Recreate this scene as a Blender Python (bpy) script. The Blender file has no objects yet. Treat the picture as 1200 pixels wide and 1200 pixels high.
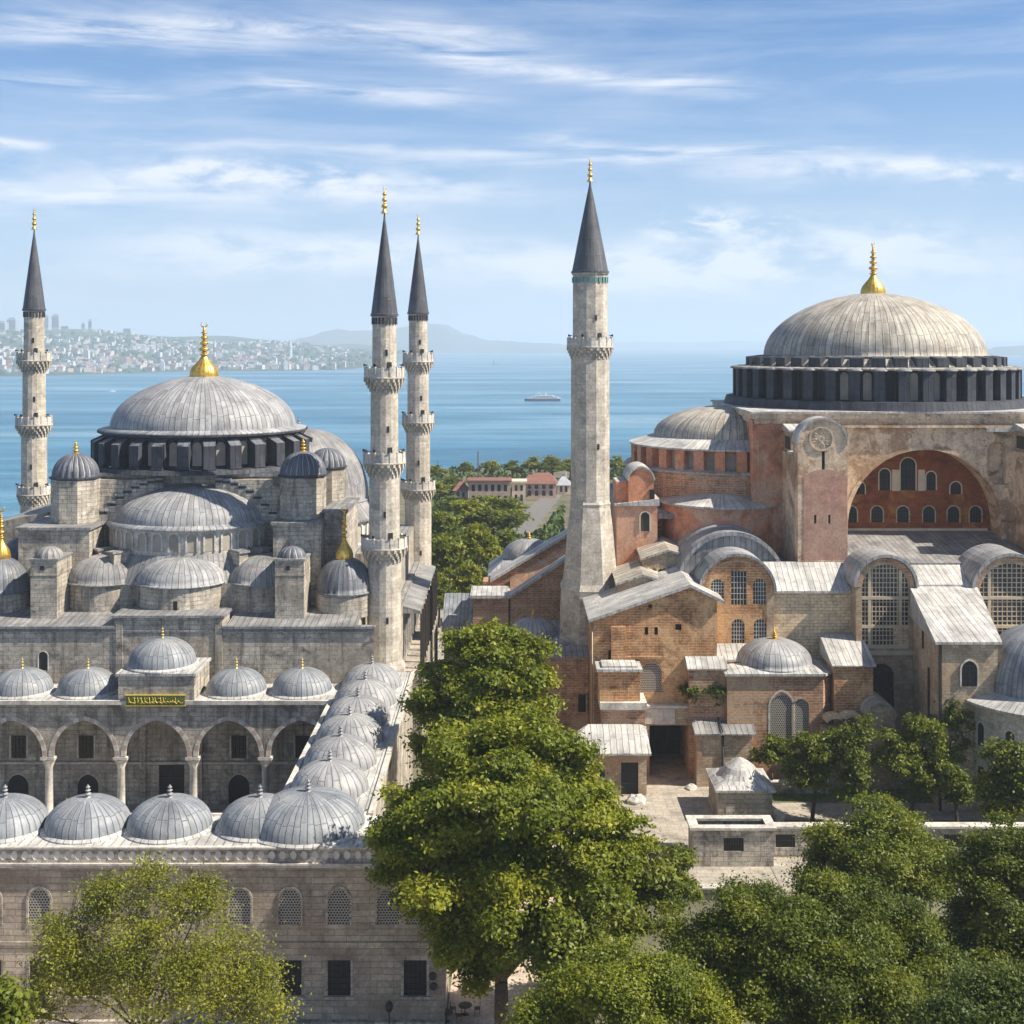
import bpy, math, random
import numpy as np
from mathutils import Vector, Matrix
from mathutils.geometry import delaunay_2d_cdt

R = math.radians
PI = math.pi
sc = bpy.context.scene
COL = sc.collection
random.seed(7)

# ------------------------------------------------------------------ camera
CAMZ, F = 55.0, 1500.0            # eye height, focal length in photo pixels (1200 wide)
cam = bpy.data.cameras.new('camera')
cam.sensor_width = 36.0
cam.lens = 45.0
cam.shift_y = -200 / 1200
cam.clip_start = 1.0
cam.clip_end = 90000
camo = bpy.data.objects.new('camera', cam)
camo.location = (0, 0, CAMZ)
camo.rotation_euler = (R(90), 0, 0)
COL.objects.link(camo)
sc.camera = camo

# ------------------------------------------------------------------ light
SUN_EL, SUN_AZ = 47.0, -11.0       # azimuth measured from +x towards +y (beyond the buildings)
SKY_STRENGTH, SUN_STRENGTH, EXPOSURE = 0.08, 5.0, 0.77
SKY_TINT, CLOUD, VEIL = (0.43, 0.71, 0.94), (7.6, 7.7, 8.1), (4.9, 5.5, 6.8)
world = bpy.data.worlds.new('World')
sc.world = world
world.use_nodes = True
wt = world.node_tree
wt.nodes.clear()

def nd(nt, kind, **kw):
    n = nt.nodes.new(kind)
    for k, v in kw.items():
        if k.startswith('i_'):
            key = k[2:]
            n.inputs[int(key) if key.isdigit() else key.replace('_', ' ')].default_value = v
        else:
            setattr(n, k, v)
    return n

def math_n(nt, op, a, b=None, clamp=False):
    n = nt.nodes.new('ShaderNodeMath')
    n.operation = op
    n.use_clamp = clamp
    for i, q in enumerate((a, b)):
        if q is None:
            continue
        if isinstance(q, (int, float)):
            n.inputs[i].default_value = q
        else:
            nt.links.new(q, n.inputs[i])
    return n.outputs[0]

def ramp(nt, fac, stops, interp='LINEAR'):
    n = nt.nodes.new('ShaderNodeValToRGB')
    cr = n.color_ramp
    cr.interpolation = interp
    while len(cr.elements) < len(stops):
        cr.elements.new(0.5)
    for e, (p, c) in zip(cr.elements, stops):
        e.position = p
        e.color = (*c, 1) if not isinstance(c, (int, float)) else (c, c, c, 1)
    nt.links.new(fac, n.inputs[0])
    return n.outputs[0]

def mixc(nt, mode, fac, a, b):
    n = nt.nodes.new('ShaderNodeMix')
    n.data_type = 'RGBA'
    n.blend_type = mode
    for sock, q in ((n.inputs[0], fac), (n.inputs[6], a), (n.inputs[7], b)):
        if isinstance(q, (int, float)):
            sock.default_value = q
        elif isinstance(q, tuple):
            sock.default_value = (*q, 1) if len(q) == 3 else q
        else:
            nt.links.new(q, sock)
    return n.outputs[2]

def noise_n(nt, vec, scale, detail=5, rough=0.55, dist=0.0, sc3=None, loc3=None):
    if sc3 or loc3:
        mp = nd(nt, 'ShaderNodeMapping')
        if sc3:
            mp.inputs['Scale'].default_value = sc3
        if loc3:
            mp.inputs['Location'].default_value = loc3
        nt.links.new(vec, mp.inputs['Vector'])
        vec = mp.outputs[0]
    n = nd(nt, 'ShaderNodeTexNoise', i_Scale=scale, i_Detail=detail, i_Roughness=rough, i_Distortion=dist)
    nt.links.new(vec, n.inputs['Vector'])
    return n.outputs[0]

def build_sky():
    nt = wt
    out = nd(nt, 'ShaderNodeOutputWorld')
    bg = nd(nt, 'ShaderNodeBackground')
    sky = nd(nt, 'ShaderNodeTexSky', sky_type='NISHITA', sun_disc=False,
             sun_elevation=R(SUN_EL), sun_rotation=R(90 - SUN_AZ),
             air_density=1.0, dust_density=0.2, ozone_density=4.0, altitude=0.0)
    tc = nd(nt, 'ShaderNodeTexCoord')
    gen = tc.outputs['Generated']
    sep = nd(nt, 'ShaderNodeSeparateXYZ')
    nt.links.new(gen, sep.inputs[0])
    z = sep.outputs[2]
    # cirrus bands: each lies along a bearing (u = tan of the bearing from +y) at a height (v = tan of the elevation)
    ay = math_n(nt, 'MAXIMUM', math_n(nt, 'ABSOLUTE', sep.outputs[1]), 0.05)
    wob = noise_n(nt, gen, 1.0, 4, 0.6, 0.3, sc3=(5, 5, 22))
    u = math_n(nt, 'DIVIDE', sep.outputs[0], ay)
    v = math_n(nt, 'ADD', math_n(nt, 'DIVIDE', z, ay), math_n(nt, 'MULTIPLY', math_n(nt, 'SUBTRACT', wob, 0.5), 0.045))
    fib = ramp(nt, noise_n(nt, gen, 1.0, 9, 0.66, 0.7, sc3=(5.5, 5.5, 60.0), loc3=(0.9, 0.25, 1.3)), [(0.38, 0.0), (0.60, 1.0)])
    puf = ramp(nt, noise_n(nt, gen, 1.0, 9, 0.62, 0.3, sc3=(15.0, 15.0, 42.0), loc3=(4.1, 1.7, 2.5)), [(0.40, 0.0), (0.56, 1.0)])
    bands = [(300, 38, -0.04, 20, 340, 1.0, 0), (700, 85, -0.11, 11, 190, 0.8, 0), (60, 102, -0.10, 11, 120, 0.7, 0), (400, 104, -0.02, 15, 170, 0.75, 0),
             (860, 176, -0.03, 12, 220, 0.95, 0), (1060, 200, 0.0, 14, 230, 0.85, 1), (290, 206, -0.03, 17, 160, 0.7, 1), (500, 228, -0.03, 14, 150, 0.5, 0),
             (835, 262, 0.0, 16, 75, 1.5, 1), (1010, 270, 0.0, 24, 140, 0.55, 1), (330, 290, 0.0, 20, 180, 0.5, 1), (15, 176, 0.0, 9, 45, 0.8, 1),
             (330, 170, -0.01, 7, 280, 0.4, 0), (600, 305, 0.0, 30, 520, 0.5, 1), (100, 235, 0.0, 22, 220, 0.55, 0), (760, 320, 0.0, 22, 200, 0.5, 1), (200, 215, 0.0, 30, 420, 0.45, 1), (1000, 310, 0.0, 30, 300, 0.5, 1), (600, 180, 0.0, 12, 200, 0.45, 0), (1160, 95, 0.03, 10, 140, 0.3, 0)]
    tot = None
    for px, py, sl, w, L, amp, kind in bands:
        u0, v0 = (px - 600) / F, (400 - py) / F
        du = math_n(nt, 'SUBTRACT', u, u0)
        dv = math_n(nt, 'SUBTRACT', math_n(nt, 'SUBTRACT', v, v0), math_n(nt, 'MULTIPLY', du, sl))
        e = math_n(nt, 'ADD', math_n(nt, 'POWER', math_n(nt, 'ABSOLUTE', math_n(nt, 'DIVIDE', dv, w / F)), 2.0),
                   math_n(nt, 'POWER', math_n(nt, 'ABSOLUTE', math_n(nt, 'DIVIDE', du, L / F)), 4.0))
        g = math_n(nt, 'MULTIPLY', math_n(nt, 'POWER', 2.718, math_n(nt, 'MULTIPLY', e, -1.0)), amp)
        g = math_n(nt, 'MULTIPLY', g, puf if kind else fib)
        tot = g if tot is None else math_n(nt, 'ADD', tot, g)
    c1 = noise_n(nt, gen, 1.0, 7, 0.62, 0.5, sc3=(3.2, 3.2, 26.0), loc3=(0.2, 0.25, 4.30))
    amb = math_n(nt, 'MULTIPLY', ramp(nt, c1, [(0.46, 0.0), (0.70, 1.0)]), 0.28)
    # some cloud added overhead, out of the picture, to keep the fill light neutral
    over = math_n(nt, 'MULTIPLY', ramp(nt, noise_n(nt, gen, 2.6, 6, 0.6, 0.4), [(0.40, 0.25), (0.62, 1.0)]), ramp(nt, z, [(0.30, 0.0), (0.5, 0.12)]))
    cov = math_n(nt, 'ADD', math_n(nt, 'MAXIMUM', tot, over), amb, clamp=True)
    veil = ramp(nt, z, [(0.0, 0.86), (0.03, 0.74), (0.09, 0.46), (0.17, 0.18), (0.26, 0.0)])
    tint = ramp(nt, z, [(0.0, SKY_TINT), (0.28, SKY_TINT), (0.5, (0.52, 0.60, 0.70)), (1.0, (0.5, 0.56, 0.64))])
    skyb = mixc(nt, 'MULTIPLY', 1.0, sky.outputs[0], tint)
    skyb = mixc(nt, 'MIX', veil, skyb, VEIL)
    cov = math_n(nt, 'MULTIPLY', cov, ramp(nt, z, [(0.0, 0.25), (0.05, 0.72), (0.1, 0.80)]))
    col = mixc(nt, 'MIX', cov, skyb, CLOUD)
    nt.links.new(col, bg.inputs[0])
    bg.inputs[1].default_value = SKY_STRENGTH
    nt.links.new(bg.outputs[0], out.inputs[0])
build_sky()

sun = bpy.data.lights.new('sun', 'SUN')
sun.energy = SUN_STRENGTH
sun.angle = R(0.5)
sun.color = (1.0, 0.90, 0.75)
suno = bpy.data.objects.new('sun', sun)
sdir = Vector((math.cos(R(SUN_EL)) * math.cos(R(SUN_AZ)), math.cos(R(SUN_EL)) * math.sin(R(SUN_AZ)), math.sin(R(SUN_EL))))
suno.rotation_euler = sdir.to_track_quat('Z', 'Y').to_euler()
suno.location = (200, 60, 200)
COL.objects.link(suno)

sc.view_settings.view_transform = 'Standard'
sc.view_settings.look = 'None'
sc.view_settings.exposure = EXPOSURE
sc.view_settings.gamma = 1.0
sc.view_settings.use_curve_mapping = False
sc.cycles.use_denoising = True
sc.cycles.max_bounces = 6
sc.cycles.diffuse_bounces = 3
sc.cycles.glossy_bounces = 2
sc.cycles.transmission_bounces = 3
sc.cycles.volume_bounces = 2
sc.cycles.sample_clamp_indirect = 6.0
sc.cycles.use_adaptive_sampling = True
sc.cycles.adaptive_threshold = 0.02

# ------------------------------------------------------------------ materials
M = {}

def newmat(name):
    m = bpy.data.materials.new(name)
    m.use_nodes = True
    nt = m.node_tree
    b = nt.nodes['Principled BSDF']
    M[name] = m
    return m, nt, b

def plain(name, col, rough=0.7, metal=0.0, var=0.15, scale=0.6, spec=0.4):
    m, nt, b = newmat(name)
    geo = nd(nt, 'ShaderNodeNewGeometry')
    n = noise_n(nt, geo.outputs['Position'], scale, 4)
    f = ramp(nt, n, [(0.3, 1 - var), (0.7, 1 + var)])
    c = mixc(nt, 'MULTIPLY', 1.0, col, f)
    nt.links.new(c, b.inputs['Base Color'])
    b.inputs['Roughness'].default_value = rough
    b.inputs['Metallic'].default_value = metal
    b.inputs['Specular IOR Level'].default_value = spec
    return m

def masonry(name, ca, cb, mortar, bw, bh, ms=0.02, stain=0.55, scol=(0.06, 0.055, 0.05), patch=None, pth=(0.55, 0.66),
            bump=0.35, rough=0.9, streak=0.5, seed=0.0, band=None):
    m, nt, b = newmat(name)
    tc = nd(nt, 'ShaderNodeTexCoord')
    geo = nd(nt, 'ShaderNodeNewGeometry')
    pos = geo.outputs['Position']
    br = nd(nt, 'ShaderNodeTexBrick', offset=0.5)
    br.inputs['Color1'].default_value = (*ca, 1)
    br.inputs['Color2'].default_value = (*cb, 1)
    br.inputs['Mortar'].default_value = (*mortar, 1)
    br.inputs['Scale'].default_value = 1.0
    br.inputs['Mortar Size'].default_value = ms
    br.inputs['Mortar Smooth'].default_value = 0.3
    br.inputs['Bias'].default_value = 0.0
    br.inputs['Brick Width'].default_value = bw
    br.inputs['Row Height'].default_value = bh
    # slightly wavering courses
    wob = noise_n(nt, tc.outputs['UV'], 0.35, 2)
    add = nd(nt, 'ShaderNodeVectorMath', operation='MULTIPLY_ADD')
    cmb = nd(nt, 'ShaderNodeCombineXYZ')
    nt.links.new(math_n(nt, 'SUBTRACT', wob, 0.5), cmb.inputs[0])
    nt.links.new(math_n(nt, 'MULTIPLY', math_n(nt, 'SUBTRACT', wob, 0.5), 0.5), cmb.inputs[1])
    nt.links.new(cmb.outputs[0], add.inputs[0])
    add.inputs[1].default_value = (0.25, 0.25, 0)
    nt.links.new(tc.outputs['UV'], add.inputs[2])
    nt.links.new(add.outputs[0], br.inputs['Vector'])
    col = br.outputs['Color']
    # mid-scale tone change, block to block
    mid = noise_n(nt, pos, 0.5, 6, 0.6, 0.4, loc3=(seed, seed * 2, 1))
    col = mixc(nt, 'MULTIPLY', 1.0, col, ramp(nt, mid, [(0.27, (0.52, 0.50, 0.48)), (0.47, (0.95, 0.95, 0.95)), (0.73, (1.30, 1.27, 1.20))]))
    if patch:
        pn = noise_n(nt, pos, 0.16, 7, 0.65, 0.6, loc3=(seed + 5, seed, 3))
        col = mixc(nt, 'MIX', ramp(nt, pn, [(pth[0], 0.0), (pth[1], 0.9)]), col, patch)
    if band:
        # whole courses of another colour, every few metres (a banded wall)
        sp = nd(nt, 'ShaderNodeSeparateXYZ')
        nt.links.new(pos, sp.inputs[0])
        fr = math_n(nt, 'FRACT', math_n(nt, 'DIVIDE', sp.outputs[2], band[1]))
        bf = math_n(nt, 'LESS_THAN', fr, band[2])
        col = mixc(nt, 'MIX', math_n(nt, 'MULTIPLY', bf, 0.6), col, band[0])
    # weathering: vertical streaks and blotches
    st = noise_n(nt, pos, 1.0, 7, 0.66, 0.3, sc3=(1.1, 1.1, 0.10), loc3=(seed, 2, seed))
    bl = noise_n(nt, pos, 0.33, 8, 0.68, 0.8, loc3=(3, seed, 8))
    sf = math_n(nt, 'MULTIPLY', ramp(nt, st, [(0.50, 0.0), (0.64, 1.0)]), streak)
    bf2 = math_n(nt, 'MULTIPLY', ramp(nt, bl, [(0.53, 0.0), (0.66, 1.0)]), stain)
    col = mixc(nt, 'MIX', math_n(nt, 'MULTIPLY', math_n(nt, 'MAXIMUM', sf, bf2), 0.75), col, scol)
    fine = noise_n(nt, pos, 3.2, 7, 0.75)
    col = mixc(nt, 'MULTIPLY', 1.0, col, ramp(nt, fine, [(0.32, 0.68), (0.5, 1.0), (0.68, 1.22)]))
    pit = noise_n(nt, pos, 1.4, 7, 0.7, 0.6, sc3=(1, 1, 1.7), loc3=(seed + 2, 7, 5))
    col = mixc(nt, 'MIX', math_n(nt, 'MULTIPLY', ramp(nt, pit, [(0.57, 0.0), (0.66, 1.0)]), 0.5 * stain + 0.1), col, scol)
    nt.links.new(col, b.inputs['Base Color'])
    b.inputs['Roughness'].default_value = rough
    b.inputs['Specular IOR Level'].default_value = 0.25
    bp = nd(nt, 'ShaderNodeBump', i_Strength=bump, i_Distance=0.08)
    hgt = math_n(nt, 'ADD', math_n(nt, 'MULTIPLY', br.outputs['Fac'], -0.6), math_n(nt, 'ADD', fine, math_n(nt, 'MULTIPLY', mid, 1.2)))
    nt.links.new(hgt, bp.inputs['Height'])
    nt.links.new(bp.outputs[0], b.inputs['Normal'])
    return m

def lead(name, base, pw=0.8, ph=2.4, var=0.22, seam=0.5, patch=None, streak=0.35, rough=0.5, seed=0.0, pth=(0.52, 0.7), spec=0.5, light_seam=0.0):
    """sheet lead laid in panels: UV is in metres, u across the seams, v up the slope"""
    m, nt, b = newmat(name)
    tc = nd(nt, 'ShaderNodeTexCoord')
    geo = nd(nt, 'ShaderNodeNewGeometry')
    pos = geo.outputs['Position']
    sp = nd(nt, 'ShaderNodeSeparateXYZ')
    nt.links.new(tc.outputs['UV'], sp.inputs[0])
    wv = noise_n(nt, pos, 0.9, 3)
    u = math_n(nt, 'ADD', math_n(nt, 'DIVIDE', sp.outputs[0], pw), math_n(nt, 'MULTIPLY', math_n(nt, 'SUBTRACT', wv, 0.5), 0.35))
    fu = math_n(nt, 'FLOOR', u)
    wn1 = nd(nt, 'ShaderNodeTexWhiteNoise', noise_dimensions='1D')
    nt.links.new(fu, wn1.inputs['W'])
    v = math_n(nt, 'ADD', math_n(nt, 'DIVIDE', sp.outputs[1], ph), math_n(nt, 'MULTIPLY', wn1.outputs[0], 0.35))
    fv = math_n(nt, 'FLOOR', v)
    cb = nd(nt, 'ShaderNodeCombineXYZ')
    nt.links.new(fu, cb.inputs[0]); nt.links.new(fv, cb.inputs[1])
    wn = nd(nt, 'ShaderNodeTexWhiteNoise', noise_dimensions='2D')
    nt.links.new(cb.outputs[0], wn.inputs['Vector'])
    tone = math_n(nt, 'ADD', 1.0 - var, math_n(nt, 'MULTIPLY', wn.outputs[0], 2 * var))
    du = math_n(nt, 'ABSOLUTE', math_n(nt, 'SUBTRACT', math_n(nt, 'FRACT', u), 0.5))
    dv = math_n(nt, 'ABSOLUTE', math_n(nt, 'SUBTRACT', math_n(nt, 'FRACT', v), 0.5))
    su = ramp(nt, du, [(0.41, 0.0), (0.47, 1.0)])
    sv = ramp(nt, dv, [(0.475, 0.0), (0.495, 0.6)])
    smask = math_n(nt, 'MAXIMUM', su, sv)
    col = mixc(nt, 'MULTIPLY', 1.0, base, tone)
    nb = noise_n(nt, pos, 0.35, 7, 0.65, 0.5, loc3=(seed, 1, seed))
    col = mixc(nt, 'MULTIPLY', 1.0, col, ramp(nt, nb, [(0.3, (0.6, 0.61, 0.64)), (0.5, (1, 1, 1)), (0.72, (1.35, 1.32, 1.26))]))
    if patch:
        pn = noise_n(nt, pos, 0.3, 6, 0.6, 0.3, loc3=(seed + 9, 4, 1))
        col = mixc(nt, 'MIX', ramp(nt, pn, [(pth[0], 0.0), (pth[1], 0.75)]), col, patch)
    stn = noise_n(nt, tc.outputs['UV'], 1.0, 6, 0.65, 0.2, sc3=(1.6, 0.12, 1.0), loc3=(seed, 0, 0))
    col = mixc(nt, 'MULTIPLY', streak, col, ramp(nt, stn, [(0.35, (0.55, 0.54, 0.52)), (0.6, (1.1, 1.1, 1.1))]))
    col = mixc(nt, 'MULTIPLY', math_n(nt, 'MULTIPLY', smask, seam), col, (0.22, 0.23, 0.25))
    if light_seam:
        col = mixc(nt, 'MIX', math_n(nt, 'MULTIPLY', su, light_seam), col, (0.55, 0.55, 0.54))
    nt.links.new(col, b.inputs['Base Color'])
    fine = noise_n(nt, pos, 2.5, 5, 0.65)
    nt.links.new(ramp(nt, fine, [(0.3, max(0.2, rough - 0.1)), (0.7, min(1, rough + 0.18))]), b.inputs['Roughness'])
    b.inputs['Specular IOR Level'].default_value = spec
    bp = nd(nt, 'ShaderNodeBump', i_Strength=0.55, i_Distance=0.12)
    nt.links.new(math_n(nt, 'ADD', math_n(nt, 'MULTIPLY', smask, 0.8), math_n(nt, 'MULTIPLY', fine, 0.6)), bp.inputs['Height'])
    nt.links.new(bp.outputs[0], b.inputs['Normal'])
    return m

def lattice_mat(name, stone, hole, cell=0.2, fill=0.34):
    """pierced stone or plaster screen: rows of staggered round holes"""
    m, nt, b = newmat(name)
    tc = nd(nt, 'ShaderNodeTexCoord')
    sp = nd(nt, 'ShaderNodeSeparateXYZ')
    nt.links.new(tc.outputs['UV'], sp.inputs[0])
    v = math_n(nt, 'DIVIDE', sp.outputs[1], cell * 0.87)
    half = math_n(nt, 'MULTIPLY', math_n(nt, 'FLOORED_MODULO', math_n(nt, 'FLOOR', v), 2.0), 0.5)
    u = math_n(nt, 'ADD', math_n(nt, 'DIVIDE', sp.outputs[0], cell), half)
    fu = math_n(nt, 'SUBTRACT', math_n(nt, 'FRACT', u), 0.5)
    fv = math_n(nt, 'SUBTRACT', math_n(nt, 'FRACT', v), 0.5)
    d = math_n(nt, 'SQRT', math_n(nt, 'ADD', math_n(nt, 'POWER', math_n(nt, 'ABSOLUTE', fu), 2.0), math_n(nt, 'POWER', math_n(nt, 'ABSOLUTE', fv), 2.0)))
    f = ramp(nt, d, [(fill, 0.0), (fill + 0.07, 1.0)])
    col = mixc(nt, 'MIX', f, hole, stone)
    nt.links.new(col, b.inputs['Base Color'])
    b.inputs['Roughness'].default_value = 0.8
    bp = nd(nt, 'ShaderNodeBump', i_Strength=0.8, i_Distance=0.1)
    nt.links.new(f, bp.inputs['Height'])
    nt.links.new(bp.outputs[0], b.inputs['Normal'])
    return m

def leaf_mat(name, trans=0.28):
    m, nt, b = newmat(name)
    at = nd(nt, 'ShaderNodeAttribute', attribute_name='tint')
    nt.links.new(at.outputs['Color'], b.inputs['Base Color'])
    b.inputs['Roughness'].default_value = 0.5
    b.inputs['Specular IOR Level'].default_value = 0.3
    tr = nd(nt, 'ShaderNodeBsdfTranslucent')
    cc = mixc(nt, 'MULTIPLY', 1.0, at.outputs['Color'], (1.5, 1.35, 0.5))
    nt.links.new(cc, tr.inputs[0])
    mx = nd(nt, 'ShaderNodeMixShader', i_Fac=trans)
    nt.links.new(b.outputs[0], mx.inputs[1]); nt.links.new(tr.outputs[0], mx.inputs[2])
    nt.links.new(mx.outputs[0], nt.nodes['Material Output'].inputs[0])
    return m

# grey limestone of the mosque
masonry('ashlar', (0.54, 0.495, 0.425), (0.39, 0.355, 0.305), (0.22, 0.20, 0.17), 1.3, 0.52, 0.03, stain=0.95, scol=(0.065, 0.06, 0.055), patch=(0.34, 0.30, 0.245), pth=(0.48, 0.64), streak=0.8)
masonry('ashlar_brown', (0.50, 0.44, 0.36), (0.38, 0.335, 0.27), (0.22, 0.18, 0.14), 1.9, 0.52, 0.03, stain=0.5, scol=(0.12, 0.10, 0.09), patch=(0.27, 0.215, 0.165), pth=(0.45, 0.66), streak=0.3, seed=3)
masonry('minaret_stone', (0.59, 0.545, 0.475), (0.465, 0.425, 0.365), (0.37, 0.335, 0.29), 0.9, 0.5, 0.02, stain=0.4, scol=(0.2, 0.175, 0.145), patch=(0.42, 0.37, 0.30), pth=(0.50, 0.72), streak=0.35, seed=6)
masonry('trim', (0.60, 0.575, 0.53), (0.54, 0.515, 0.475), (0.38, 0.36, 0.33), 1.6, 0.5, 0.012, stain=0.35, scol=(0.17, 0.155, 0.14), streak=0.45, seed=2)
masonry('brick_warm', (0.52, 0.28, 0.135), (0.40, 0.19, 0.085), (0.60, 0.42, 0.26), 1.0, 0.34, 0.045, stain=0.9, scol=(0.12, 0.06, 0.03), patch=(0.66, 0.43, 0.23), pth=(0.50, 0.58), streak=0.35, seed=9)
masonry('brick_red', (0.46, 0.245, 0.145), (0.35, 0.17, 0.10), (0.54, 0.39, 0.27), 1.0, 0.34, 0.045, stain=0.85, scol=(0.12, 0.075, 0.05), patch=(0.52, 0.36, 0.23), pth=(0.52, 0.60), streak=0.35, seed=12, band=((0.44, 0.36, 0.27), 1.3, 0.22))
masonry('stone_tan', (0.76, 0.61, 0.41), (0.66, 0.51, 0.335), (0.46, 0.35, 0.22), 1.0, 0.42, 0.04, stain=0.3, scol=(0.24, 0.18, 0.12), patch=(0.5, 0.37, 0.24), streak=0.25, seed=15)
masonry('stone_mixed', (0.55, 0.455, 0.335), (0.43, 0.32, 0.22), (0.36, 0.28, 0.21), 0.8, 0.34, 0.03, stain=0.5, scol=(0.16, 0.13, 0.10), patch=(0.40, 0.255, 0.165), pth=(0.48, 0.62), streak=0.3, seed=18)
masonry('plaster_pink', (0.60, 0.275, 0.165), (0.58, 0.262, 0.158), (0.55, 0.25, 0.15), 3.0, 1.4, 0.004, stain=0.5, scol=(0.24, 0.12, 0.085), patch=(0.62, 0.39, 0.27), pth=(0.50, 0.58), bump=0.15, streak=0.4, seed=21)
masonry('plaster_rose', (0.47, 0.265, 0.20), (0.465, 0.26, 0.196), (0.45, 0.25, 0.19), 3.0, 1.4, 0.004, stain=0.25, scol=(0.28, 0.155, 0.12), patch=(0.50, 0.335, 0.25), pth=(0.45, 0.66), bump=0.12, streak=0.35, seed=24)
masonry('plaster_beige', (0.70, 0.54, 0.39), (0.68, 0.52, 0.375), (0.62, 0.47, 0.34), 2.0, 0.9, 0.006, stain=1.0, scol=(0.14, 0.07, 0.035), patch=(0.42, 0.27, 0.165), pth=(0.54, 0.585), bump=0.2, streak=0.4, seed=27)
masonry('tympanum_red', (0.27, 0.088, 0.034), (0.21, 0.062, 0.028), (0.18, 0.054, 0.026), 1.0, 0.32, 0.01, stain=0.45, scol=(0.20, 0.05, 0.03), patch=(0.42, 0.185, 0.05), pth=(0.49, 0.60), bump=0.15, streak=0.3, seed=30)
lead('lead_pale', (0.322, 0.328, 0.342), 0.8, 2.6, 0.16, 0.75, patch=(0.27, 0.275, 0.285), streak=0.6, rough=0.55)
lead('lead_roof', (0.235, 0.235, 0.24), 0.75, 3.4, 0.16, 0.6, patch=(0.40, 0.39, 0.375), streak=0.6, rough=0.6, seed=4)
lead('lead_white', (0.50, 0.495, 0.48), 0.75, 3.0, 0.12, 0.55, patch=(0.34, 0.335, 0.325), streak=0.65, rough=0.6, seed=8)
lead('lead_blue', (0.24, 0.262, 0.29), 0.62, 1.9, 0.2, 0.8, patch=(0.37, 0.37, 0.365), streak=0.6, rough=0.5, seed=11)
lead('lead_dark', (0.058, 0.064, 0.080), 0.8, 2.0, 0.18, 0.35, streak=0.4, rough=0.62, seed=14, spec=0.25, light_seam=0.0)
lead('lead_spire', (0.085, 0.09, 0.105), 0.5, 2.4, 0.2, 0.4, streak=0.5, rough=0.5, seed=16)
lead('lead_warm', (0.43, 0.40, 0.35), 1.1, 2.3, 0.13, 0.7, patch=(0.34, 0.295, 0.24), streak=0.95, rough=0.6, seed=19)
plain('gold', (0.74, 0.48, 0.11), 0.38, 0.8, 0.3, 2.5)
plain('bronze', (0.30, 0.27, 0.22), 0.5, 0.4)
plain('dark', (0.018, 0.018, 0.02), 0.6, 0, 0.3)
plain('dark_wood', (0.05, 0.042, 0.036), 0.7, 0, 0.3)  # very dark brown wood for shutters, posts and tables
plain('glass', (0.035, 0.045, 0.055), 0.15, 0, 0.2, spec=0.6)
plain('blind_panel', (0.36, 0.325, 0.275), 0.8, 0, 0.2)
plain('mullion', (0.58, 0.48, 0.35), 0.8)
plain('frame_white', (0.66, 0.64, 0.60), 0.8)
plain('iron', (0.05, 0.05, 0.055), 0.5, 0.5)
plain('voussoir_red', (0.42, 0.325, 0.285), 0.85)
plain('teal_tile', (0.13, 0.28, 0.26), 0.35)
plain('panel_green', (0.12, 0.15, 0.03), 0.5, 0, 0.2, 3)
plain('letter_gold', (0.62, 0.50, 0.10), 0.4, 0.3)
plain('bark', (0.085, 0.062, 0.045), 0.9, 0, 0.35, 3)
plain('roof_tile', (0.21, 0.10, 0.075), 0.8, 0, 0.25, 1)
plain('white_paint', (0.78, 0.78, 0.77), 0.45, 0, 0.05)
plain('hull_blue', (0.025, 0.05, 0.13), 0.5)
plain('house_cream', (0.60, 0.52, 0.42), 0.85)
plain('house_rose', (0.50, 0.36, 0.29), 0.85)
plain('city_white', (0.56, 0.56, 0.56), 0.85)
plain('city_roof', (0.30, 0.20, 0.165), 0.85)
plain('city_tan', (0.55, 0.47, 0.40), 0.85)
plain('city_grey', (0.34, 0.36, 0.40), 0.7)
plain('far_wood', (0.055, 0.085, 0.05), 0.95, 0, 0.35, 0.01)
plain('hill', (0.07, 0.085, 0.07), 0.95, 0, 0.4, 0.002)
masonry('paving', (0.40, 0.365, 0.315), (0.33, 0.30, 0.26), (0.22, 0.20, 0.17), 1.6, 0.9, 0.03, stain=0.3, scol=(0.28, 0.24, 0.2), streak=0.0, seed=33)
masonry('paving_pink', (0.54, 0.43, 0.35), (0.48, 0.39, 0.32), (0.36, 0.30, 0.25), 0.7, 0.4, 0.02, stain=0.3, scol=(0.3, 0.24, 0.2), streak=0.0, seed=36)
plain('lawn', (0.085, 0.13, 0.03), 0.95, 0, 0.35, 0.8)
plain('soil', (0.13, 0.125, 0.08), 0.95, 0, 0.4, 0.15)
plain('asphalt', (0.16, 0.155, 0.15), 0.9, 0, 0.15, 0.5)
lattice_mat('lattice', (0.36, 0.345, 0.31), (0.02, 0.02, 0.022), 0.24, 0.30)
lattice_mat('lattice_tan', (0.40, 0.36, 0.31), (0.06, 0.055, 0.05), 0.26, 0.33)
leaf_mat('leaf')

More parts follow.
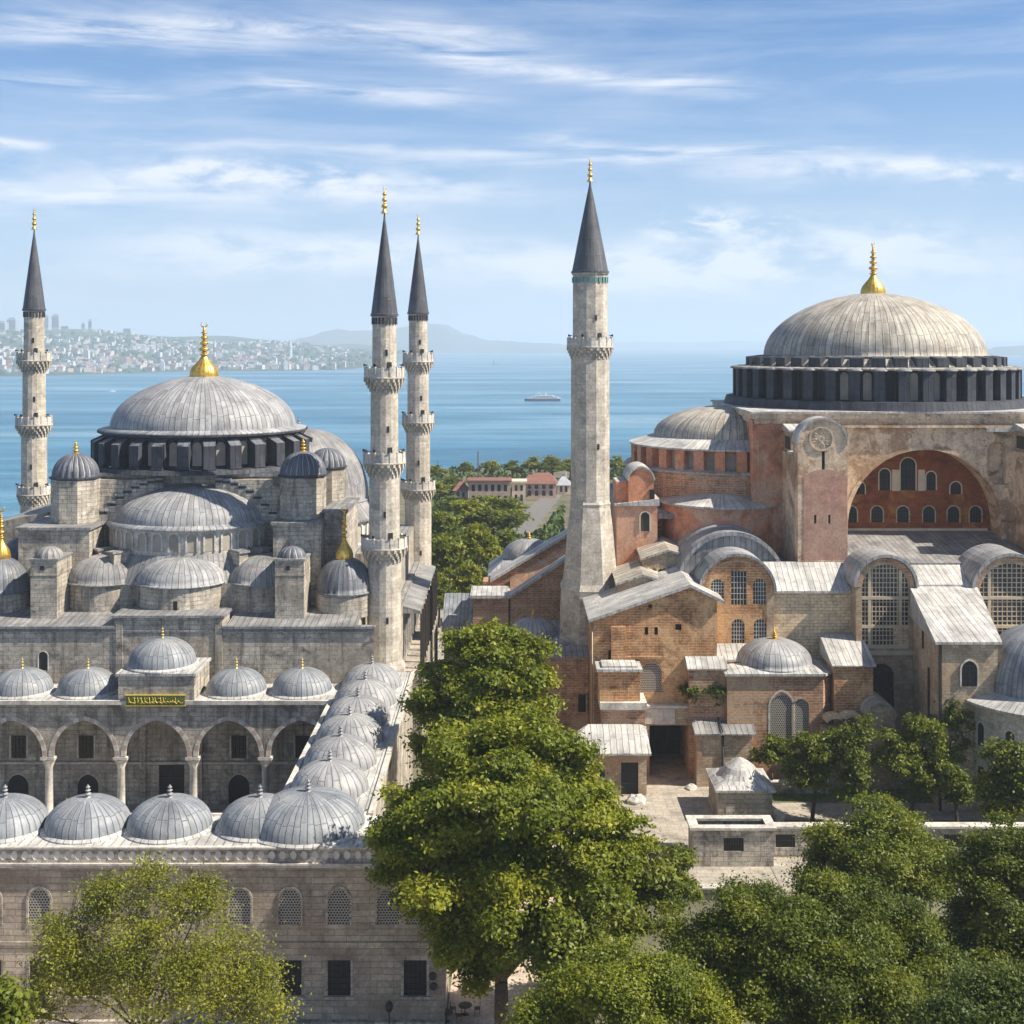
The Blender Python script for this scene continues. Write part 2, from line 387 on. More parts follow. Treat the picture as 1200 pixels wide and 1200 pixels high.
def sea_mat():
    m, nt, b = newmat('sea')
    geo = nd(nt, 'ShaderNodeNewGeometry')
    pos = geo.outputs['Position']
    n1 = noise_n(nt, pos, 1.0, 5, 0.6, 0.6, sc3=(0.0011, 0.0052, 0.001))
    n2 = noise_n(nt, pos, 1.0, 6, 0.65, 0.3, sc3=(0.008, 0.03, 0.01))
    base = ramp(nt, n1, [(0.30, (0.030, 0.125, 0.22)), (0.50, (0.050, 0.175, 0.285)), (0.57, (0.085, 0.23, 0.34)), (0.66, (0.15, 0.27, 0.37))])
    base = mixc(nt, 'MULTIPLY', 1.0, base, ramp(nt, n2, [(0.3, 0.7), (0.7, 1.3)]))
    nt.links.new(base, b.inputs['Base Color'])
    nt.links.new(ramp(nt, n1, [(0.35, 0.42), (0.7, 0.26)]), b.inputs['Roughness'])
    b.inputs['IOR'].default_value = 1.33
    b.inputs['Specular IOR Level'].default_value = 0.28
    w = noise_n(nt, pos, 1.0, 7, 0.65, 0.5, sc3=(0.05, 0.14, 0.1))
    bp = nd(nt, 'ShaderNodeBump', i_Strength=1.0, i_Distance=2.2)
    nt.links.new(w, bp.inputs['Height'])
    nt.links.new(bp.outputs[0], b.inputs['Normal'])
sea_mat()

# ------------------------------------------------------------------ mesh helpers
def boxuv(p):
    n = Vector((0, 0, 0))
    for i in range(len(p)):
        a, b = p[i], p[(i + 1) % len(p)]
        n.x += (a[1] - b[1]) * (a[2] + b[2]); n.y += (a[2] - b[2]) * (a[0] + b[0]); n.z += (a[0] - b[0]) * (a[1] + b[1])
    if n.length < 1e-9:
        return [(0, 0)] * len(p)
    n.normalize()
    if abs(n.z) > 0.985:
        return [(q[0], q[1]) for q in p]
    t = Vector((-n.y, n.x, 0)).normalized()
    b = n.cross(t)
    return [(q[0] * t.x + q[1] * t.y, q[0] * b.x + q[1] * b.y + q[2] * b.z) for q in p]

class MB:
    def __init__(s):
        s.v, s.f, s.u, s.m, s.s = [], [], [], [], []

    def face(s, pts, m=0, uv=None, sm=False):
        i = len(s.v)
        s.v += [tuple(p) for p in pts]
        s.f.append(tuple(range(i, i + len(pts))))
        s.u.append(uv or boxuv(pts)); s.m.append(m); s.s.append(sm)
        return s

    def prism(s, poly, z0, z1, m=0, mt=None, bottom=True, top=True):
        """poly: ccw (x, y); z1 may be a function of (x, y)"""
        zt = z1 if callable(z1) else (lambda x, y: z1)
        n = len(poly)
        for i in range(n):
            a, b = poly[i], poly[(i + 1) % n]
            s.face([(a[0], a[1], z0), (b[0], b[1], z0), (b[0], b[1], zt(*b)), (a[0], a[1], zt(*a))], m)
        if top:
            s.face([(x, y, zt(x, y)) for x, y in poly], m if mt is None else mt)
        if bottom:
            s.face([(x, y, z0) for x, y in reversed(poly)], m)
        return s

    def box(s, x0, x1, y0, y1, z0, z1, m=0, mt=None):
        return s.prism([(x0, y0), (x1, y0), (x1, y1), (x0, y1)], z0, z1, m, mt)

    def obox(s, c, ang, l, w, z0, z1, m=0, mt=None):
        """box centred at c, long axis turned by ang"""
        ca, sa = math.cos(ang), math.sin(ang)
        pts = [(c[0] + ca * a - sa * b, c[1] + sa * a + ca * b) for a, b in ((-l / 2, -w / 2), (l / 2, -w / 2), (l / 2, w / 2), (-l / 2, w / 2))]
        return s.prism(pts, z0, z1, m, mt)

    def lathe(s, prof, n, c=(0, 0), a0=0.0, a1=2 * PI, m=0, sm=True, pw=0.8, flute=None):
        """prof: (r, z) going up on the outside"""
        full = abs(a1 - a0 - 2 * PI) < 1e-6
        k = n if full else n + 1
        rm = max(r for r, z in prof)
        N = max(4, round(rm * (a1 - a0) / pw))
        base = len(s.v)
        acc, vs = 0.0, []
        for i, (r, z) in enumerate(prof):
            if i:
                acc += math.hypot(r - prof[i - 1][0], z - prof[i - 1][1])
            vs.append(acc)
            for j in range(k):
                a = a0 + (a1 - a0) * j / n
                rr = r
                if flute:
                    rr = r * (1 - flute[1] * abs(math.sin(a * flute[0] / 2)) ** 0.8 * 0.0 - flute[1] * (1 - abs(math.sin(a * flute[0] / 2))))
                s.v.append((c[0] + rr * math.cos(a), c[1] + rr * math.sin(a), z))
        for i in range(len(prof) - 1):
            for j in range(n):
                j2 = (j + 1) % k
                u0, u1 = j / n * N * pw, (j + 1) / n * N * pw
                q = [base + i * k + j, base + i * k + j2, base + (i + 1) * k + j2, base + (i + 1) * k + j]
                w = [(u0, vs[i]), (u1, vs[i]), (u1, vs[i + 1]), (u0, vs[i + 1])]
                if prof[i + 1][0] < 1e-6:
                    q, w = q[:3], w[:3]
                elif prof[i][0] < 1e-6:
                    q, w = [q[0], q[2], q[3]], [w[0], w[2], w[3]]
                s.f.append(tuple(q)); s.u.append(w); s.m.append(m); s.s.append(sm)
        return s

    def dome(s, r, z0, h, n=48, c=(0, 0), rows=12, eave=0.0, power=1.0, m=0, pw=0.8, flute=None, a0=0.0, a1=2 * PI):
        pr = []
        if eave:
            pr = [(r + eave, z0 - 0.12), (r + eave, z0), (r, z0 + 0.12)]
            s.lathe([(r - 0.3, z0 - 0.14), (r + eave, z0 - 0.14)], n, c, a0, a1, m, False, pw)
        for i in range(rows + 1):
            t = i / rows * PI / 2
            pr.append((max(0.0, r * math.cos(t) ** power) if i < rows else 0.0, z0 + (0.12 if eave else 0) + h * math.sin(t)))
        return s.lathe(pr, n, c, a0, a1, m, True, pw, flute)

    def tube(s, pts, rad, n=7, m=0):
        base = len(s.v)
        L = 0
        for i, p in enumerate(pts):
            p = Vector(p)
            d = Vector(pts[min(i + 1, len(pts) - 1)]) - Vector(pts[max(i - 1, 0)])
            if i:
                L += (p - Vector(pts[i - 1])).length
            d.normalize()
            a = d.orthogonal().normalized() if abs(d.z) < 0.99 else Vector((1, 0, 0))
            b = d.cross(a)
            for j in range(n):
                t = 2 * PI * j / n
                s.v.append(tuple(p + (a * math.cos(t) + b * math.sin(t)) * rad[i]))
        for i in range(len(pts) - 1):
            for j in range(n):
                j2 = (j + 1) % n
                s.f.append((base + i * n + j, base + i * n + j2, base + (i + 1) * n + j2, base + (i + 1) * n + j))
                s.u.append([(j / n, i), ((j + 1) / n, i), ((j + 1) / n, i + 1), (j / n, i + 1)])
                s.m.append(m); s.s.append(True)
        s.f.append(tuple(base + (len(pts) - 1) * n + j for j in range(n))); s.u.append([(0, 0)] * n); s.m.append(m); s.s.append(False)
        return s

    def build(s, name, mats, parent=None, origin=None, mesh_only=False):
        o = Vector(origin) if origin else (WL[parent.name] if parent else Vector((0, 0, 0)))
        me = bpy.data.meshes.new(name)
        me.from_pydata([(x - o.x, y - o.y, z - o.z) for x, y, z in s.v], [], s.f)
        ul = me.uv_layers.new(name='UVMap')
        ul.data.foreach_set('uv', [c for f in s.u for q in f for c in q])
        for k in ([mats] if isinstance(mats, str) else mats):
            me.materials.append(M[k])
        me.polygons.foreach_set('material_index', s.m)
        me.polygons.foreach_set('use_smooth', s.s)
        me.update()
        if mesh_only:
            return me
        ob = bpy.data.objects.new(name, me)
        COL.objects.link(ob)
        if parent:
            ob.parent = parent
            ob.location = o - WL[parent.name]
        else:
            ob.location = o
        WL[ob.name] = o.copy()
        return ob

WL = {}

def tag(o, label, cat, group=None, kind=None):
    if label: o['label'] = label
    if cat: o['category'] = cat
    if group: o['group'] = group
    if kind: o['kind'] = kind
    return o

def thing(name, at, label, cat, group=None):
    o = bpy.data.objects.new(name, None)
    o.empty_display_size = 1
    o.location = at
    COL.objects.link(o)
    WL[o.name] = Vector(at)
    return tag(o, label, cat, group)

def put(name, mesh, parent, at, rz=0.0, scl=None):
    """a part at a world position, sharing a mesh"""
    o = bpy.data.objects.new(name, mesh)
    COL.objects.link(o)
    if parent:
        o.parent = parent
        o.location = Vector(at) - WL[parent.name]
    else:
        o.location = at
    o.rotation_euler = (0, 0, rz)
    if scl:
        o.scale = scl
    WL[o.name] = Vector(at)
    return o

def copy_tree(o, loc, parent=None):
    c = o.copy()
    COL.objects.link(c)
    if parent:
        c.parent = parent
    if loc is not None:
        c.location = loc
    for ch in list(o.children):
        copy_tree(ch, None, c)
    return c

def struct(o):
    o['kind'] = 'structure'
    return o

def X(px, D): return (px - 600) * D / F
def Z(py, D): return CAMZ - (py - 400) * D / F

def arch(cx, w, z0, zs, k=1.0, n=9):
    """ccw outline of an arched opening; k > 1 makes it pointed"""
    r = w / 2
    if k <= 0:
        return [(cx - r, z0), (cx + r, z0), (cx + r, zs), (cx - r, zs)]
    Rr = k * r
    amax = math.acos((Rr - r) / Rr)
    right = [(cx + r - Rr + Rr * math.cos(amax * i / n), zs + Rr * math.sin(amax * i / n)) for i in range(n + 1)]
    left = [(2 * cx - x, z) for x, z in reversed(right[:-1])]
    return [(cx - r, z0), (cx + r, z0)] + right + left

def circle(cx, cz, r, n=14, ez=1.0):
    return [(cx + r * math.cos(2 * PI * i / n), cz + ez * r * math.sin(2 * PI * i / n)) for i in range(n)]

def inside(p, poly):
    x, y = p
    c = False
    for i in range(len(poly)):
        (x1, y1), (x2, y2) = poly[i], poly[i - 1]
        if (y1 > y) != (y2 > y) and x < (x2 - x1) * (y - y1) / (y2 - y1) + x1:
            c = not c
    return c

def pierced(mb, O, U, outline, holes, reveal, m=0, mr=None, sides=0.0, back=False):
    """a wall with real openings: front face through O along U (and z), openings with reveals; sides > 0 gives the slab thickness"""
    U = Vector(U).normalized()
    Zv = Vector((0, 0, 1))
    inw = -(U.cross(Zv))
    O = Vector(O)
    loops = [outline] + holes
    verts, edges = [], []
    for lp in loops:
        i0 = len(verts)
        verts += [Vector(p) for p in lp]
        edges += [(i0 + i, i0 + (i + 1) % len(lp)) for i in range(len(lp))]
    vo, eo, fo, *_ = delaunay_2d_cdt(verts, edges, [], 0, 1e-5)
    def P(u, w, d=0.0): return O + U * u + Zv * w + inw * d
    for f in fo:
        cx = sum(vo[i].x for i in f) / len(f); cy = sum(vo[i].y for i in f) / len(f)
        if not inside((cx, cy), outline) or any(inside((cx, cy), h) for h in holes):
            continue
        q = [vo[i] for i in f]
        ar = sum(q[i].x * q[(i + 1) % len(q)].y - q[(i + 1) % len(q)].x * q[i].y for i in range(len(q)))
        if ar < 0:
            q.reverse()
        mb.face([P(a.x, a.y) for a in q], m, [(a.x, a.y) for a in q])
        if back and sides:
            mb.face([P(a.x, a.y, sides) for a in reversed(q)], m, [(a.x, a.y) for a in reversed(q)])
    rv = reveal if isinstance(reveal, (list, tuple)) else [reveal] * len(holes)
    for h, d in zip(holes, rv):
        for i in range(len(h)):
            a, b = h[i], h[(i + 1) % len(h)]
            mb.face([P(*b), P(*a), P(*a, d), P(*b, d)][::-1], m if mr is None else mr)
    if sides:
        for i in range(len(outline)):
            a, b = outline[i], outline[(i + 1) % len(outline)]
            mb.face([P(*b), P(*a), P(*a, sides), P(*b, sides)], m)
    return mb

def flat(mb, O, U, outline, m=0, d=0.0):
    return pierced(mb, Vector(O) - Vector(U).normalized().cross(Vector((0, 0, 1))) * d, U, outline, [], 0, m)

def frame_bars(mb, cx, w, z0, zs, k, t, y0, y1, m=0):
    """moulding that follows an arched opening (in the xz plane, from y0 to y1)"""
    ins = arch(cx, w, z0, zs, k)
    outs = arch(cx, w + 2 * t, z0, zs, k)
    ins, outs = ins[1:] + ins[:1], outs[1:] + outs[:1]
    for i in range(len(ins) - 1):
        a, b, c, d = ins[i], ins[i + 1], outs[i + 1], outs[i]
        mb.face([(a[0], y0, a[1]), (b[0], y0, b[1]), (c[0], y0, c[1]), (d[0], y0, d[1])][::-1], m)
        mb.face([(d[0], y0, d[1]), (c[0], y0, c[1]), (c[0], y1, c[1]), (d[0], y1, d[1])][::-1], m)
        mb.face([(b[0], y0, b[1]), (a[0], y0, a[1]), (a[0], y1, a[1]), (b[0], y1, b[1])][::-1], m)
    return mb

def window_mesh(name, w, h, k, pane, bars=None, nx=3, nz=4, frame=None, ft=0.15, bt=0.06, sill=False):
    """local mesh: opening centred on x, sill at z=0, facing -y; pane lies at y=0 and bars stand in front of it"""
    mb = MB()
    r = w / 2
    rise = 0 if k <= 0 else r * math.sqrt(2 * k - 1)
    zs = h - rise
    out = arch(0, w, 0, zs if k > 0 else h, k)
    flat(mb, (0, 0, 0), (1, 0, 0), out, 0)
    mats = [pane]
    if bars:
        mats.append(bars)
        for i in range(1, nx):
            x = -r + w * i / nx
            zt = h if k <= 0 else zs + rise * math.sqrt(max(0, 1 - (abs(x) / r) ** 1.8))
            mb.box(x - bt / 2, x + bt / 2, -0.07, -0.005, 0, zt, 1)
        for i in range(1, nz):
            z = h * i / nz
            hw = r if z <= zs or k <= 0 else r * (max(0, 1 - ((z - zs) / rise) ** 1.9)) ** 0.5
            mb.box(-hw, hw, -0.06, -0.008, z - bt / 2, z + bt / 2, 1)
    if frame:
        mats.append(frame)
        frame_bars(mb, 0, w - 0.01, 0, zs if k > 0 else h, k, ft, -0.14, 0.02, len(mats) - 1)
        if sill:
            mb.box(-r - ft - 0.1, r + ft + 0.1, -0.3, 0.0, -0.22, -0.005, len(mats) - 1)
    return mb.build(name, mats, mesh_only=True)

def finial_mesh(h, r, mat='gold', bulb=False, crescent=True):
    """alem: stacked balls on a stem with a crescent; base at z=0"""
    mb = MB()
    if bulb:
        pr = [(r * a, h * b) for a, b in ((0.95, 0), (1.0, 0.03), (0.98, 0.09), (0.85, 0.16), (0.62, 0.22), (0.38, 0.28), (0.22, 0.34), (0.2, 0.36))]
        mb.lathe(pr, 48, flute=(18, 0.12))
        z = 0.36
        balls = ((0.26, 0.03), (0.15, 0.04), (0.3, 0.07), (0.1, 0.035), (0.25, 0.06), (0.09, 0.035), (0.2, 0.05), (0.07, 0.035), (0.15, 0.04), (0.05, 0.03))
    else:
        mb.lathe([(r * 1.3, 0), (r * 0.9, h * 0.05), (r * 0.35, h * 0.14)], 12)
        z = 0.14
        balls = ((0.9, 0.14), (0.28, 0.06), (0.72, 0.12), (0.22, 0.06), (0.55, 0.1), (0.18, 0.05))
    for rr, hh in balls:
        q = []
        for i in range(7):
            t = -PI / 2 + PI * i / 6
            q.append((r * (0.06 if bulb else 0.16) + r * rr * math.cos(t), h * (z + hh / 2 + hh / 2 * math.sin(t))))
        mb.lathe(q, 12)
        z += hh
    mb.lathe([(r * (0.09 if bulb else 0.16), h * z), (r * 0.05, h * (z + 0.04)), (0, h * (z + 0.05))], 8)
    if crescent:
        cr = h * 0.05
        cz = h * (z + 0.04) + cr
        pts, rad = [], []
        for i in range(13):
            a = -PI / 2 - PI * 0.82 + 2 * PI * 0.82 * i / 12
            pts.append((cr * math.cos(a), 0, cz + cr * math.sin(a)))
            rad.append(max(0.012, cr * 0.3 * math.sin(PI * i / 12)))
        mb.tube(pts, rad, 6)
    return mb.build('finial', mat, mesh_only=True)
# ------------------------------------------------------------------ the setting
def ground_mesh():
    mb = MB()
    poly = [(-160, -60), (420, -60), (420, 560), (330, 600), (200, 585), (110, 560), (40, 548), (-25, 545), (-60, 470), (-85, 330), (-160, 300)]
    mb.face([(x, y, 0) for x, y in poly], 0)
    n = len(poly)
    cx, cy = 60, 250
    for i in range(n):
        a, b = poly[i], poly[(i + 1) % n]
        A = (cx + (a[0] - cx) * 1.10, cy + (a[1] - cy) * 1.10, -41); B = (cx + (b[0] - cx) * 1.10, cy + (b[1] - cy) * 1.10, -41)
        mb.face([A, B, (b[0], b[1], 0), (a[0], a[1], 0)], 0)
    return mb
struct(ground_mesh().build('ground', 'soil'))
struct(MB().face([(-30000, -400, -40), (30000, -400, -40), (30000, 44000, -40), (-30000, 44000, -40)]).build('sea', 'sea'))

def sheet(name, poly, z, mat, kind='structure'):
    o = MB().face([(x, y, z) for x, y in poly]).build(name, mat)
    o['kind'] = kind
    return o
sheet('forecourt_pavement', [(6, 126), (27, 126), (27, 138), (24.5, 146), (24.5, 180), (6, 180)], 0.012, 'paving')
sheet('path', [(27.1, 126), (62, 130), (62, 136.4), (27.1, 136.4)], 0.012, 'paving')
sheet('street', [(-60, 60), (-2, 60), (6, 126), (4, 200), (-4, 200), (-5.3, 102.6), (-60, 102.6)], 0.008, 'paving_pink')
sheet('side_path', [(-17, 205), (-8.5, 205), (-6.5, 320), (-16, 320)], 0.012, 'paving')
sheet('garden_path', [(30, 147), (60, 147), (60, 152.5), (30, 152.5)], 0.012, 'paving')
sheet('road', [(-3.5, 366), (5.5, 366), (20, 474), (14.5, 478)], 0.012, 'asphalt')
sheet('courtyard_floor', [(-62, 109.5), (-20.2, 109.5), (-20.2, 152), (-62, 152)], 0.012, 'paving')

def lawn():
    mb = MB()
    rnd = random.Random(3)
    for x0, x1, y0, y1 in ((30, 60, 137.6, 146.4), (31, 60, 153, 158)):
        mb.face([(x0, y0, 0.016), (x1, y0, 0.016), (x1, y1, 0.016), (x0, y1, 0.016)])
        for i in range(2600):
            x, y = rnd.uniform(x0, x1), rnd.uniform(y0, y1)
            a = rnd.uniform(0, PI); h = rnd.uniform(.08, .25)
            mb.face([(x - .06 * math.cos(a), y - .06 * math.sin(a), .01), (x + .06 * math.cos(a), y + .06 * math.sin(a), .01), (x + rnd.uniform(-.08, .08), y + rnd.uniform(-.08, .08), h)])
    o = mb.build('lawn', 'lawn')
    o['kind'] = 'stuff'
lawn()

# far shore: hills that rise from the water, and the islands behind
def shore_y(x):                    # distance of the far waterline
    return 3300 + (x + 1600) * 0.95 + 90 * math.sin(x / 210) + 60 * math.sin(x / 83 + 1)
def hill_z(x, y):
    d = y - shore_y(x)
    t = max(0, min(1, d / 2300))
    g = max(0.0, min(1.0, (-x - 560) / 1500))
    hgt = (30 + 105 * g) * t ** 0.8
    return -40 + min(1, max(0, d / 60)) * 4 + hgt + (10 * math.sin(x / 160 + y / 300) + 7 * math.sin(x / 71 - y / 190)) * t

def hills():
    mb = MB()
    nx, ny = 90, 22
    rows = []
    for j in range(ny + 1):
        row = []
        for i in range(nx + 1):
            x = -3600 + 3080 * i / nx
            y = shore_y(x) - 30 + (4200) * (j / ny) ** 1.5
            xx = x * (1 + 0.0 * j)
            fade = max(0, min(1, (-520 - x) / 260))
            row.append((xx, y, -41.5 + (hill_z(x, y) + 41.5) * fade ** 0.7 if j else -43))
        rows.append(row)
    b = len(mb.v)
    for r in rows: mb.v += r
    for j in range(ny):
        for i in range(nx):
            q = [b + j * (nx + 1) + i, b + j * (nx + 1) + i + 1, b + (j + 1) * (nx + 1) + i + 1, b + (j + 1) * (nx + 1) + i]
            mb.f.append(tuple(q)); mb.u.append([(0, 0)] * 4); mb.m.append(0); mb.s.append(True)
    struct(mb.build('hills', 'far_wood'))
hills()

def ridge(name, D, pts, depth, seed):
    """a far island or headland: crest heights at given photo columns, real width and depth"""
    rnd = random.Random(seed)
    mb = MB()
    n, m_ = 60, 8
    x0, x1 = X(pts[0][0], D), X(pts[-1][0], D)
    def crest(x):
        px = x * F / D + 600
        for (a, ya), (b, yb) in zip(pts, pts[1:]):
            if a <= px <= b:
                t = (px - a) / (b - a); t = t * t * (3 - 2 * t)
                return Z(ya + (yb - ya) * t, D)
        return -40
    base = len(mb.v)
    for j in range(m_ + 1):
        for i in range(n + 1):
            x = x0 + (x1 - x0) * i / n
            s = math.sin(PI * j / m_)
            zc = crest(x)
            wob = rnd.uniform(-1, 1) * 0.035 * (zc + 40)
            mb.v.append((x, D - depth / 2 + depth * j / m_ + rnd.uniform(-1, 1) * depth * .02, -42 + (zc + 42 + wob) * s ** 0.8))
    for j in range(m_):
        for i in range(n):
            mb.f.append((base + j * (n + 1) + i, base + j * (n + 1) + i + 1, base + (j + 1) * (n + 1) + i + 1, base + (j + 1) * (n + 1) + i))
            mb.u.append([(0, 0)] * 4); mb.m.append(0); mb.s.append(True)
    struct(mb.build(name, 'hill'))
ridge('island_hills', 11500, [(335, 407), (360, 395), (395, 386), (430, 388), (462, 384), (500, 379.5), (522, 381), (548, 392), (575, 399), (640, 402), (690, 407)], 2600, 1)
ridge('headland_hills', 19000, [(690, 405.5), (735, 400.5), (800, 401.5), (860, 399.5), (930, 402), (1040, 401), (1120, 399), (1200, 399.5), (1300, 402), (1400, 405)], 2600, 2)
ridge('islet', 9000, [(1140, 417), (1158, 411), (1175, 406), (1200, 405), (1250, 406), (1300, 416)], 700, 4)

plain('old_gilt', (0.50, 0.40, 0.18), 0.45, 0.5)
# ------------------------------------------------------------------ minarets
def minaret(name, label, cx, cy, tip, cone0, rc, secs, base, tiles=False, flare=None, n=16, group='minarets'):
    """secs: from the top: (z_top, z_bottom, radius, balcony rim radius or None below this section)"""
    t = thing(name, (cx, cy, 0), label, 'minaret', group)
    sh = MB()
    rot = PI / n
    for z1, z0, r, rim in secs:
        sh.lathe([(r * 1.02, z0), (r, z0 + 0.4), (r * 0.985, z1)], n, (cx, cy), rot, 2 * PI + rot, 0, False)
        # plain mouldings at both ends
        sh.lathe([(r * 1.0, z1 - 0.55), (r * 1.05, z1 - 0.45), (r * 1.05, z1 - 0.2), (r * 0.99, z1 - 0.1)], n, (cx, cy), rot, 2 * PI + rot, 0, False)
    s = sh.build('shaft', 'minaret_stone', t)
    if flare:
        mb = MB()
        pr = flare
        mb.lathe(pr, 8, (cx, cy), PI / 8, 2 * PI + PI / 8, 0, False)
        mb.build('base', 'minaret_stone', t)
    # ribs on the shaft corners
    for z1, z0, r, rim in secs:
        if rim:
            b = MB()
            k = 22
            H = 0.42 * (rim - r) + 1.25
            steps = 4
            zb = z0 - 0.1
            for i in range(steps):          # corbelled rings under the platform
                r0 = r + (rim - r) * (i / steps) ** 0.9
                r1 = r + (rim - r) * ((i + 1) / steps) ** 0.9
                za, zc = zb - H + H * i / steps, zb - H + H * (i + 1) / steps
                b.lathe([(r0, za), (r0 * 0.55 + r1 * 0.45, zc - 0.02), (r1 - 0.03, zc)], k, (cx, cy), 0, 2 * PI, 0, False)
                for j in range(k):
                    a = 2 * PI * (j + 0.5 * (i % 2)) / k
                    rm = (r0 + r1) / 2 + 0.05
                    b.obox((cx + rm * math.cos(a), cy + rm * math.sin(a)), a, (r1 - r0) * 0.9 + 0.1, 2 * PI * rm / k * 0.42, za + 0.05, zc, 0)
            b.lathe([(rim, zb), (rim + 0.1, zb + 0.06), (rim + 0.1, zb + 0.2), (rim, zb + 0.24), (0.1, zb + 0.24)], 32, (cx, cy), 0, 2 * PI, 0, False)
            bal = b.build('balcony', 'minaret_stone', t)
            p = MB()
            ph = 1.15
            p.lathe([(rim - 0.02, zb + 0.23), (rim - 0.02, zb + 0.23 + ph), (rim - 0.2, zb + 0.23 + ph), (rim - 0.2, zb + 0.23)], 32, (cx, cy), 0, 2 * PI, 0, False)
            for j in range(16):
                a = 2 * PI * j / 16
                p.obox((cx + (rim - 0.08) * math.cos(a), cy + (rim - 0.08) * math.sin(a)), a, 0.26, 0.22, zb + 0.22, zb + 0.36 + ph, 0)
            p.build('parapet', 'trim', bal)
            for a in (-1.05, 0.9):
                d = MB()
                c = (cx + r * 0.99 * math.cos(a), cy + r * 0.99 * math.sin(a))
                d.obox(c, a, 0.12, 0.55, zb + 0.3, zb + 2.1, 0)
                d.build('doorway', 'dark', bal)
            for j in range(4):
                a = -PI / 2 + (j - 1.5) * 0.75
                q = MB()
                c = Vector((cx + (rim - 0.1) * math.cos(a), cy + (rim - 0.1) * math.sin(a), zb + 1.75))
                dv = Vector((math.cos(a), math.sin(a), 0))
                q.tube([c - dv * 0.25, c, c + dv * 0.3], [0.04, 0.06, 0.2], 10)
                q.tube([c - Vector((0, 0, 0.45)), c], [0.03, 0.03], 5)
                q.build('loudspeaker', 'iron', bal)
    # slit windows
    for (z1, z0, r, rim), a in zip(secs, (-1.3, -1.2, -1.45, -1.3)):
        w = MB()
        zc = z0 + (z1 - z0) * 0.35
        w.obox((cx + r * 0.99 * math.cos(a), cy + r * 0.99 * math.sin(a)), a, 0.1, 0.3, zc, zc + 0.75, 0)
        w.build('slit_window', 'dark', t)
    r = secs[0][2]
    if tiles:
        tb = MB()
        for j in range(24):
            a = 2 * PI * j / 24
            tb.obox((cx + r * 1.0 * math.cos(a), cy + r * 1.0 * math.sin(a)), a, 0.12, 0.36, cone0 - 1.6, cone0 - 0.85, 0)
        tb.build('tile_band', 'teal_tile', t)
    else:
        tb = MB()
        for j in range(20):
            a = 2 * PI * j / 20
            tb.obox((cx + r * 1.01 * math.cos(a), cy + r * 1.01 * math.sin(a)), a, 0.14, 0.26, cone0 - 1.3, cone0 - 0.5, 0)
        tb.build('tile_band', 'lead_dark', t)
    c = MB()
    hh = tip - cone0
    c.lathe([(rc * 0.9, cone0 - 0.32), (rc * 1.02, cone0 - 0.28), (rc * 1.02, cone0), (rc * 0.97, cone0 + 0.05)], 24, (cx, cy), 0, 2 * PI, 0, False)
    c.lathe([(rc * 0.97 * (1 - i / 14) ** 0.96 if i < 14 else 0.06, cone0 + 0.05 + hh * i / 14) for i in range(15)], 24, (cx, cy), 0, 2 * PI, 0, True, 0.5)
    sp = c.build('spire', 'lead_spire', t)
    put('finial', finial_mesh(hh * 0.33, 0.36), sp, (cx, cy, tip - 0.1), 0.6)
    return t

D1, D2 = 160, 200
zz = lambda y: Z(y, D1)
m1 = minaret('minaret', 'tallest triple-balconied stone minaret at the front right corner of the grey mosque', X(450.5, D1), D1, zz(249), zz(368), 1.72,
        [(zz(368), zz(443), 1.52, 2.5), (zz(438), zz(542), 1.74, 2.62), (zz(537), zz(641), 1.92, 2.85), (zz(636), zz(776), 2.12, None)], 0,
        flare=[(2.75, 0), (2.75, zz(800)), (2.75, zz(781)), (2.55, zz(778)), (2.15, zz(772))])
zz = lambda y: Z(y, D2)
m2 = minaret('minaret', 'triple-balconied minaret behind the mosque, just right of the tallest mosque minaret', X(490, D2), D2, zz(274), zz(366), 1.68,
        [(zz(366), zz(424), 1.46, 2.35), (zz(420), zz(495), 1.68, 2.45), (zz(490), zz(573), 1.88, 2.65), (zz(568), zz(692), 2.1, None)], 0,
        flare=[(2.6, 0), (2.6, zz(712)), (2.5, zz(693)), (2.1, zz(689))])
m3 = minaret('minaret', 'slim stone minaret at the far left, against the water left of the mosque dome', X(40, D2), D2, zz(268), zz(362), 1.74,
        [(zz(362), zz(423), 1.55, 2.55), (zz(418), zz(498), 1.75, 2.7), (zz(492), zz(579), 1.95, 2.5), (zz(573), zz(700), 2.1, None)], 0,
        flare=[(2.6, 0), (2.6, zz(712)), (2.5, zz(693)), (2.1, zz(689))])
D4 = 180
zz = lambda y: Z(y, D4)
m4 = minaret('minaret', 'thick pale minaret with one balcony and a flaring base, alone in the middle', X(691.5, D4), D4, zz(212), zz(318), 2.62,
        [(zz(318), zz(407), 2.5, 3.2), (zz(400), zz(592), 2.78, None)], 0, tiles=True, n=12,
        flare=[(4.75, 0), (4.65, zz(746)), (4.35, zz(690)), (4.5, zz(687)), (4.3, zz(684)), (4.05, zz(680)), (3.35, zz(618)), (2.95, zz(592)), (3.05, zz(589)), (2.8, zz(585))])

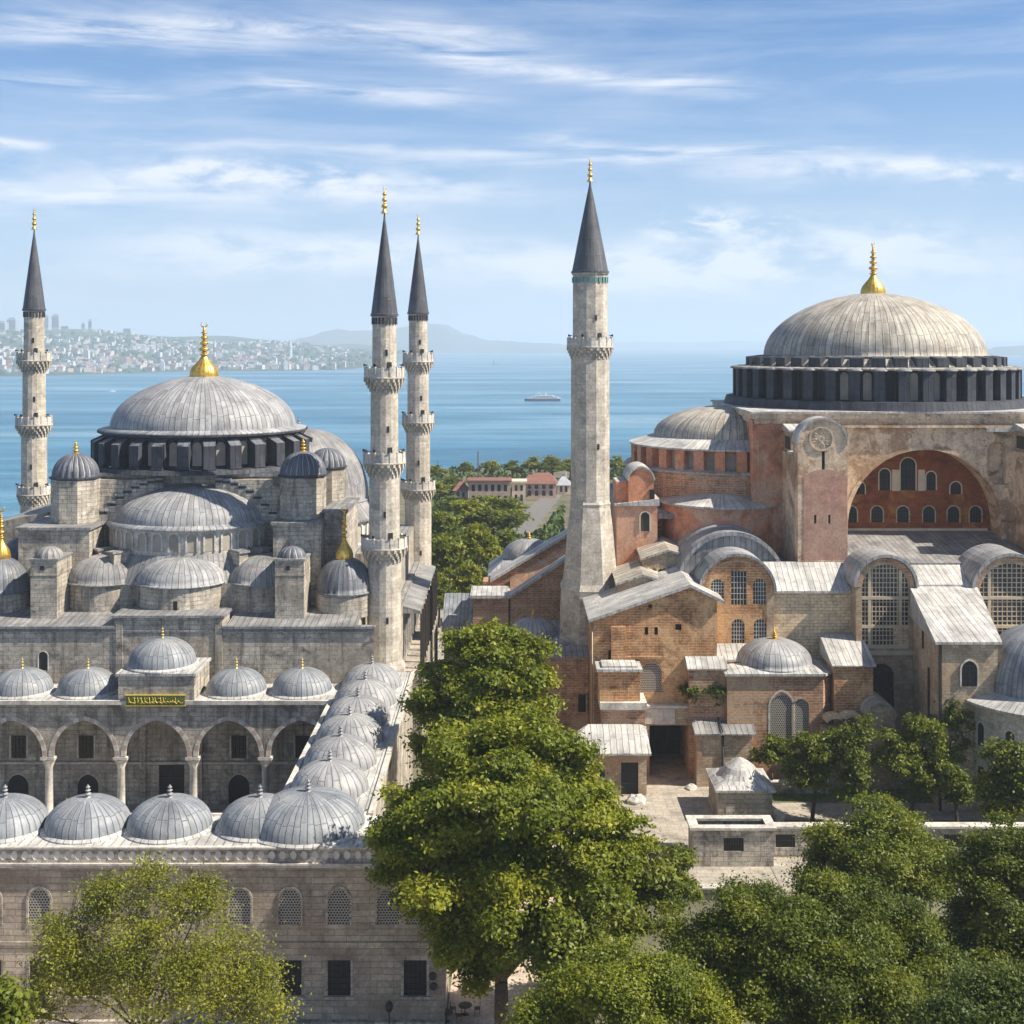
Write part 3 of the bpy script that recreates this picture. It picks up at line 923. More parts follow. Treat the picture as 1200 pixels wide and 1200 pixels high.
# ------------------------------------------------------------------ courtyard of the mosque
RZ = 14.4
yard = thing('courtyard_building', (-36, 106, 0), 'domed grey stone courtyard building with rows of small lead domes in front of the mosque', 'courtyard')
def courtyard():
    P = yard
    y0 = 102.8
    ups = [X(p, y0) for p in (-12, 46, 105, 163, 222, 281, 340, 397, 455, 489)]
    los = [X(p, y0) for p in (-12, 48, 106, 164, 222, 281, 340, 397.5, 486.5)]
    hu = [arch(x, 1.75, 8.15, 9.95, 1.2) for x in ups]
    hl = [arch(x, 1.85, 2.45, 5.3, 0) for x in los]
    w = MB()
    pierced(w, (0, y0, 0), (1, 0, 0), [(-62, 0), (-5.4, 0), (-5.4, 12.75), (-62, 12.75)], hu + hl, [0.4] * 10 + [0.5] * 9, 0)
    w.face([(-5.4, y0, 0), (-5.4, 109, 0), (-5.4, 109, 12.75), (-5.4, y0, 12.75)])
    w.face([(-5.4, 109, 0), (-12.3, 109, 0), (-12.3, 109, 12.75), (-5.4, 109, 12.75)])
    w.face([(-62, 109.45, 0), (-20.2, 109.45, 0), (-20.2, 109.45, RZ - .3), (-62, 109.45, RZ - .3)][::-1])
    wl = w.build('outer_wall', 'ashlar_brown', P)
    me = window_mesh('lattice_window', 1.75, 3.0, 1.2, 'lattice', frame='ashlar', ft=0.17, sill=False)
    for x in ups:
        put('lattice_window', me, wl, (x, y0 + 0.06, 8.15))
    me2 = window_mesh('barred_window', 1.85, 2.85, 0, 'dark', 'iron', 5, 6, 'ashlar', 0.2, 0.04, True)
    for x in los:
        o = put('barred_window', me2, wl, (x, y0 + 0.1, 2.45))
    pl = MB().box(-62, -5.4, y0 - 0.35, y0 - 0.004, 0, 0.55).build('plinth', 'ashlar', P)
    st = MB()
    st.box(-62, -5.4, y0 - 0.12, y0 - 0.004, 6.55, 6.8)
    st.build('string_course', 'ashlar_brown', P)
    c = MB()
    for i, (d, za, zb) in enumerate(((0.15, 12.75, 12.9), (0.3, 12.903, 13.05), (0.42, 13.053, 13.2))):
        c.box(-62, -5.4 + d, y0 - d, y0 + 1.2, za, zb)
    c.build('cornice', 'trim', P)
    b = MB()
    holes = []
    x = -61.4
    while x < -6:
        holes.append(circle(x, 13.78, 0.27, 10, 1.35))
        x += 0.86
    pierced(b, (0, y0 - 0.2, 0), (1, 0, 0), [(-62, 13.2), (-5.5, 13.2), (-5.5, 14.3), (-62, 14.3)], holes, 0.09, 0, 1, sides=0.3, back=True)
    for h in holes:
        flat(b, (0, y0 - 0.2, 0), (1, 0, 0), h, 1, 0.09)  # pale backing, coloured to stand for the sunlit roof seen through the holes
    b.box(-62, -5.4, y0 - 0.28, y0 + 0.12, 14.303, 14.46, 2)
    b.build('parapet', ['ashlar', 'frame_white', 'trim'], P)
    r = MB()
    r.box(-62, -5.6, y0 + 0.2, 109.6, RZ - 0.25, RZ)
    r.box(-20.35, -12.2, 109.603, 157, RZ - 0.25, RZ - 0.004)
    r.box(-62, -20.353, 144.85, 151.85, RZ - 0.25, RZ - 0.008)
    r.build('roof', 'lead_white', P)
    e = MB()
    e.box(-20.65, -20.2, 109.65, 144.6, RZ - 0.3, RZ + 0.16)
    e.box(-12.35, -11.9, 109.65, 157, RZ - 0.3, RZ + 0.2)
    e.box(-62, -20.7, 109.62, 109.95, RZ - 0.35, RZ + 0.1)
    e.box(-62, -20.7, 144.5, 144.84, RZ - 0.45, RZ + 0.02)
    e.build('roof_edge', 'trim', P)
    sw = MB()
    sw.face([(-12.2, 109, 0), (-12.2, 157, 0), (-12.2, 157, RZ - .3), (-12.2, 109, RZ - .3)])
    sw.build('side_wall', 'ashlar', P)
    # arcades: pointed arches on columns
    def arcade(O, U, L, centers, span, zs, k, thick, zt, name='arcade_wall'):
        out = [(0, zs - 0.15)]
        for c in centers:
            a = arch(c, span, zs - 0.15, zs, k)
            # left jamb -> over the arc -> right jamb
            arc = [a[0]] + list(reversed(a[2:])) + [a[1]]
            out += arc
        out += [(L, zs - 0.15), (L, zt), (0, zt)]
        w = MB()
        pierced(w, O, U, out, [], 0, 0, sides=thick, back=True)
        return w.build(name, 'ashlar', P)
    cols = [-60.8 + 8.2 * i for i in range(6)]
    cen = [(a + b) / 2 for a, b in zip(cols, cols[1:])]
    aw = arcade((-62, 145, 0), (1, 0, 0), 41.8, [c + 62 for c in cen], 7.0, 8.0, 1.17, 0.9, RZ - 0.45)
    for c in cen:
        vb = MB()
        ins = arch(c, 7.0, 7.9, 8.0, 1.17, 10); outs = arch(c, 8.0, 7.9, 8.0, 1.15, 10)
        ins, outs = ins[1:] + ins[:1], outs[1:] + outs[:1]
        for i in range(len(ins) - 1):
            a, b_, d, g = ins[i], ins[i + 1], outs[i + 1], outs[i]
            vb.face([(a[0], 144.96, a[1]), (g[0], 144.96, g[1]), (d[0], 144.96, d[1]), (b_[0], 144.96, b_[1])], i % 2)
            vb.face([(g[0], 144.96, g[1]), (g[0], 145, g[1]), (d[0], 145, d[1]), (d[0], 144.96, d[1])], i % 2)
        vb.build('arch_band', ['trim', 'voussoir_red'], aw)
    cm = MB()
    cm.lathe([(0.72, 0), (0.72, 0.3), (0.5, 0.55), (0.46, 0.6), (0.41, 6.6), (0.45, 6.65), (0.45, 6.75)], 16, sm=True)
    colm = cm.build('column', 'trim', mesh_only=True)
    cp = MB()
    cp.lathe([(0.46, 6.7), (0.6, 7.1), (0.78, 7.5), (0.8, 7.55)], 8, sm=False)
    cp.box(-0.8, 0.8, -0.55, 0.55, 7.55, 7.87)
    capm = cp.build('capital', 'trim', mesh_only=True)
    for x in cols:
        o = put('column', colm, P, (x, 145.45, 0))
        put('capital', capm, o, (x, 145.45, 0))
    side_y = [110.6 + 6.86 * i for i in range(6)]
    arcade((-20.2, 146, 0), (0, -1, 0), 36.4, [146 - (a + b) / 2 for a, b in zip(side_y, side_y[1:])], 5.9, 8.0, 1.17, 0.9, RZ - 0.45)
    for y in side_y:
        o = put('column', colm, P, (-19.75, y, 0), PI / 2)
        put('capital', capm, o, (-19.75, y, 0))
    # roof domes, each with its finial
    fin = finial_mesh(1.6, 0.27, 'lead_pale', crescent=False)
    fgold = finial_mesh(1.9, 0.2, 'old_gilt', crescent=False)
    def roof_dome(x, y, r, h, mat, fm, z=RZ, n=56):
        mb = MB()
        mb.lathe([(r + 0.28, z - 0.02), (r + 0.28, z + 0.12), (r + 0.02, z + 0.3)], 8 if mat != 'lead_blue' else 28, (x, y), PI / 8, 2 * PI + PI / 8, 1, False)
        ph = random.Random(int(x * 31 + y * 17)).uniform(0, 1)
        mb.dome(r, z + 0.2, h, n, (x, y), 12, 0, 0.92, 0, 0.62, a0=ph, a1=ph + 2 * PI)
        d = mb.build('dome', [mat, 'lead_white'], P, (x, y, z))
        put('finial', fm, d, (x, y, z + h + 0.12))
        return d
    for px in (6, 103, 199):
        roof_dome(X(px, 106.9), 106.9, 3.5, 2.35, 'lead_blue', fin)
    roof_dome(X(304, 106.9), 107.1, 3.4, 2.3, 'lead_blue', fin)
    roof_dome(X(361, 107.2), 107.2, 4.75, 2.75, 'lead_blue', fin, n=64)
    for y in (150.3, 143.4, 136.6, 129.8, 122.8, 115.6):
        roof_dome(-16.45, y, 3.5, 2.55, 'lead_pale', fin)
    for px in (-54, 26, 103, 277, 354):
        roof_dome(X(px, 148.5), 148.5, 3.45, 2.5, 'lead_blue', fgold)
    # raised block over the central bay with its gilded inscription
    pb = MB()
    pb.box(-44.5, -35.9, 144.62, 151.85, RZ - 0.5, 17.2)
    pk = pb.build('entrance_block', 'ashlar', P)
    ed = MB().box(-44.75, -35.65, 144.4, 151.85, 17.203, 17.5).build('cornice', 'lead_white', pk)
    d = roof_dome(X(191, 148.6), 148.4, 3.85, 2.9, 'lead_blue', fgold, 17.55)
    x0, x1 = X(148, 144.6), X(217, 144.6)
    z0, z1 = 13.93, 15.0
    sg = MB()
    sg.box(x0, x1, 144.4, 144.618, z0, z1, 0)
    sg.box(x0 - .1, x1 + .1, 144.37, 144.617, z1 + .002, z1 + 0.1, 1)
    sg.box(x0 - .1, x1 + .1, 144.37, 144.617, z0 - 0.1, z0 - .002, 1)
    sign = sg.build('inscription_panel', ['panel_green', 'letter_gold'], pk)
    rnd = random.Random(11)
    lt = MB()
    x = x0 + 0.3
    while x < x1 - 0.5:       # interlaced gold script strokes
        wd = rnd.uniform(0.35, 0.7)
        zb = z0 + rnd.uniform(0.15, 0.35)
        pts = []
        for i in range(9):
            t = i / 8
            pts.append((x + wd * t, 144.385, zb + 0.12 * math.sin(t * PI * 2 + rnd.uniform(-.5, .5)) + (0.25 * t if rnd.random() < .3 else 0.05)))
        lt.tube(pts, [0.035 + 0.02 * math.sin(PI * i / 8) for i in range(9)], 5)
        if rnd.random() < 0.75:
            xs = x + wd * rnd.uniform(.1, .9)
            lt.tube([(xs, 144.385, zb), (xs + .02, 144.385, zb + .3), (xs - 0.04, 144.385, z1 - 0.14)], [0.045, 0.045, 0.025], 5)
        if rnd.random() < 0.5:
            xs = x + wd * rnd.uniform(.1, .9)
            lt.tube([(xs, 144.385, z1 - 0.3), (xs + .09, 144.385, z1 - 0.24)], [0.04, 0.04], 5)
        x += wd * 0.8
    lt.build('lettering', 'letter_gold', sign)
courtyard()

fp = thing('fountain_pavilion', (X(78, 128), 128, 0), 'small domed fountain kiosk in the courtyard, only its gilt finial showing between the near domes', 'fountain')
def fountain():
    x, y = X(78, 128), 128
    mb = MB()
    mb.lathe([(3.0, 5.2), (3.0, 5.9), (3.3, 6.0)], 6, (x, y), 0, 2 * PI, 0, False)
    mb.dome(2.9, 6.0, 1.9, 36, (x, y), 8, 0.3)
    d = mb.build('dome', 'lead_pale', fp)
    put('finial', finial_mesh(1.9, 0.34), d, (x, y, 7.9))
    cm = MB().lathe([(0.3, 0), (0.22, 0.2), (0.2, 5.0), (0.34, 5.25)], 10).build('column', 'trim', mesh_only=True)
    for i in range(6):
        a = PI / 3 * i
        put('column', cm, fp, (x + 2.7 * math.cos(a), y + 2.7 * math.sin(a), 0))
    MB().lathe([(1.9, 0), (1.9, 1.6), (1.7, 1.7), (0, 1.7)], 12, (x, y), sm=False).build('basin', 'trim', fp)
fountain()

lead('lead_fluted', (0.10, 0.11, 0.14), 0.87, 9, 0.1, 0.0, streak=0.5, rough=0.5, seed=23, light_seam=0.75)
lead('lead_blue_dark', (0.15, 0.16, 0.185), 0.7, 2.2, 0.2, 0.5, patch=(0.24, 0.245, 0.255), streak=0.5, rough=0.5, seed=25)
# ------------------------------------------------------------------ mosque
mosque = thing('mosque', (-42, 170, 0), 'grey stone mosque with cascading lead domes and a gilt-topped main dome, at left', 'mosque')
def build_mosque():
    P = mosque
    yw = 152.0
    # front wall: courtyard doors and windows below, plain upper wall above
    hs, vv = [], []
    wins = []
    for px in (22, 101, 280, 355):
        x = X(px, yw); hs.append(arch(x, 1.8, 5.5, 8.2, 0)); vv.append(0.5); wins.append(('shuttered_window', x, 5.5))
    for px in (21, 103, 280, 366):
        x = X(px, yw); hs.append(arch(x, 2.5, 0.05, 2.3, 1.1)); vv.append(0.7); wins.append(('door', x, 0.05))
    xp = X(201, yw)
    hs.append(arch(xp, 3.0, 0.05, 4.7, 0)); vv.append(1.6); wins.append(('portal', xp, 0.05))
    xs = X(50.5, yw)
    hs.append(arch(xs, 1.1, 15.9, 17.6, 1.0)); vv.append(0.6); wins.append(('small_door', xs, 15.9))
    w = MB()
    pierced(w, (0, yw, 0), (1, 0, 0), [(-66, 0), (-16.4, 0), (-16.4, 20.9), (-34.4, 20.9), (-34.4, 22.2), (-47.2, 22.2), (-47.2, 20.9), (-66, 20.9)], hs, vv)
    # pilaster strips and side faces
    w.box(-47.0, -46.2, yw - 0.16, yw - 0.004, RZ + .1, 22.1)
    w.box(-35.2, -34.4, yw - 0.16, yw - 0.004, RZ + .1, 22.1)
    w.box(-47.2, -34.4, yw + 0.01, yw + 4, 20.9, 22.2)
    wl = w.build('front_wall', 'ashlar', P)
    mw = window_mesh('window', 1.8, 2.7, 0, 'dark_wood', 'bark', 4, 5, 'trim', 0.2, 0.06)
    md = window_mesh('door', 2.5, 3.5, 1.1, 'dark', None, frame='trim', ft=0.3)
    mp = window_mesh('portal', 3.0, 4.65, 0, 'dark', 'dark_wood', 2, 3, 'trim', 0.55, 0.12)
    ms = window_mesh('door', 1.1, 2.25, 1.0, 'dark', None, frame='trim', ft=0.12)
    for k, x, z in wins:
        if k == 'shuttered_window': put('window', mw, wl, (x, yw + 0.1, z))
        elif k == 'door': put('door', md, wl, (x, yw + 0.16, z))
        elif k == 'portal': put('door', mp, wl, (x, yw + 0.3, z))['label'] = 'tall dark main portal'
        else: put('door', ms, wl, (x, yw + 0.1, z))
    nich = MB()
    frame_bars(nich, xp, 6.0, 0, 8.6, 1.1, 0.7, yw - 0.3, yw, 0)
    nich.build('portal_niche', 'ashlar', wl)
    led = MB().box(-62, -20.3, yw - 0.22, yw - 0.004, 4.85, 5.1).build('ledge', 'trim', wl)
    co = MB()
    co.box(-66, -47.21, yw - 0.3, yw + 0.6, 20.903, 21.2)
    co.box(-34.39, -16.2, yw - 0.3, yw + 0.6, 20.903, 21.2)
    co.box(-47.5, -34.1, yw - 0.3, yw + 4.2, 22.203, 22.5)
    co.box(-66, -16.2, yw - 0.1, yw - 0.005, 20.5, 20.7)
    co.build('cornice', 'lead_roof', P)
    # lower body and its lead terrace
    b = MB()
    b.prism([(-66, yw + 0.62), (-18.6, yw + 0.62), (-18.6, 164), (-14.2, 164), (-14.2, 206), (-66, 206)], 0, 20.95, 0, 1)
    b.build('body', ['ashlar', 'lead_roof'], P)
    for xa, xb in ((-66, -47.6), (-34, -18.7)):
        MB().prism([(xa, 152.7), (xb, 152.7), (xb, 160), (xa, 160)], 20.96, lambda x, y: 21.15 + (y - 152.7) * 0.12).build('terrace_roof', 'lead_roof', P)
    # first tier below the half dome
    q = MB()
    poly = [(-54.0, 160), (-52.4, 158.2), (-29.6, 158.2), (-28.6, 160), (-28.6, 168), (-54, 168)]
    q.prism(poly, 20.9, 25.0, 0, 1)
    q.lathe([(5.6, 21.4), (5.6, 25.3)], 20, (-41.2, 160.2), PI, 2 * PI, 0, False)
    for cx in (-51.3, -31.2):
        q.lathe([(4.6, 21.4), (4.6, 25.1)], 20, (cx, 161.8), PI, 2 * PI, 0, False)
    tier = q.build('lower_tier', ['ashlar', 'lead_roof'], P)
    MB().obox((X(204, 154.7), 154.68), 0, 0.8, 0.12, 22.3, 23.6).build('window', 'dark', tier)
    for cx, cy, r, h, n in ((-41.2, 160.2, 5.65, 2.9, 64), (-51.3, 161.8, 4.7, 3.1, 56), (-31.2, 161.8, 4.7, 3.1, 56)):
        d = MB()
        d.dome(r, 25.25 if r > 5 else 25.05, h, n, (cx, cy), 10, 0.3, 0.95, 0, 0.7)
        d.build('exedra_dome', 'lead_pale' if r > 5 else 'lead_roof', P, (cx, cy, 25))
    # big half dome over the front
    hc = (-42.0, 170.0)
    s = MB()
    s.lathe([(13.2, 24.9), (11.1, 28.3)], 48, hc, PI * 0.95, PI * 2.05, 1, False)
    s.lathe([(10.9, 28.0), (10.9, 31.3)], 60, hc, PI * 0.95, PI * 2.05, 0, False)
    s.lathe([(10.9, 31.1), (11.3, 31.2), (11.3, 31.5)], 60, hc, PI * 0.95, PI * 2.05, 0, False)
    dr = s.build('half_drum', ['trim', 'lead_roof'], P)
    wm = window_mesh('window', 1.15, 2.3, 1.0, 'blind_panel', None, frame='trim', ft=0.2)
    for i in range(15):
        a = PI * (1.06 + 0.88 * i / 14)
        put('window', wm, dr, (hc[0] + 10.93 * math.cos(a), hc[1] + 10.93 * math.sin(a), 28.75), a + PI / 2)
    d = MB()
    d.lathe([(11.5, 31.4), (11.55, 31.6), (10.2, 31.95)], 80, hc, 0, 2 * PI, 0, True, 0.75)
    d.dome(10.4, 31.8, 4.7, 90, hc, 16, 0, 1.1, 0, 0.75)
    d.build('half_dome', 'lead_pale', P, (*hc, 31))
    for a in (1.72 * PI, 1.80 * PI, 1.30 * PI, 1.22 * PI):      # flying buttress blocks on the skirt
        bb = MB()
        c = (hc[0] + 12.2 * math.cos(a), hc[1] + 12.2 * math.sin(a))
        bb.obox(c, a, 2.4, 1.2, 24.5, 28.6, 0, 1)
        bb.obox(c, a, 2.9, 1.5, 28.603, 28.85, 1, 1)
        bb.build('buttress', ['ashlar', 'lead_roof'], P)
    # square base with stepped shoulders
    b = MB()
    b.box(-54.3, -28.0, 168, 195, 20.9, 37.3, 0, 1)
    b.box(-54.8, -27.5, 167.6, 195.5, 37.303, 37.75, 2, 1)
    for i in range(9):
        h = 37.0 - 0.082 * i * i
        for sx in (-1, 1):
            xa, xb = hc[0] + sx * (3.4 + i), hc[0] + sx * 12.2
            x0_, x1_ = min(xa, xb), max(xa, xb)
            b.box(x0_, x1_, 166.6 - 0.08 * i, 166.67 - 0.08 * i + (0.008 if i else 1.3), 28, h, 0)
            xc_, xd_ = sorted((xa, xa + sx * 1.12))
            b.box(xc_, xd_, 166.5 - 0.08 * i, 167.9, h + 0.003, h + 0.24, 2)
            b.box(xc_, xd_, 166.58 - 0.08 * i, 166.6 - 0.08 * i, h - 0.42, h - 0.1, 1)
    b.build('main_block', ['ashlar', 'lead_dark', 'lead_pale'], P)
    # main drum: dark lead buttresses between windows
    c0 = (-43.4, 180.5)
    dm = MB()
    dm.lathe([(15.9, 37.7), (15.6, 38.25), (14.6, 38.35)], 64, c0, 0, 2 * PI, 0, False)
    dm.lathe([(13.4, 38.3), (13.4, 42.5)], 64, c0, 0, 2 * PI, 1, False)
    dm.lathe([(14.0, 42.35), (14.4, 42.5), (14.4, 42.75)], 72, c0, 0, 2 * PI, 0, False)
    drum = dm.build('drum', ['lead_dark', 'lead_dark'], P)
    wm2 = window_mesh('window', 1.2, 3.1, 1.0, 'blind_panel', None, frame='lead_dark', ft=0.25)
    bm = MB()
    bm.prism([(0, -0.85), (1.9, -0.75), (1.9, 0.75), (0, 0.85)], 0, lambda x, y: 3.9 - 0.45 * x, 0, 1)
    bm.prism([(-.1, -0.95), (2.15, -0.85), (2.15, 0.85), (-.1, 0.95)], 0, lambda x, y: 0.12)
    bmesh_ = bm.build('buttress', ['lead_dark', 'lead_blue_dark'], mesh_only=True)
    K = 28
    for i in range(K):
        a = 2 * PI * (i + 0.25) / K
        put('buttress', bmesh_, drum, (c0[0] + 13.3 * math.cos(a), c0[1] + 13.3 * math.sin(a), 38.35), a)
        a += PI / K
        put('window', wm2, drum, (c0[0] + 13.45 * math.cos(a), c0[1] + 13.45 * math.sin(a), 38.7), a + PI / 2)
    d = MB()
    d.lathe([(14.2, 42.7), (14.25, 42.9), (12.6, 43.25)], 96, c0, 0, 2 * PI, 0, True, 0.85)
    d.dome(12.75, 43.1, 7.1, 120, c0, 20, 0, 1.13, 0, 0.8)
    md_ = d.build('dome', 'lead_pale', P, (*c0, 42.7))
    put('finial', finial_mesh(8.6, 2.05, bulb=True), md_, (*c0, 49.9), 0.3)
    # domed corner turrets
    fing = finial_mesh(2.2, 0.4)
    def turret(x, y, z0, z1, r, fin=True, h=None):
        mb = MB()
        mb.lathe([(r, z0), (r, z1 - 0.3)], 8, (x, y), PI / 8, 2 * PI + PI / 8, 0, False)
        mb.lathe([(r, z1 - 0.35), (r + 0.22, z1 - 0.2), (r + 0.22, z1), (r - 0.2, z1 + 0.02)], 8, (x, y), PI / 8, 2 * PI + PI / 8, 1, False)
        o = mb.build('turret', ['ashlar', 'lead_dark'], P)
        cp = MB()
        cp.dome(r * 0.98, z1, h or r * 0.95, 110, (x, y), 12, 0, 0.9, 0, 0.87, flute=(round(r * 0.98 * 2 * PI / 0.87), 0.09))
        c = cp.build('turret_dome', 'lead_fluted', o)
        if fin:
            put('finial', fing, c, (x, y, z1 + (h or r * 0.95) - 0.05))
        MB().obox((x + r * 0.93 * math.cos(-0.9), y + r * 0.93 * math.sin(-0.9)), -0.9 + .12, 0.1, 0.6, z0 + 1.0, z0 + 2.6).build('window', 'dark', o)
    turret(-56.4, 165.5, 25, 37.6, 3.05)
    turret(-27.0, 165.5, 25, 37.9, 3.05)
    turret(-25.2, 174.5, 25, 38.0, 2.6, False)
    # stepped weight blocks beside the half dome
    for x0, x1, y0, y1, zt in ((-61.8, -52.9, 160.2, 172, 31.4), (-29.9, -23.9, 160.2, 172, 32.0), (-23.88, -21.2, 163, 176, 33.2)):
        w = MB().box(x0, x1, y0, y1, 20.9, zt, 0, 1)
        w.box(x0 - .28, x1 + .28 if zt != 32.0 else x1, y0 - .3, y1 + .2, zt + .003, zt + .33, 1)
        w.build('weight_block', ['ashlar', 'lead_roof'], P)
    MB().prism([(-70, 172.3), (-54.4, 172.3), (-54.4, 195), (-70, 195)], 20.9, lambda x, y: 30.5 + (x + 70) * 0.2, 0, 1).build('side_block', ['ashlar', 'lead_roof'], P)
    # square stair towers on the terrace
    for x0, x1, fl in ((-58.3, -55.1, 0), (-28.7, -25.2, 1)):
        s = MB()
        s.box(x0, x1, 155, 160.19, 20.9, 28.4, 0, 1)
        s.box(x0 - 0.15, x1 + 0.15, 154.85, 160.19, 28.403, 28.65, 1)
        s.box(x0 - 0.06, x1 + 0.06, 154.94, 160.19, 26.6, 26.75, 0)
        st = s.build('stair_tower', ['ashlar', 'lead_roof'], P)
        cx = (x0 + x1) / 2
        c = MB()
        c.dome(1.7, 28.65, 1.25, 60, (cx, 156.8), 8, 0, 0.9, 0, 0.87, flute=(12, 0.08))
        c.build('cap', 'lead_fluted' if fl else 'lead_roof', st)
        MB().obox((cx - 0.2, 154.99), 0, 0.5, 0.1, 27.3, 27.8).build('window', 'dark', st)
    # gilt-topped side domes on the terrace
    for x in (X(403.5, 160), X(1.5, 160)):
        s = MB()
        s.lathe([(3.55, 21.0), (3.55, 24.0)], 24, (x, 160), 0, 2 * PI, 0, False)
        s.build('drum', 'ashlar', P)
        d = MB()
        d.dome(3.55, 24.0, 3.9, 84, (x, 160), 12, 0.25, 0.82, 0, 0.7, flute=(28, 0.035))
        o = d.build('side_dome', 'lead_blue_dark', P, (x, 160, 24))
        put('finial', finial_mesh(7.2, 1.15, bulb=True), o, (x, 160, 27.8), 0.4)
    # low dome in the shade at left
    d = MB()
    d.dome(2.8, 27.0, 2.6, 40, (X(28, 166), 166), 10, 0.2)
    d.build('side_dome', 'lead_blue_dark', P)
    # side half dome at right, on its arcaded drum
    sc0 = (-31.0, 186.0)
    s = MB()
    s.box(-36, -15.2, 172.5, 200, 20.9, 26.4, 0, 1)
    s.lathe([(11.6, 26.4), (11.6, 29.8)], 60, sc0, 0, 2 * PI, 2, False)
    s.lathe([(12.2, 29.7), (12.2, 30.0), (10.0, 32.6)], 60, sc0, 0, 2 * PI, 1, False)
    sd = s.build('half_drum', ['ashlar', 'lead_roof', 'trim'], P)
    wm3 = window_mesh('window', 1.4, 2.5, 1.0, 'blind_panel', None, frame='frame_white', ft=0.25)
    for i in range(16):
        a = -PI / 2 - 0.2 + 0.23 * i
        put('window', wm3, sd, (sc0[0] + 11.63 * math.cos(a), sc0[1] + 11.63 * math.sin(a), 26.9), a + PI / 2)
    d = MB()
    d.dome(10.1, 32.3, 10.0, 90, sc0, 16, 0.4, 0.85, 0, 0.75)
    o = d.build('half_dome', 'lead_roof', P, (*sc0, 32))
    put('finial', finial_mesh(2.2, 0.35, 'lead_pale'), o, (*sc0, 42.3))
    # side gallery along the right flank: dark posts under a lead eave
    g = MB()
    g.box(-14.18, -11.6, 165, 200, 0, 12.5, 0, 2)
    g.prism([(-14.18, 166.5), (-11.9, 166.5), (-11.9, 199.5), (-14.18, 199.5)], 19.6, lambda x, y: 20.6 - (x + 14.18) * 0.3, 1)
    ga = g.build('gallery', ['ashlar', 'lead_roof', 'paving'], P)
    pm = MB().box(-0.18, 0.18, -0.18, 0.18, 0, 7.1).build('post', 'dark_wood', mesh_only=True)
    for i in range(11):
        put('post', pm, ga, (-11.75, 166.3 + 3.2 * i, 12.5))
    gm = window_mesh('window', 1.6, 4.2, 1.0, 'dark', 'iron', 3, 5, 'trim', 0.2)
    for i in range(9):
        put('window', gm, ga, (-14.12, 168 + 3.6 * i, 13.6), PI / 2)


build_mosque()
# ------------------------------------------------------------------ red basilica
basilica = thing('basilica', (58, 190, 0), 'huge red and tan basilica with a broad ribbed dome and buttress towers, at right', 'basilica')

def gable_roof_vault(mb, cx, y0, y1, r, zs, m, over=0.35, thick=0.28, n=20):
    """half-cylinder roof running back from y0 to y1"""
    ro = r + over
    for i in range(n):
        a, b = PI * i / n, PI * (i + 1) / n
        p = [(cx + ro * math.cos(t), zs + ro * math.sin(t)) for t in (a, b)]
        q = [(cx + (ro - thick) * math.cos(t), zs + (ro - thick) * math.sin(t)) for t in (a, b)]
        u0, u1 = 0, y1 - y0
        s0, s1 = ro * a, ro * b
        mb.face([(p[0][0], y0, p[0][1]), (p[0][0], y1, p[0][1]), (p[1][0], y1, p[1][1]), (p[1][0], y0, p[1][1])], m, [(u0, s0), (u1, s0), (u1, s1), (u0, s1)], True)
        mb.face([(q[0][0], y0, q[0][1]), (p[0][0], y0, p[0][1]), (p[1][0], y0, p[1][1]), (q[1][0], y0, q[1][1])], m)
        mb.face([(q[0][0], y1, q[0][1]), (q[0][0], y0, q[0][1]), (q[1][0], y0, q[1][1]), (q[1][0], y1, q[1][1])], m)

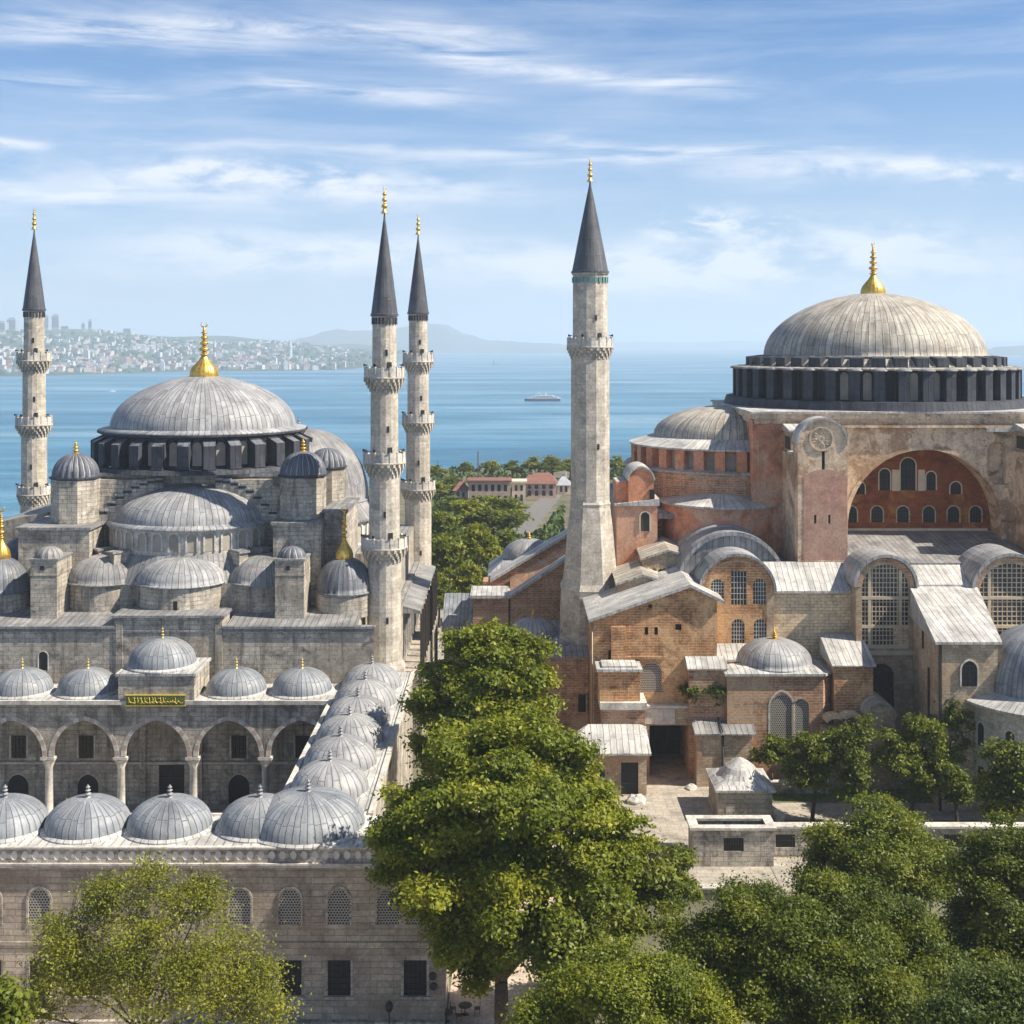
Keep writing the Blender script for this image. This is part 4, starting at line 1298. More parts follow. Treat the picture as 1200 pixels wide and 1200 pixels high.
def build_basilica():
    P = basilica
    XL, XR, YF, YB = 34.8, 80.6, 182.0, 217.0
    cx = 57.7
    # ---- great square block with the arch
    b = MB()
    ac, ar, az = 58.7, 11.0, 28.6
    arch_h = arch(ac, 2 * ar, 25.0, az, 1.0, 26)
    niche = arch(68.9, 2.7, 34.6, 39.4, 1.0)
    niche2 = arch(45.0, 1.7, 36.2, 40.4, 1.0)
    pierced(b, (0, YF, 0), (1, 0, 0), [(38.6, 20), (XR - 4, 20), (XR - 4, 44.2), (38.6, 44.2)], [arch_h, niche, niche2], [4.6, 1.5, 1.2], 0)
    for a, c, d in ((arch(68.9, 2.8, 34.5, 39.4, 1.0), 0, 1.5), (arch(45.0, 1.8, 36.1, 40.4, 1.0), 0, 1.2)):
        flat(b, (0, YF, 0), (1, 0, 0), a, 1, d)
    b.box(ac + ar + 2.1, XR - 4, YF - 0.5, YF - 0.004, 26, 33.5, 0)
    fw = b.build('arch_wall', ['plaster_beige', 'plaster_beige'], P)
    am = MB()
    frame_bars(am, ac, 2 * ar, az - 3, az, 1.0, 0.55, YF - 0.12, YF)
    am.build('arch_moulding', 'plaster_beige', fw)
    t = MB()
    yt = YF + 4.6
    lows = [ac + d * 3.78 for d in (-2.45, -1.45, -0.45, 0.55, 1.5, 2.35)]
    hl = [arch(x, 1.7, 28.6, 30.1, 1.0) for x in lows]
    ups = [(-8.1, 1.7, 32.7, 1.0), (-4.35, 1.6, 33.3, 2.3), (-0.95, 2.2, 33.3, 3.6), (2.4, 1.4, 33.3, 2.0), (6.0, 1.6, 32.7, 1.0)]
    hu = [arch(ac + d, w, z, z + h, 1.0) for d, w, z, h in ups]
    pierced(t, (0, yt, 0), (1, 0, 0), [(ac - 12, 25), (ac + 12, 25), (ac + 12, 41), (ac - 12, 41)], hl + hu, 0.35, 0)
    ty = t.build('tympanum', 'tympanum_red', P)
    m1_ = window_mesh('window', 1.7, 2.35, 1.0, 'dark', 'iron', 4, 5, 'stone_mixed', 0.18, 0.05)
    for x in lows:
        put('window', m1_, ty, (x, yt + 0.12, 28.6))
    for d, w, z, h in ups:
        put('window', window_mesh('window', w, h + w / 2, 1.0, 'dark', 'iron', 4, 6, 'mullion', 0.16, 0.05), ty, (ac + d, yt + 0.12, z))
    f = MB()
    f.box(ac - 3.3, ac - 2.2, yt - 0.05, yt - 0.003, 33.2, 36.3); f.box(ac + 0.5, ac + 1.5, yt - 0.05, yt - 0.003, 33.2, 36.3)
    f.box(ac - 10.5, ac + 10.5, yt - 0.5, yt - 0.003, 27.4, 27.8)
    f.build('pale_panel', 'mullion', ty)
    s = MB()
    s.face([(XL, YB, 0), (XL, YF, 0), (XL, YF, 44.2), (XL, YB, 44.2)])
    s.face([(XL, YF, 0), (38.6, YF, 0), (38.6, YF, 44.2), (XL, YF, 44.2)])
    s.face([(XR - 4, YF, 0), (XR, YF, 0), (XR, YF, 44.2), (XR - 4, YF, 44.2)])
    s.face([(XR, YF, 0), (XR, YB, 0), (XR, YB, 44.2), (XR, YF, 44.2)])
    s.face([(XR, YB, 0), (XL, YB, 0), (XL, YB, 44.2), (XR, YB, 44.2)])
    # rear pier and arch moulding of the left face
    s.box(XL - 0.5, XL - 0.004, YF + .3, YF + 2.6, 30, 43.8)
    s.box(XL - 0.9, XL - 0.004, YB - 3, YB, 30, 43.8)
    s.build('block_wall', 'plaster_pink', P)
    c = MB()
    c.box(XL - 0.3, XR + .3, YF - 0.35, YB + .3, 43.3, 44.0, 0)
    c.box(XL - 0.7, XR + .7, YF - 0.75, YB + .7, 44.003, 44.75, 0)
    c.box(XL - 1.0, XR + 1.0, YF - 1.0, YB + 1.0, 44.753, 45.05, 1)
    c.box(44, 71.5, YF - 0.7, YF - 0.36, 42.75, 43.2, 0)
    c.box(67.2, 71.1, YF - 1.0, YF - 0.36, 42.2, 42.7, 1)
    c.build('cornice', ['plaster_beige', 'lead_white'], P)
    # ---- drum and dome
    dc = (cx, 204.5)
    d = MB()
    d.lathe([(23.6, 45.05), (23.2, 46.3), (20.5, 46.4)], 80, dc, 0, 2 * PI, 0, False)
    d.lathe([(20.6, 46.2), (20.6, 51.0)], 80, dc, 0, 2 * PI, 0, False)
    d.lathe([(18.0, 50.8), (18.0, 52.6)], 80, dc, 0, 2 * PI, 0, False)
    K = 40
    drum = d.build('drum', ['lead_dark', 'lead_warm'], P)
    pm = MB()
    pm.prism([(0, -0.72), (1.6, -0.8), (1.6, 0.8), (0, 0.72)], 0, lambda x, y: 4.7 - 0.2 * x)
    pmsh = pm.build('pier', 'lead_dark', mesh_only=True)  # shade on the piers is put into the colour by the darker lead
    cm = MB()
    cm.lathe([(1.25, 0), (1.28, 0.14), (0.9, 0.36), (0, 0.5)], 14)
    cmsh = cm.build('pier_cap', 'lead_roof', mesh_only=True)
    um = MB()
    um.prism([(-0.5, -0.95), (1.7, -0.95), (1.7, 0.95), (-0.5, 0.95)], 0, lambda x, y: 1.75 - 0.12 * x)
    umsh = um.build('crown_block', 'lead_dark', mesh_only=True)
    gm = MB()
    gm.prism([(-0.3, -0.5), (2.0, -0.55), (2.0, 0.55), (-0.3, 0.5)], 0, lambda x, y: 1.5 - 0.62 * x)
    gmsh = gm.build('gutter', 'lead_warm', mesh_only=True)
    wmm = window_mesh('window', 1.2, 4.0, 1.0, 'blind_panel', None, frame='lead_dark', ft=0.2)
    wdk = window_mesh('window', 1.2, 4.0, 1.0, 'dark', None, frame='lead_dark', ft=0.2)
    lg = MB()
    lg.lathe([(20.4, 50.8), (21.9, 50.82), (21.9, 51.02), (20.2, 51.2)], 80, dc, 0, 2 * PI, 0, False)
    lg.lathe([(17.0, 52.5), (18.1, 52.52), (18.1, 52.75), (17.0, 52.9)], 80, dc, 0, 2 * PI, 0, False)
    lg.build('ledge', 'lead_warm', drum)
    for i in range(K):
        a = 2 * PI * (i + 0.5) / K
        e = (math.cos(a), math.sin(a))
        put('pier', pmsh, drum, (dc[0] + 20.5 * e[0], dc[1] + 20.5 * e[1], 46.35), a)
        put('pier_cap', cmsh, drum, (dc[0] + 21.3 * e[0], dc[1] + 21.3 * e[1], 50.7), a)
        put('crown_block', umsh, drum, (dc[0] + 18.3 * e[0], dc[1] + 18.3 * e[1], 51.0), a)
        a2 = 2 * PI * i / K
        e2 = (math.cos(a2), math.sin(a2))
        put('gutter', gmsh, drum, (dc[0] + 17.9 * e2[0], dc[1] + 17.9 * e2[1], 51.05), a2)
        if True:
            put('window', wmm if i in (27, 28, 30, 31, 33) else wdk, drum, (dc[0] + 20.66 * e2[0], dc[1] + 20.66 * e2[1], 46.5), a2 + PI / 2)
    o = MB()
    o.dome(17.2, 52.6, 10.0, 140, dc, 20, 0.3, 1.13, 0, 1.1)
    dm = o.build('dome', 'lead_warm', P, (*dc, 52.6))
    put('finial', finial_mesh(9.4, 2.0, bulb=True), dm, (*dc, 62.3), 0.9)
    # ---- buttress towers: tall slabs with round heads
    def buttress(x0, x1):
        y0 = 172.0
        r = (x1 - x0) / 2
        xc = (x0 + x1) / 2
        zs = 44.6 - r
        h = MB()
        head = arch(xc, x1 - x0, 0, zs, 1.0, 14)
        pierced(h, (0, y0, 0), (1, 0, 0), head, [arch(xc + 0.1, 0.42, 37.5, 40.0, 1), arch(xc - 1.0, 0.3, 30.5, 31.7, 0), arch(xc + 0.9, 0.3, 30.5, 31.7, 0)], 0.3, 0, sides=2.9, back=True)
        for x in (xc + 0.1, xc - 1, xc + .9):
            flat(h, (0, y0, 0), (1, 0, 0), arch(x, 0.5, 30.4 if x != xc + .1 else 37.4, 40.1 if x == xc + .1 else 31.8, 0), 1, 0.3)
        h.box(x0, x1, y0 + 2.9, 182, 0, 39.5, 0, 2)
        bt = h.build('buttress_tower', ['plaster_beige', 'dark', 'lead_pale'], P)
        q = MB()
        pl = [(x0 + 0.75, 25.6), (x1 - 0.05, 25.6), (x1 - 0.05, 36.2)]
        for i in range(13):
            a = PI * i / 12
            pl.append((xc + 0.35 + (r - 0.4) * math.cos(a), 36.2 + 1.6 * math.sin(a)))
        pl.append((x0 + 0.75, 36.2))
        pierced(q, (0, y0 - 0.05, 0), (1, 0, 0), pl, [arch(xc - 1.0, 0.32, 30.5, 31.7, 0), arch(xc + 0.9, 0.32, 30.5, 31.7, 0)], 0.05, 0, sides=0.045)
        q.build('rose_panel', 'plaster_rose', bt)
        k = MB()
        k.box(x0 - 0.05, x1 + .05, y0 - 0.12, y0 - 0.06, 25.0, 25.6)
        k.build('base_strip', 'plaster_beige', bt)
        c = MB()                                       # lead coping over the round head
        gable_roof_vault(c, xc, y0 - 0.25, y0 + 3.1, r - 0.12, zs, 0, 0.3, 0.32)
        c.build('coping', 'lead_white', bt)
        ro = MB()
        zc, rr = 41.9, 1.65
        def ring(r0, r1, y):
            a_, b_ = circle(xc - 0.2, zc, r0, 28), circle(xc - 0.2, zc, r1, 28)
            for i in range(28):
                j = (i + 1) % 28
                ro.face([(a_[i][0], y, a_[i][1]), (a_[j][0], y, a_[j][1]), (b_[j][0], y, b_[j][1]), (b_[i][0], y, b_[i][1])])
                ro.face([(b_[i][0], y, b_[i][1]), (b_[j][0], y, b_[j][1]), (b_[j][0], y0, b_[j][1]), (b_[i][0], y0, b_[i][1])])
                ro.face([(a_[j][0], y, a_[j][1]), (a_[i][0], y, a_[i][1]), (a_[i][0], y0, a_[i][1]), (a_[j][0], y0, a_[j][1])])
        ring(rr - 0.16, rr, y0 - 0.16)
        ring(0.2, 0.36, y0 - 0.12)
        for i in range(8):
            a = PI / 4 * i + .2
            p_ = Vector((xc - 0.2 + 0.95 * math.cos(a), y0 - 0.02, zc + 0.95 * math.sin(a)))
            pts = [p_ + Vector((0.36 * math.cos(u) * math.cos(a) - 0.2 * math.sin(u) * math.sin(a), 0, 0.36 * math.cos(u) * math.sin(a) + 0.2 * math.sin(u) * math.cos(a))) for u in [2 * PI * j / 10 for j in range(11)]]
            ro.tube(pts, [0.06] * 11, 5)
        ro.build('rosette', 'mullion', bt)
        v = MB()
        v.box(x0 + 0.3, x1 - 0.3, 177.4, 182, 39.5, 42.4, 0, 1)
        v.prism([(x0 - .05, 177.1), (x1, 177.1), (x1, 182), (x0 - .05, 182)], 42.403, lambda x, y: 42.65 + (y - 177) * 0.16, 1)
        v.box(x0 + 0.296, x0 + 0.29, 178, 181.4, 39.9, 41.7, 2)
        v.build('stair_housing', ['stone_mixed', 'lead_white', 'dark_wood'], bt)
        l = MB()
        l.prism([(x0 - 0.25, y0 + 2.6), (x1 + .2, y0 + 2.6), (x1 + .2, 177.3), (x0 - 0.25, 177.3)], 39.503, lambda x, y: 39.7 + (y - 174) * .05)
        l.build('shoulder_roof', 'lead_white', bt)
    buttress(38.4, 45.1)
    buttress(71.2, 77.9)
    # ---- half dome complex on the left flank
    hc = (34.8, 201.0)
    A0, A1 = PI * 0.5, PI * 1.5
    t = MB()
    t.lathe([(12.4, 40.4), (12.4, 40.45), (16.3, 39.25)][::-1], 48, hc, A0, A1, 1, False)
    t.lathe([(16.3, 39.0), (16.35, 39.25)], 48, hc, A0, A1, 1, False)
    t.lathe([(14.6, 35.4), (14.6, 39.0)], 40, hc, A0, A1, 0, False)
    t.lathe([(17.1, 35.75), (17.2, 35.9), (14.4, 36.3)], 40, hc, A0, A1, 1, False)
    t.lathe([(16.9, 20.0), (16.9, 35.8)], 40, hc, A0, A1, 2, False)
    hd = t.build('half_drum', ['plaster_pink', 'lead_white', 'brick_red'], P)
    pr = MB()
    pr.prism([(0, -0.75), (1.5, -0.75), (1.5, 0.75), (0, 0.75)], 0, 2.9)
    pr.prism([(0, -0.85), (1.65, -0.85), (1.65, 0.85), (0, 0.85)], 2.903, lambda x, y: 3.25 - 0.1 * x, 1)
    prm = pr.build('pier', ['plaster_pink', 'lead_white'], mesh_only=True)
    wn = window_mesh('window', 1.5, 2.4, 1.0, 'blind_panel', None, frame='plaster_pink', ft=0.3)
    for i in range(16):
        a = A0 + (A1 - A0) * (i + 0.5) / 16
        put('pier', prm, hd, (hc[0] + 14.5 * math.cos(a), hc[1] + 14.5 * math.sin(a), 36.1), a)
        a += (A1 - A0) / 32
        if i < 15:
            put('window', wn, hd, (hc[0] + 14.66 * math.cos(a), hc[1] + 14.66 * math.sin(a), 36.2), a + PI / 2)
    d = MB()
    d.dome(12.5, 40.4, 4.6, 48, hc, 10, 0, 0.92, 0, 1.0, a0=A0, a1=A1)
    d.build('half_dome', 'lead_warm', P)
    e = MB()
    ec = (31.0, 188.5)
    e.lathe([(8.9, 10), (8.9, 31.5)], 40, ec, PI * 0.8, PI * 2.0, 0, False)
    e.lathe([(9.3, 31.4), (9.35, 31.7), (2.0, 33.4)], 40, ec, PI * 0.7, PI * 2.0, 1, False)
    e.build('exedra', ['plaster_pink', 'lead_white'], P)
    q = MB()
    q.box(15.5, 34.7, 188, 217, 0, 29.5, 0, 1)
    q.prism([(15.5, 184), (34.7, 184), (34.7, 205), (15.5, 205)], 29.503, lambda x, y: 30.2 + (y - 184) * 0.1, 1)
    q.build('flank_wall', ['brick_red', 'lead_roof'], P)
    # small rose stair turret with a rounded lead top
    u = MB()
    u.box(14.9, 20.7, 182.2, 190, 0, 31.6, 0, 1)
    u.prism([(14.6, 181.9), (21.0, 181.9), (21.0, 190), (14.6, 190)], 31.603, lambda x, y: 31.85 + (x - 14.6) * 0.12, 1)
    hh = arch(18.4, 3.6, 31.8, 35.2, 1.0)
    pierced(u, (0, 182.4, 0), (1, 0, 0), hh, [], 0, 0, sides=7, back=True)
    gable_roof_vault(u, 18.4, 182.2, 189.6, 1.75, 35.2, 1, 0.25, 0.25)
    u.box(14.9, 16.6, 183.5, 189, 31.8, 34.9, 0, 1)
    tu = u.build('stair_turret', ['plaster_pink', 'lead_white'], P)
    put('window', window_mesh('window', 1.25, 2.7, 1.0, 'dark_wood', None, frame='mullion', ft=0.22), tu, (X(756, 182.1), 182.18, 28.0))
    MB().box(19.6, 20.3, 182.1, 182.39, 31.9, 33.9).build('door', 'dark', tu)
    # ---- aisle roofs under the great arch
    a = MB()
    a.prism([(45.15, 170.6), (70.25, 170.6), (70.25, 186.5), (45.15, 186.5)], 25.0, lambda x, y: 25.45 + (y - 170.6) * 0.13, 0)
    a.prism([(31, 171.2), (45.1, 171.2), (45.1, 181.9), (31, 181.9)], 22.5, lambda x, y: 23.6 + (y - 171.2) * 0.12, 0)
    a.prism([(51.9, 165.2), (60.2, 165.2), (60.2, 170.9), (51.9, 170.9)], 23.2, lambda x, y: 23.6 + (y - 165.2) * 0.3, 1)
    a.prism([(70.2, 165.2), (86, 165.2), (86, 181.9), (70.2, 181.9)], 22.0, lambda x, y: 23.4 + (y - 165.2) * 0.15, 0)
    a.build('aisle_roof', ['lead_roof', 'lead_white'], P)
    w = MB()
    w.box(45.3, 86, 168.4, 184.9, 0, 23.4, 0)
    w.box(33, 45.296, 171.5, 184.9, 0, 23.3, 0)
    w.box(46, 70.2, 171, 186.4, 23.403, 25.0, 0)
    w.build('aisle_wall', 'brick_red', P)
    # big-window gables with rounded lead hoods
    def gable(gx, r, zs, y0, depth, wall, door=False, tracery=True):
        g = MB()
        wr = r - 0.75
        holes = [arch(gx, 2 * wr, 15.7, zs - 0.2, 1.0, 16)] if tracery else []
        rv = [0.5] if tracery else []
        if door:
            holes.append(arch(gx - 0.5, 3.2, 6.0, 11.9, 1.0)); rv.append(0.7)
        out = arch(gx, 2 * r, 0, zs, 1.0, 18)
        pierced(g, (0, y0, 0), (1, 0, 0), out, holes, rv, 0, sides=depth, back=False)
        gw = g.build('gable_wall', wall, P)
        v = MB()
        gable_roof_vault(v, gx, y0 - 0.45, y0 + depth, r, zs, 0, 0.45, 0.4)
        v.build('gable_roof', 'lead_pale', P)
        k = MB()
        frame_bars(k, gx, 2 * (r - 0.55), zs - 0.02, zs, 1.0, 0.5, y0 - 0.1, y0)
        k.build('gable_band', 'brick_red', gw)
        if tracery:
            tr = MB()
            y1 = y0 + 0.18
            flat(tr, (0, y0 + 0.35, 0), (1, 0, 0), arch(gx, 2 * wr, 15.7, zs - 0.2, 1.0, 16), 0)
            for fx in (-0.36, 0.36):
                xx = gx + fx * 2 * wr * 0.92
                zt = zs - 0.2 + math.sqrt(max(0, wr * wr - (xx - gx) ** 2))
                tr.box(xx - 0.2, xx + 0.2, y1 - 0.1, y1 + 0.17, 15.7, zt, 1)
            for z in (18.2, 21.9):
                tr.box(gx - wr, gx + wr, y1 - 0.12, y1 + 0.16, z - 0.2, z + 0.2, 1)
            tr.box(gx - wr, gx + wr, y1 - 0.3, y1 + 0.16, 15.45, 15.85, 1)
            for i in range(1, 13):
                xx = gx - wr + 2 * wr * i / 13
                zt = zs - 0.2 + math.sqrt(max(0, wr * wr - (xx - gx) ** 2))
                tr.box(xx - 0.045, xx + 0.045, y1 + 0.03, y1 + 0.165, 15.8, zt, 1)
            z = 16.4
            while z < zs + wr:
                hw = wr if z < zs - .2 else math.sqrt(max(0, wr * wr - (z - zs + .2) ** 2))
                tr.box(gx - hw, gx + hw, y1 + 0.04, y1 + 0.163, z - 0.05, z + 0.05, 1)
                z += 0.62
            tr.box(gx + wr * 0.36, gx + wr, y1 - 0.05, y1 + 0.15, 15.85, 18.0, 2)
            tr.build('tracery_window', ['glass', 'mullion', 'stone_tan'], gw)
        if door:
            put('door', window_mesh('door', 3.2, 7.4, 1.0, 'glass', 'iron', 5, 7, 'brick_red', 0.35, 0.08), gw, (gx - 0.5, y0 + 0.25, 6.0))
            bd = MB().box(gx - r, gx + r, y0 - 0.3, y0 - 0.004, 14.6, 15.1).build('ledge', 'mullion', gw)
        return gw
    gable(X(1037.5, 165), 3.75, 23.4, 165.0, 6.5, 'stone_mixed', True)
    gable(X(1184, 165), 4.7, 22.6, 165.05, 7.5, 'stone_mixed', True)
    # brick gable beside the tall tan block, with the larger vault behind it
    gx, gy, gr, gz = 29.4, 167.0, 4.7, 22.3
    g = MB()
    hs = [arch(gx - 2.6, 1.7, 21.4, 23.1, 1.0), arch(gx + 0.2, 2.0, 20.6, 25.0, 0), arch(gx + 2.9, 1.7, 20.7, 23.2, 1.0),
          arch(gx + 0.1, 1.7, 15.6, 17.9, 1.0), arch(gx + 3.0, 1.7, 15.6, 17.9, 1.0)]
    pierced(g, (0, gy, 0), (1, 0, 0), arch(gx, 2 * gr, 0, gz, 1.0, 18), hs, 0.4, 0, sides=4)
    gw = g.build('gable_wall', 'brick_warm', P)
    v = MB()
    gable_roof_vault(v, gx, gy - 0.4, gy + 6, gr, gz, 0, 0.4, 0.35)
    gable_roof_vault(v, 29.6, 172.0, 186, 7.0, 22.0, 0, 0.4, 0.5, 28)
    v.build('vault_roof', 'lead_pale', P)
    flat(v2 := MB(), (0, 172.3, 0), (1, 0, 0), arch(29.6, 13.8, 8, 22.0, 1.0, 18), 0)
    v2.build('vault_wall', 'lead_roof', P)
    MB().box(33.2, 34.2, gy - .1, gy + 4, 10, 21.9).build('quoin', 'stone_mixed', gw)
    for (x, z, w_, h_, k_) in ((gx - 2.6, 21.4, 1.7, 2.55, 1.0), (gx + 0.2, 20.6, 2.0, 4.4, 0), (gx + 2.9, 20.7, 1.7, 3.35, 1.0), (gx + 0.1, 15.6, 1.7, 3.15, 1.0), (gx + 3.0, 15.6, 1.7, 3.15, 1.0)):
        put('window', window_mesh('window', w_, h_, k_, 'glass', 'frame_white', 5, 6, 'mullion', 0.18, 0.05, z < 16), gw, (x, gy + 0.15, z))
    bb = MB()
    frame_bars(bb, gx, 2 * gr - 1.5, gz, gz, 1.0, 0.3, gy - 0.08, gy)
    bb.build('gable_band', 'brick_red', gw)
    # tall tan block with a lead shed roof
    t = MB()
    t.box(34.3, 45.2, 167.6, 171.4, 0, 22.1, 0)
    tb = t.build('tan_block', 'stone_tan', P)
    r_ = MB()
    r_.prism([(33.6, 167.1), (45.8, 167.1), (45.8, 171.95), (33.6, 171.95)], 22.103, lambda x, y: 22.4 + (y - 167.1) * 0.62)
    r_.build('shed_roof', 'lead_white', tb)
    MB().box(44.9, 45.18, 167.45, 167.59, 0, 22.0).build('downpipe', 'iron', tb)
    # sloped buttress with a steep lead roof
    s = MB()
    p4 = [(49.9, 150), (56.9, 150), (59.8, 166), (51.8, 166)]
    s.prism(p4, 0, lambda x, y: 19.5 + (y - 150) * 0.22)
    sb = s.build('sloped_buttress', 'stone_mixed', P)
    MB().prism([(49.5, 149.6), (57.3, 149.6), (60.2, 166.0), (51.4, 166.0)], 19.55, lambda x, y: 19.85 + (y - 149.6) * 0.225, top=True).build('sloped_roof', 'lead_white', sb)
    put('window', window_mesh('window', 1.85, 3.0, 1.15, 'dark', 'iron', 4, 5, 'trim', 0.18, 0.05), sb, (X(1135.5, 150), 149.93, 14.6))
    for yy, z0, z1 in ((154.5, 9, 15.5), (158, 17, 19.2)):
        mb = MB()
        xx = 49.9 + 1.9 * (yy - 150) / 16
        mb.box(xx - 0.06, xx + 0.3, yy, yy + 0.7, z0, z1)
        mb.build('slit_window', 'dark', sb)
    MB().box(50.0, 50.3, 149.8, 149.98, 0, 19.4).build('downpipe', 'iron', sb)
    # crumbling old vault ends left of the brick gable
    for x0, x1, y0, zt, h in ((14.2, 19.8, 172.0, 23.6, 3.0), (18.0, 24.0, 176.5, 26.2, 3.2)):
        o = MB()
        xm = (x0 + x1) / 2
        pts = [(x0, 0), (x1, 0), (x1, zt - h + 1.5), (x1 - 0.8, zt - 0.6), (xm + 0.6, zt), (x0, zt - 1.2)]
        holes = [arch(x0 + 1.2 + 1.35 * i, 0.8, zt - 5.4, zt - 3.0, 1.0) for i in range(3)]
        pierced(o, (0, y0, 0), (1, 0, 0), pts, holes, 0.4, 0, sides=8)
        ov = o.build('old_vault', 'stone_mixed', P)
        l = MB()
        q = [(x1 + .2, zt - 0.6), (xm + 0.6, zt + .1), (x0 - .3, zt - 1.1)]
        for (xa, za), (xb, zb) in zip(q, q[1:]):
            l.face([(xa, y0 - .3, za), (xa, y0 + 8, za + .6), (xb, y0 + 8, zb + .6), (xb, y0 - .3, zb)])
            l.face([(xb, y0 - .3, zb), (xb, y0 - .3, zb - .3), (xa, y0 - .3, za - .3), (xa, y0 - .3, za)])
        l.build('vault_roof', 'lead_warm', ov)
        for i in range(4):
            MB().lathe([(0.22, zt - 6), (0.18, zt - 2.6), (0.28, zt - 2.3)], 8, (x0 + 0.6 + 1.35 * i, y0 - 0.15)).build('column', 'stone_tan', ov)
build_basilica()

# ------------------------------------------------------------------ the smaller buildings round the basilica
def shed(name, label, cat, x0, x1, y0, y1, ze, zr, wall, roof, over=0.4, group='outbuildings of the basilica'):
    t = thing(name, ((x0 + x1) / 2, (y0 + y1) / 2, 0), label, cat, group)
    MB().box(x0, x1, y0, y1, 0, ze).build('wall', wall, t)
    k = (zr - ze) / (y1 - y0)
    MB().prism([(x0 - over, y0 - over), (x1 + over, y0 - over), (x1 + over, y1), (x0 - over, y1)], ze + 0.003, lambda x, y: ze + 0.3 + (y - y0) * k).build('roof', roof, t)
    return t

def brick_house():
    t = thing('brick_house', (18, 168, 0), 'tall warm brick gable-fronted building with a long lead roof, just right of the lone minaret', 'building', 'outbuildings of the basilica')
    y0, y1 = 163.0, 176.0
    hs = [arch(X(763, y0), 2.7, 10.3, 12.7, 1.0), arch(X(757.5, y0), .8, 18.2, 19.1, 0), arch(X(769, y0), .9, 18.2, 19.2, 0), arch(X(795, y0), 0.8, 18.2, 19.0, 0), arch(X(762, y0), 0.5, 21.0, 21.5, 0), arch(X(716, y0), .7, 14.4, 15.4, 1.0)]
    hs[1] = arch(X(757.5, y0), .45, 17.6, 18.6, 0); hs[2] = arch(X(769, y0), .45, 17.6, 18.6, 0)
    w = MB()
    out = [(10.4, 0), (17.2, 0), (17.2, 6.55), (22.6, 6.55), (22.6, 0), (26.1, 0), (26.1, 22.0), (22.7, 23.7), (10.4, 19.5)]
    pierced(w, (0, y0, 0), (1, 0, 0), out, hs, 0.4, 0, sides=13, back=True)
    w.box(12.6, 14.4, y0 - 0.5, y0 - 0.004, 0, 18.8)
    w.box(14.4, 19.5, y0 - 0.15, y0 - 0.004, 14.6, 14.9)
    for h in hs[1:]:
        flat(w, (0, y0 + 0.35, 0), (1, 0, 0), [(h[0][0] - .1, h[0][1] - .1), (h[1][0] + .1, h[0][1] - .1), (h[1][0] + .1, h[2][1] + .5), (h[0][0] - .1, h[2][1] + .5)], 1)
    wl = w.build('wall', ['brick_warm', 'dark'], t)
    put('lattice_window', window_mesh('lattice_window', 2.7, 3.75, 1.0, 'lattice_tan', None, frame='brick_red', ft=0.3), wl, (X(763, y0), y0 + 0.12, 10.3))
    r = MB()
    a, b, c = (9.7, 19.25), (22.7, 23.75), (27.0, 21.6)
    for p, q in ((a, b), (b, c)):
        for dz, flip in ((0.42, 0), (0.03, 1)):
            f = [(p[0], y0 - 0.6, p[1] + dz), (q[0], y0 - 0.6, q[1] + dz), (q[0], y1, q[1] + dz), (p[0], y1, p[1] + dz)]
            r.face(f[::-1] if flip else f)
        r.face([(p[0], y0 - .6, p[1] + .03), (q[0], y0 - .6, q[1] + .03), (q[0], y0 - .6, q[1] + .42), (p[0], y0 - .6, p[1] + .42)])
    r.face([(a[0], y1, a[1] + .03), (a[0], y0 - .6, a[1] + .03), (a[0], y0 - .6, a[1] + .42), (a[0], y1, a[1] + .42)])
    r.face([(c[0], y0 - .6, c[1] + .03), (c[0], y1, c[1] + .03), (c[0], y1, c[1] + .42), (c[0], y0 - .6, c[1] + .42)])
    r.build('roof', 'lead_white', t)
    MB().tube([(10.2, y0 - .15, 0), (10.2, y0 - .15, 19.2)], [.1, .1], 6).build('downpipe', 'bronze', t)
brick_house()

t = thing('brick_tower', (13.5, 161, 0), 'square brick stump with a lead lid and pale belt before the gabled brick building', 'tower', 'outbuildings of the basilica')
MB().box(10.9, 15.9, 159, 162.6, 10.3, 14.0).build('upper_stage', 'brick_warm', t)
MB().box(10.5, 16.2, 158.6, 162.7, 14.003, 14.35).box(11.2, 15.6, 159.3, 162.4, 14.353, 14.6).build('lid', 'lead_white', t)
MB().box(11.2, 16.4, 158.6, 162.8, 0, 9.4).build('lower_stage', 'brick_red', t)
MB().box(10.9, 16.7, 158.3, 162.9, 9.403, 10.28).build('belt', 'trim', t)

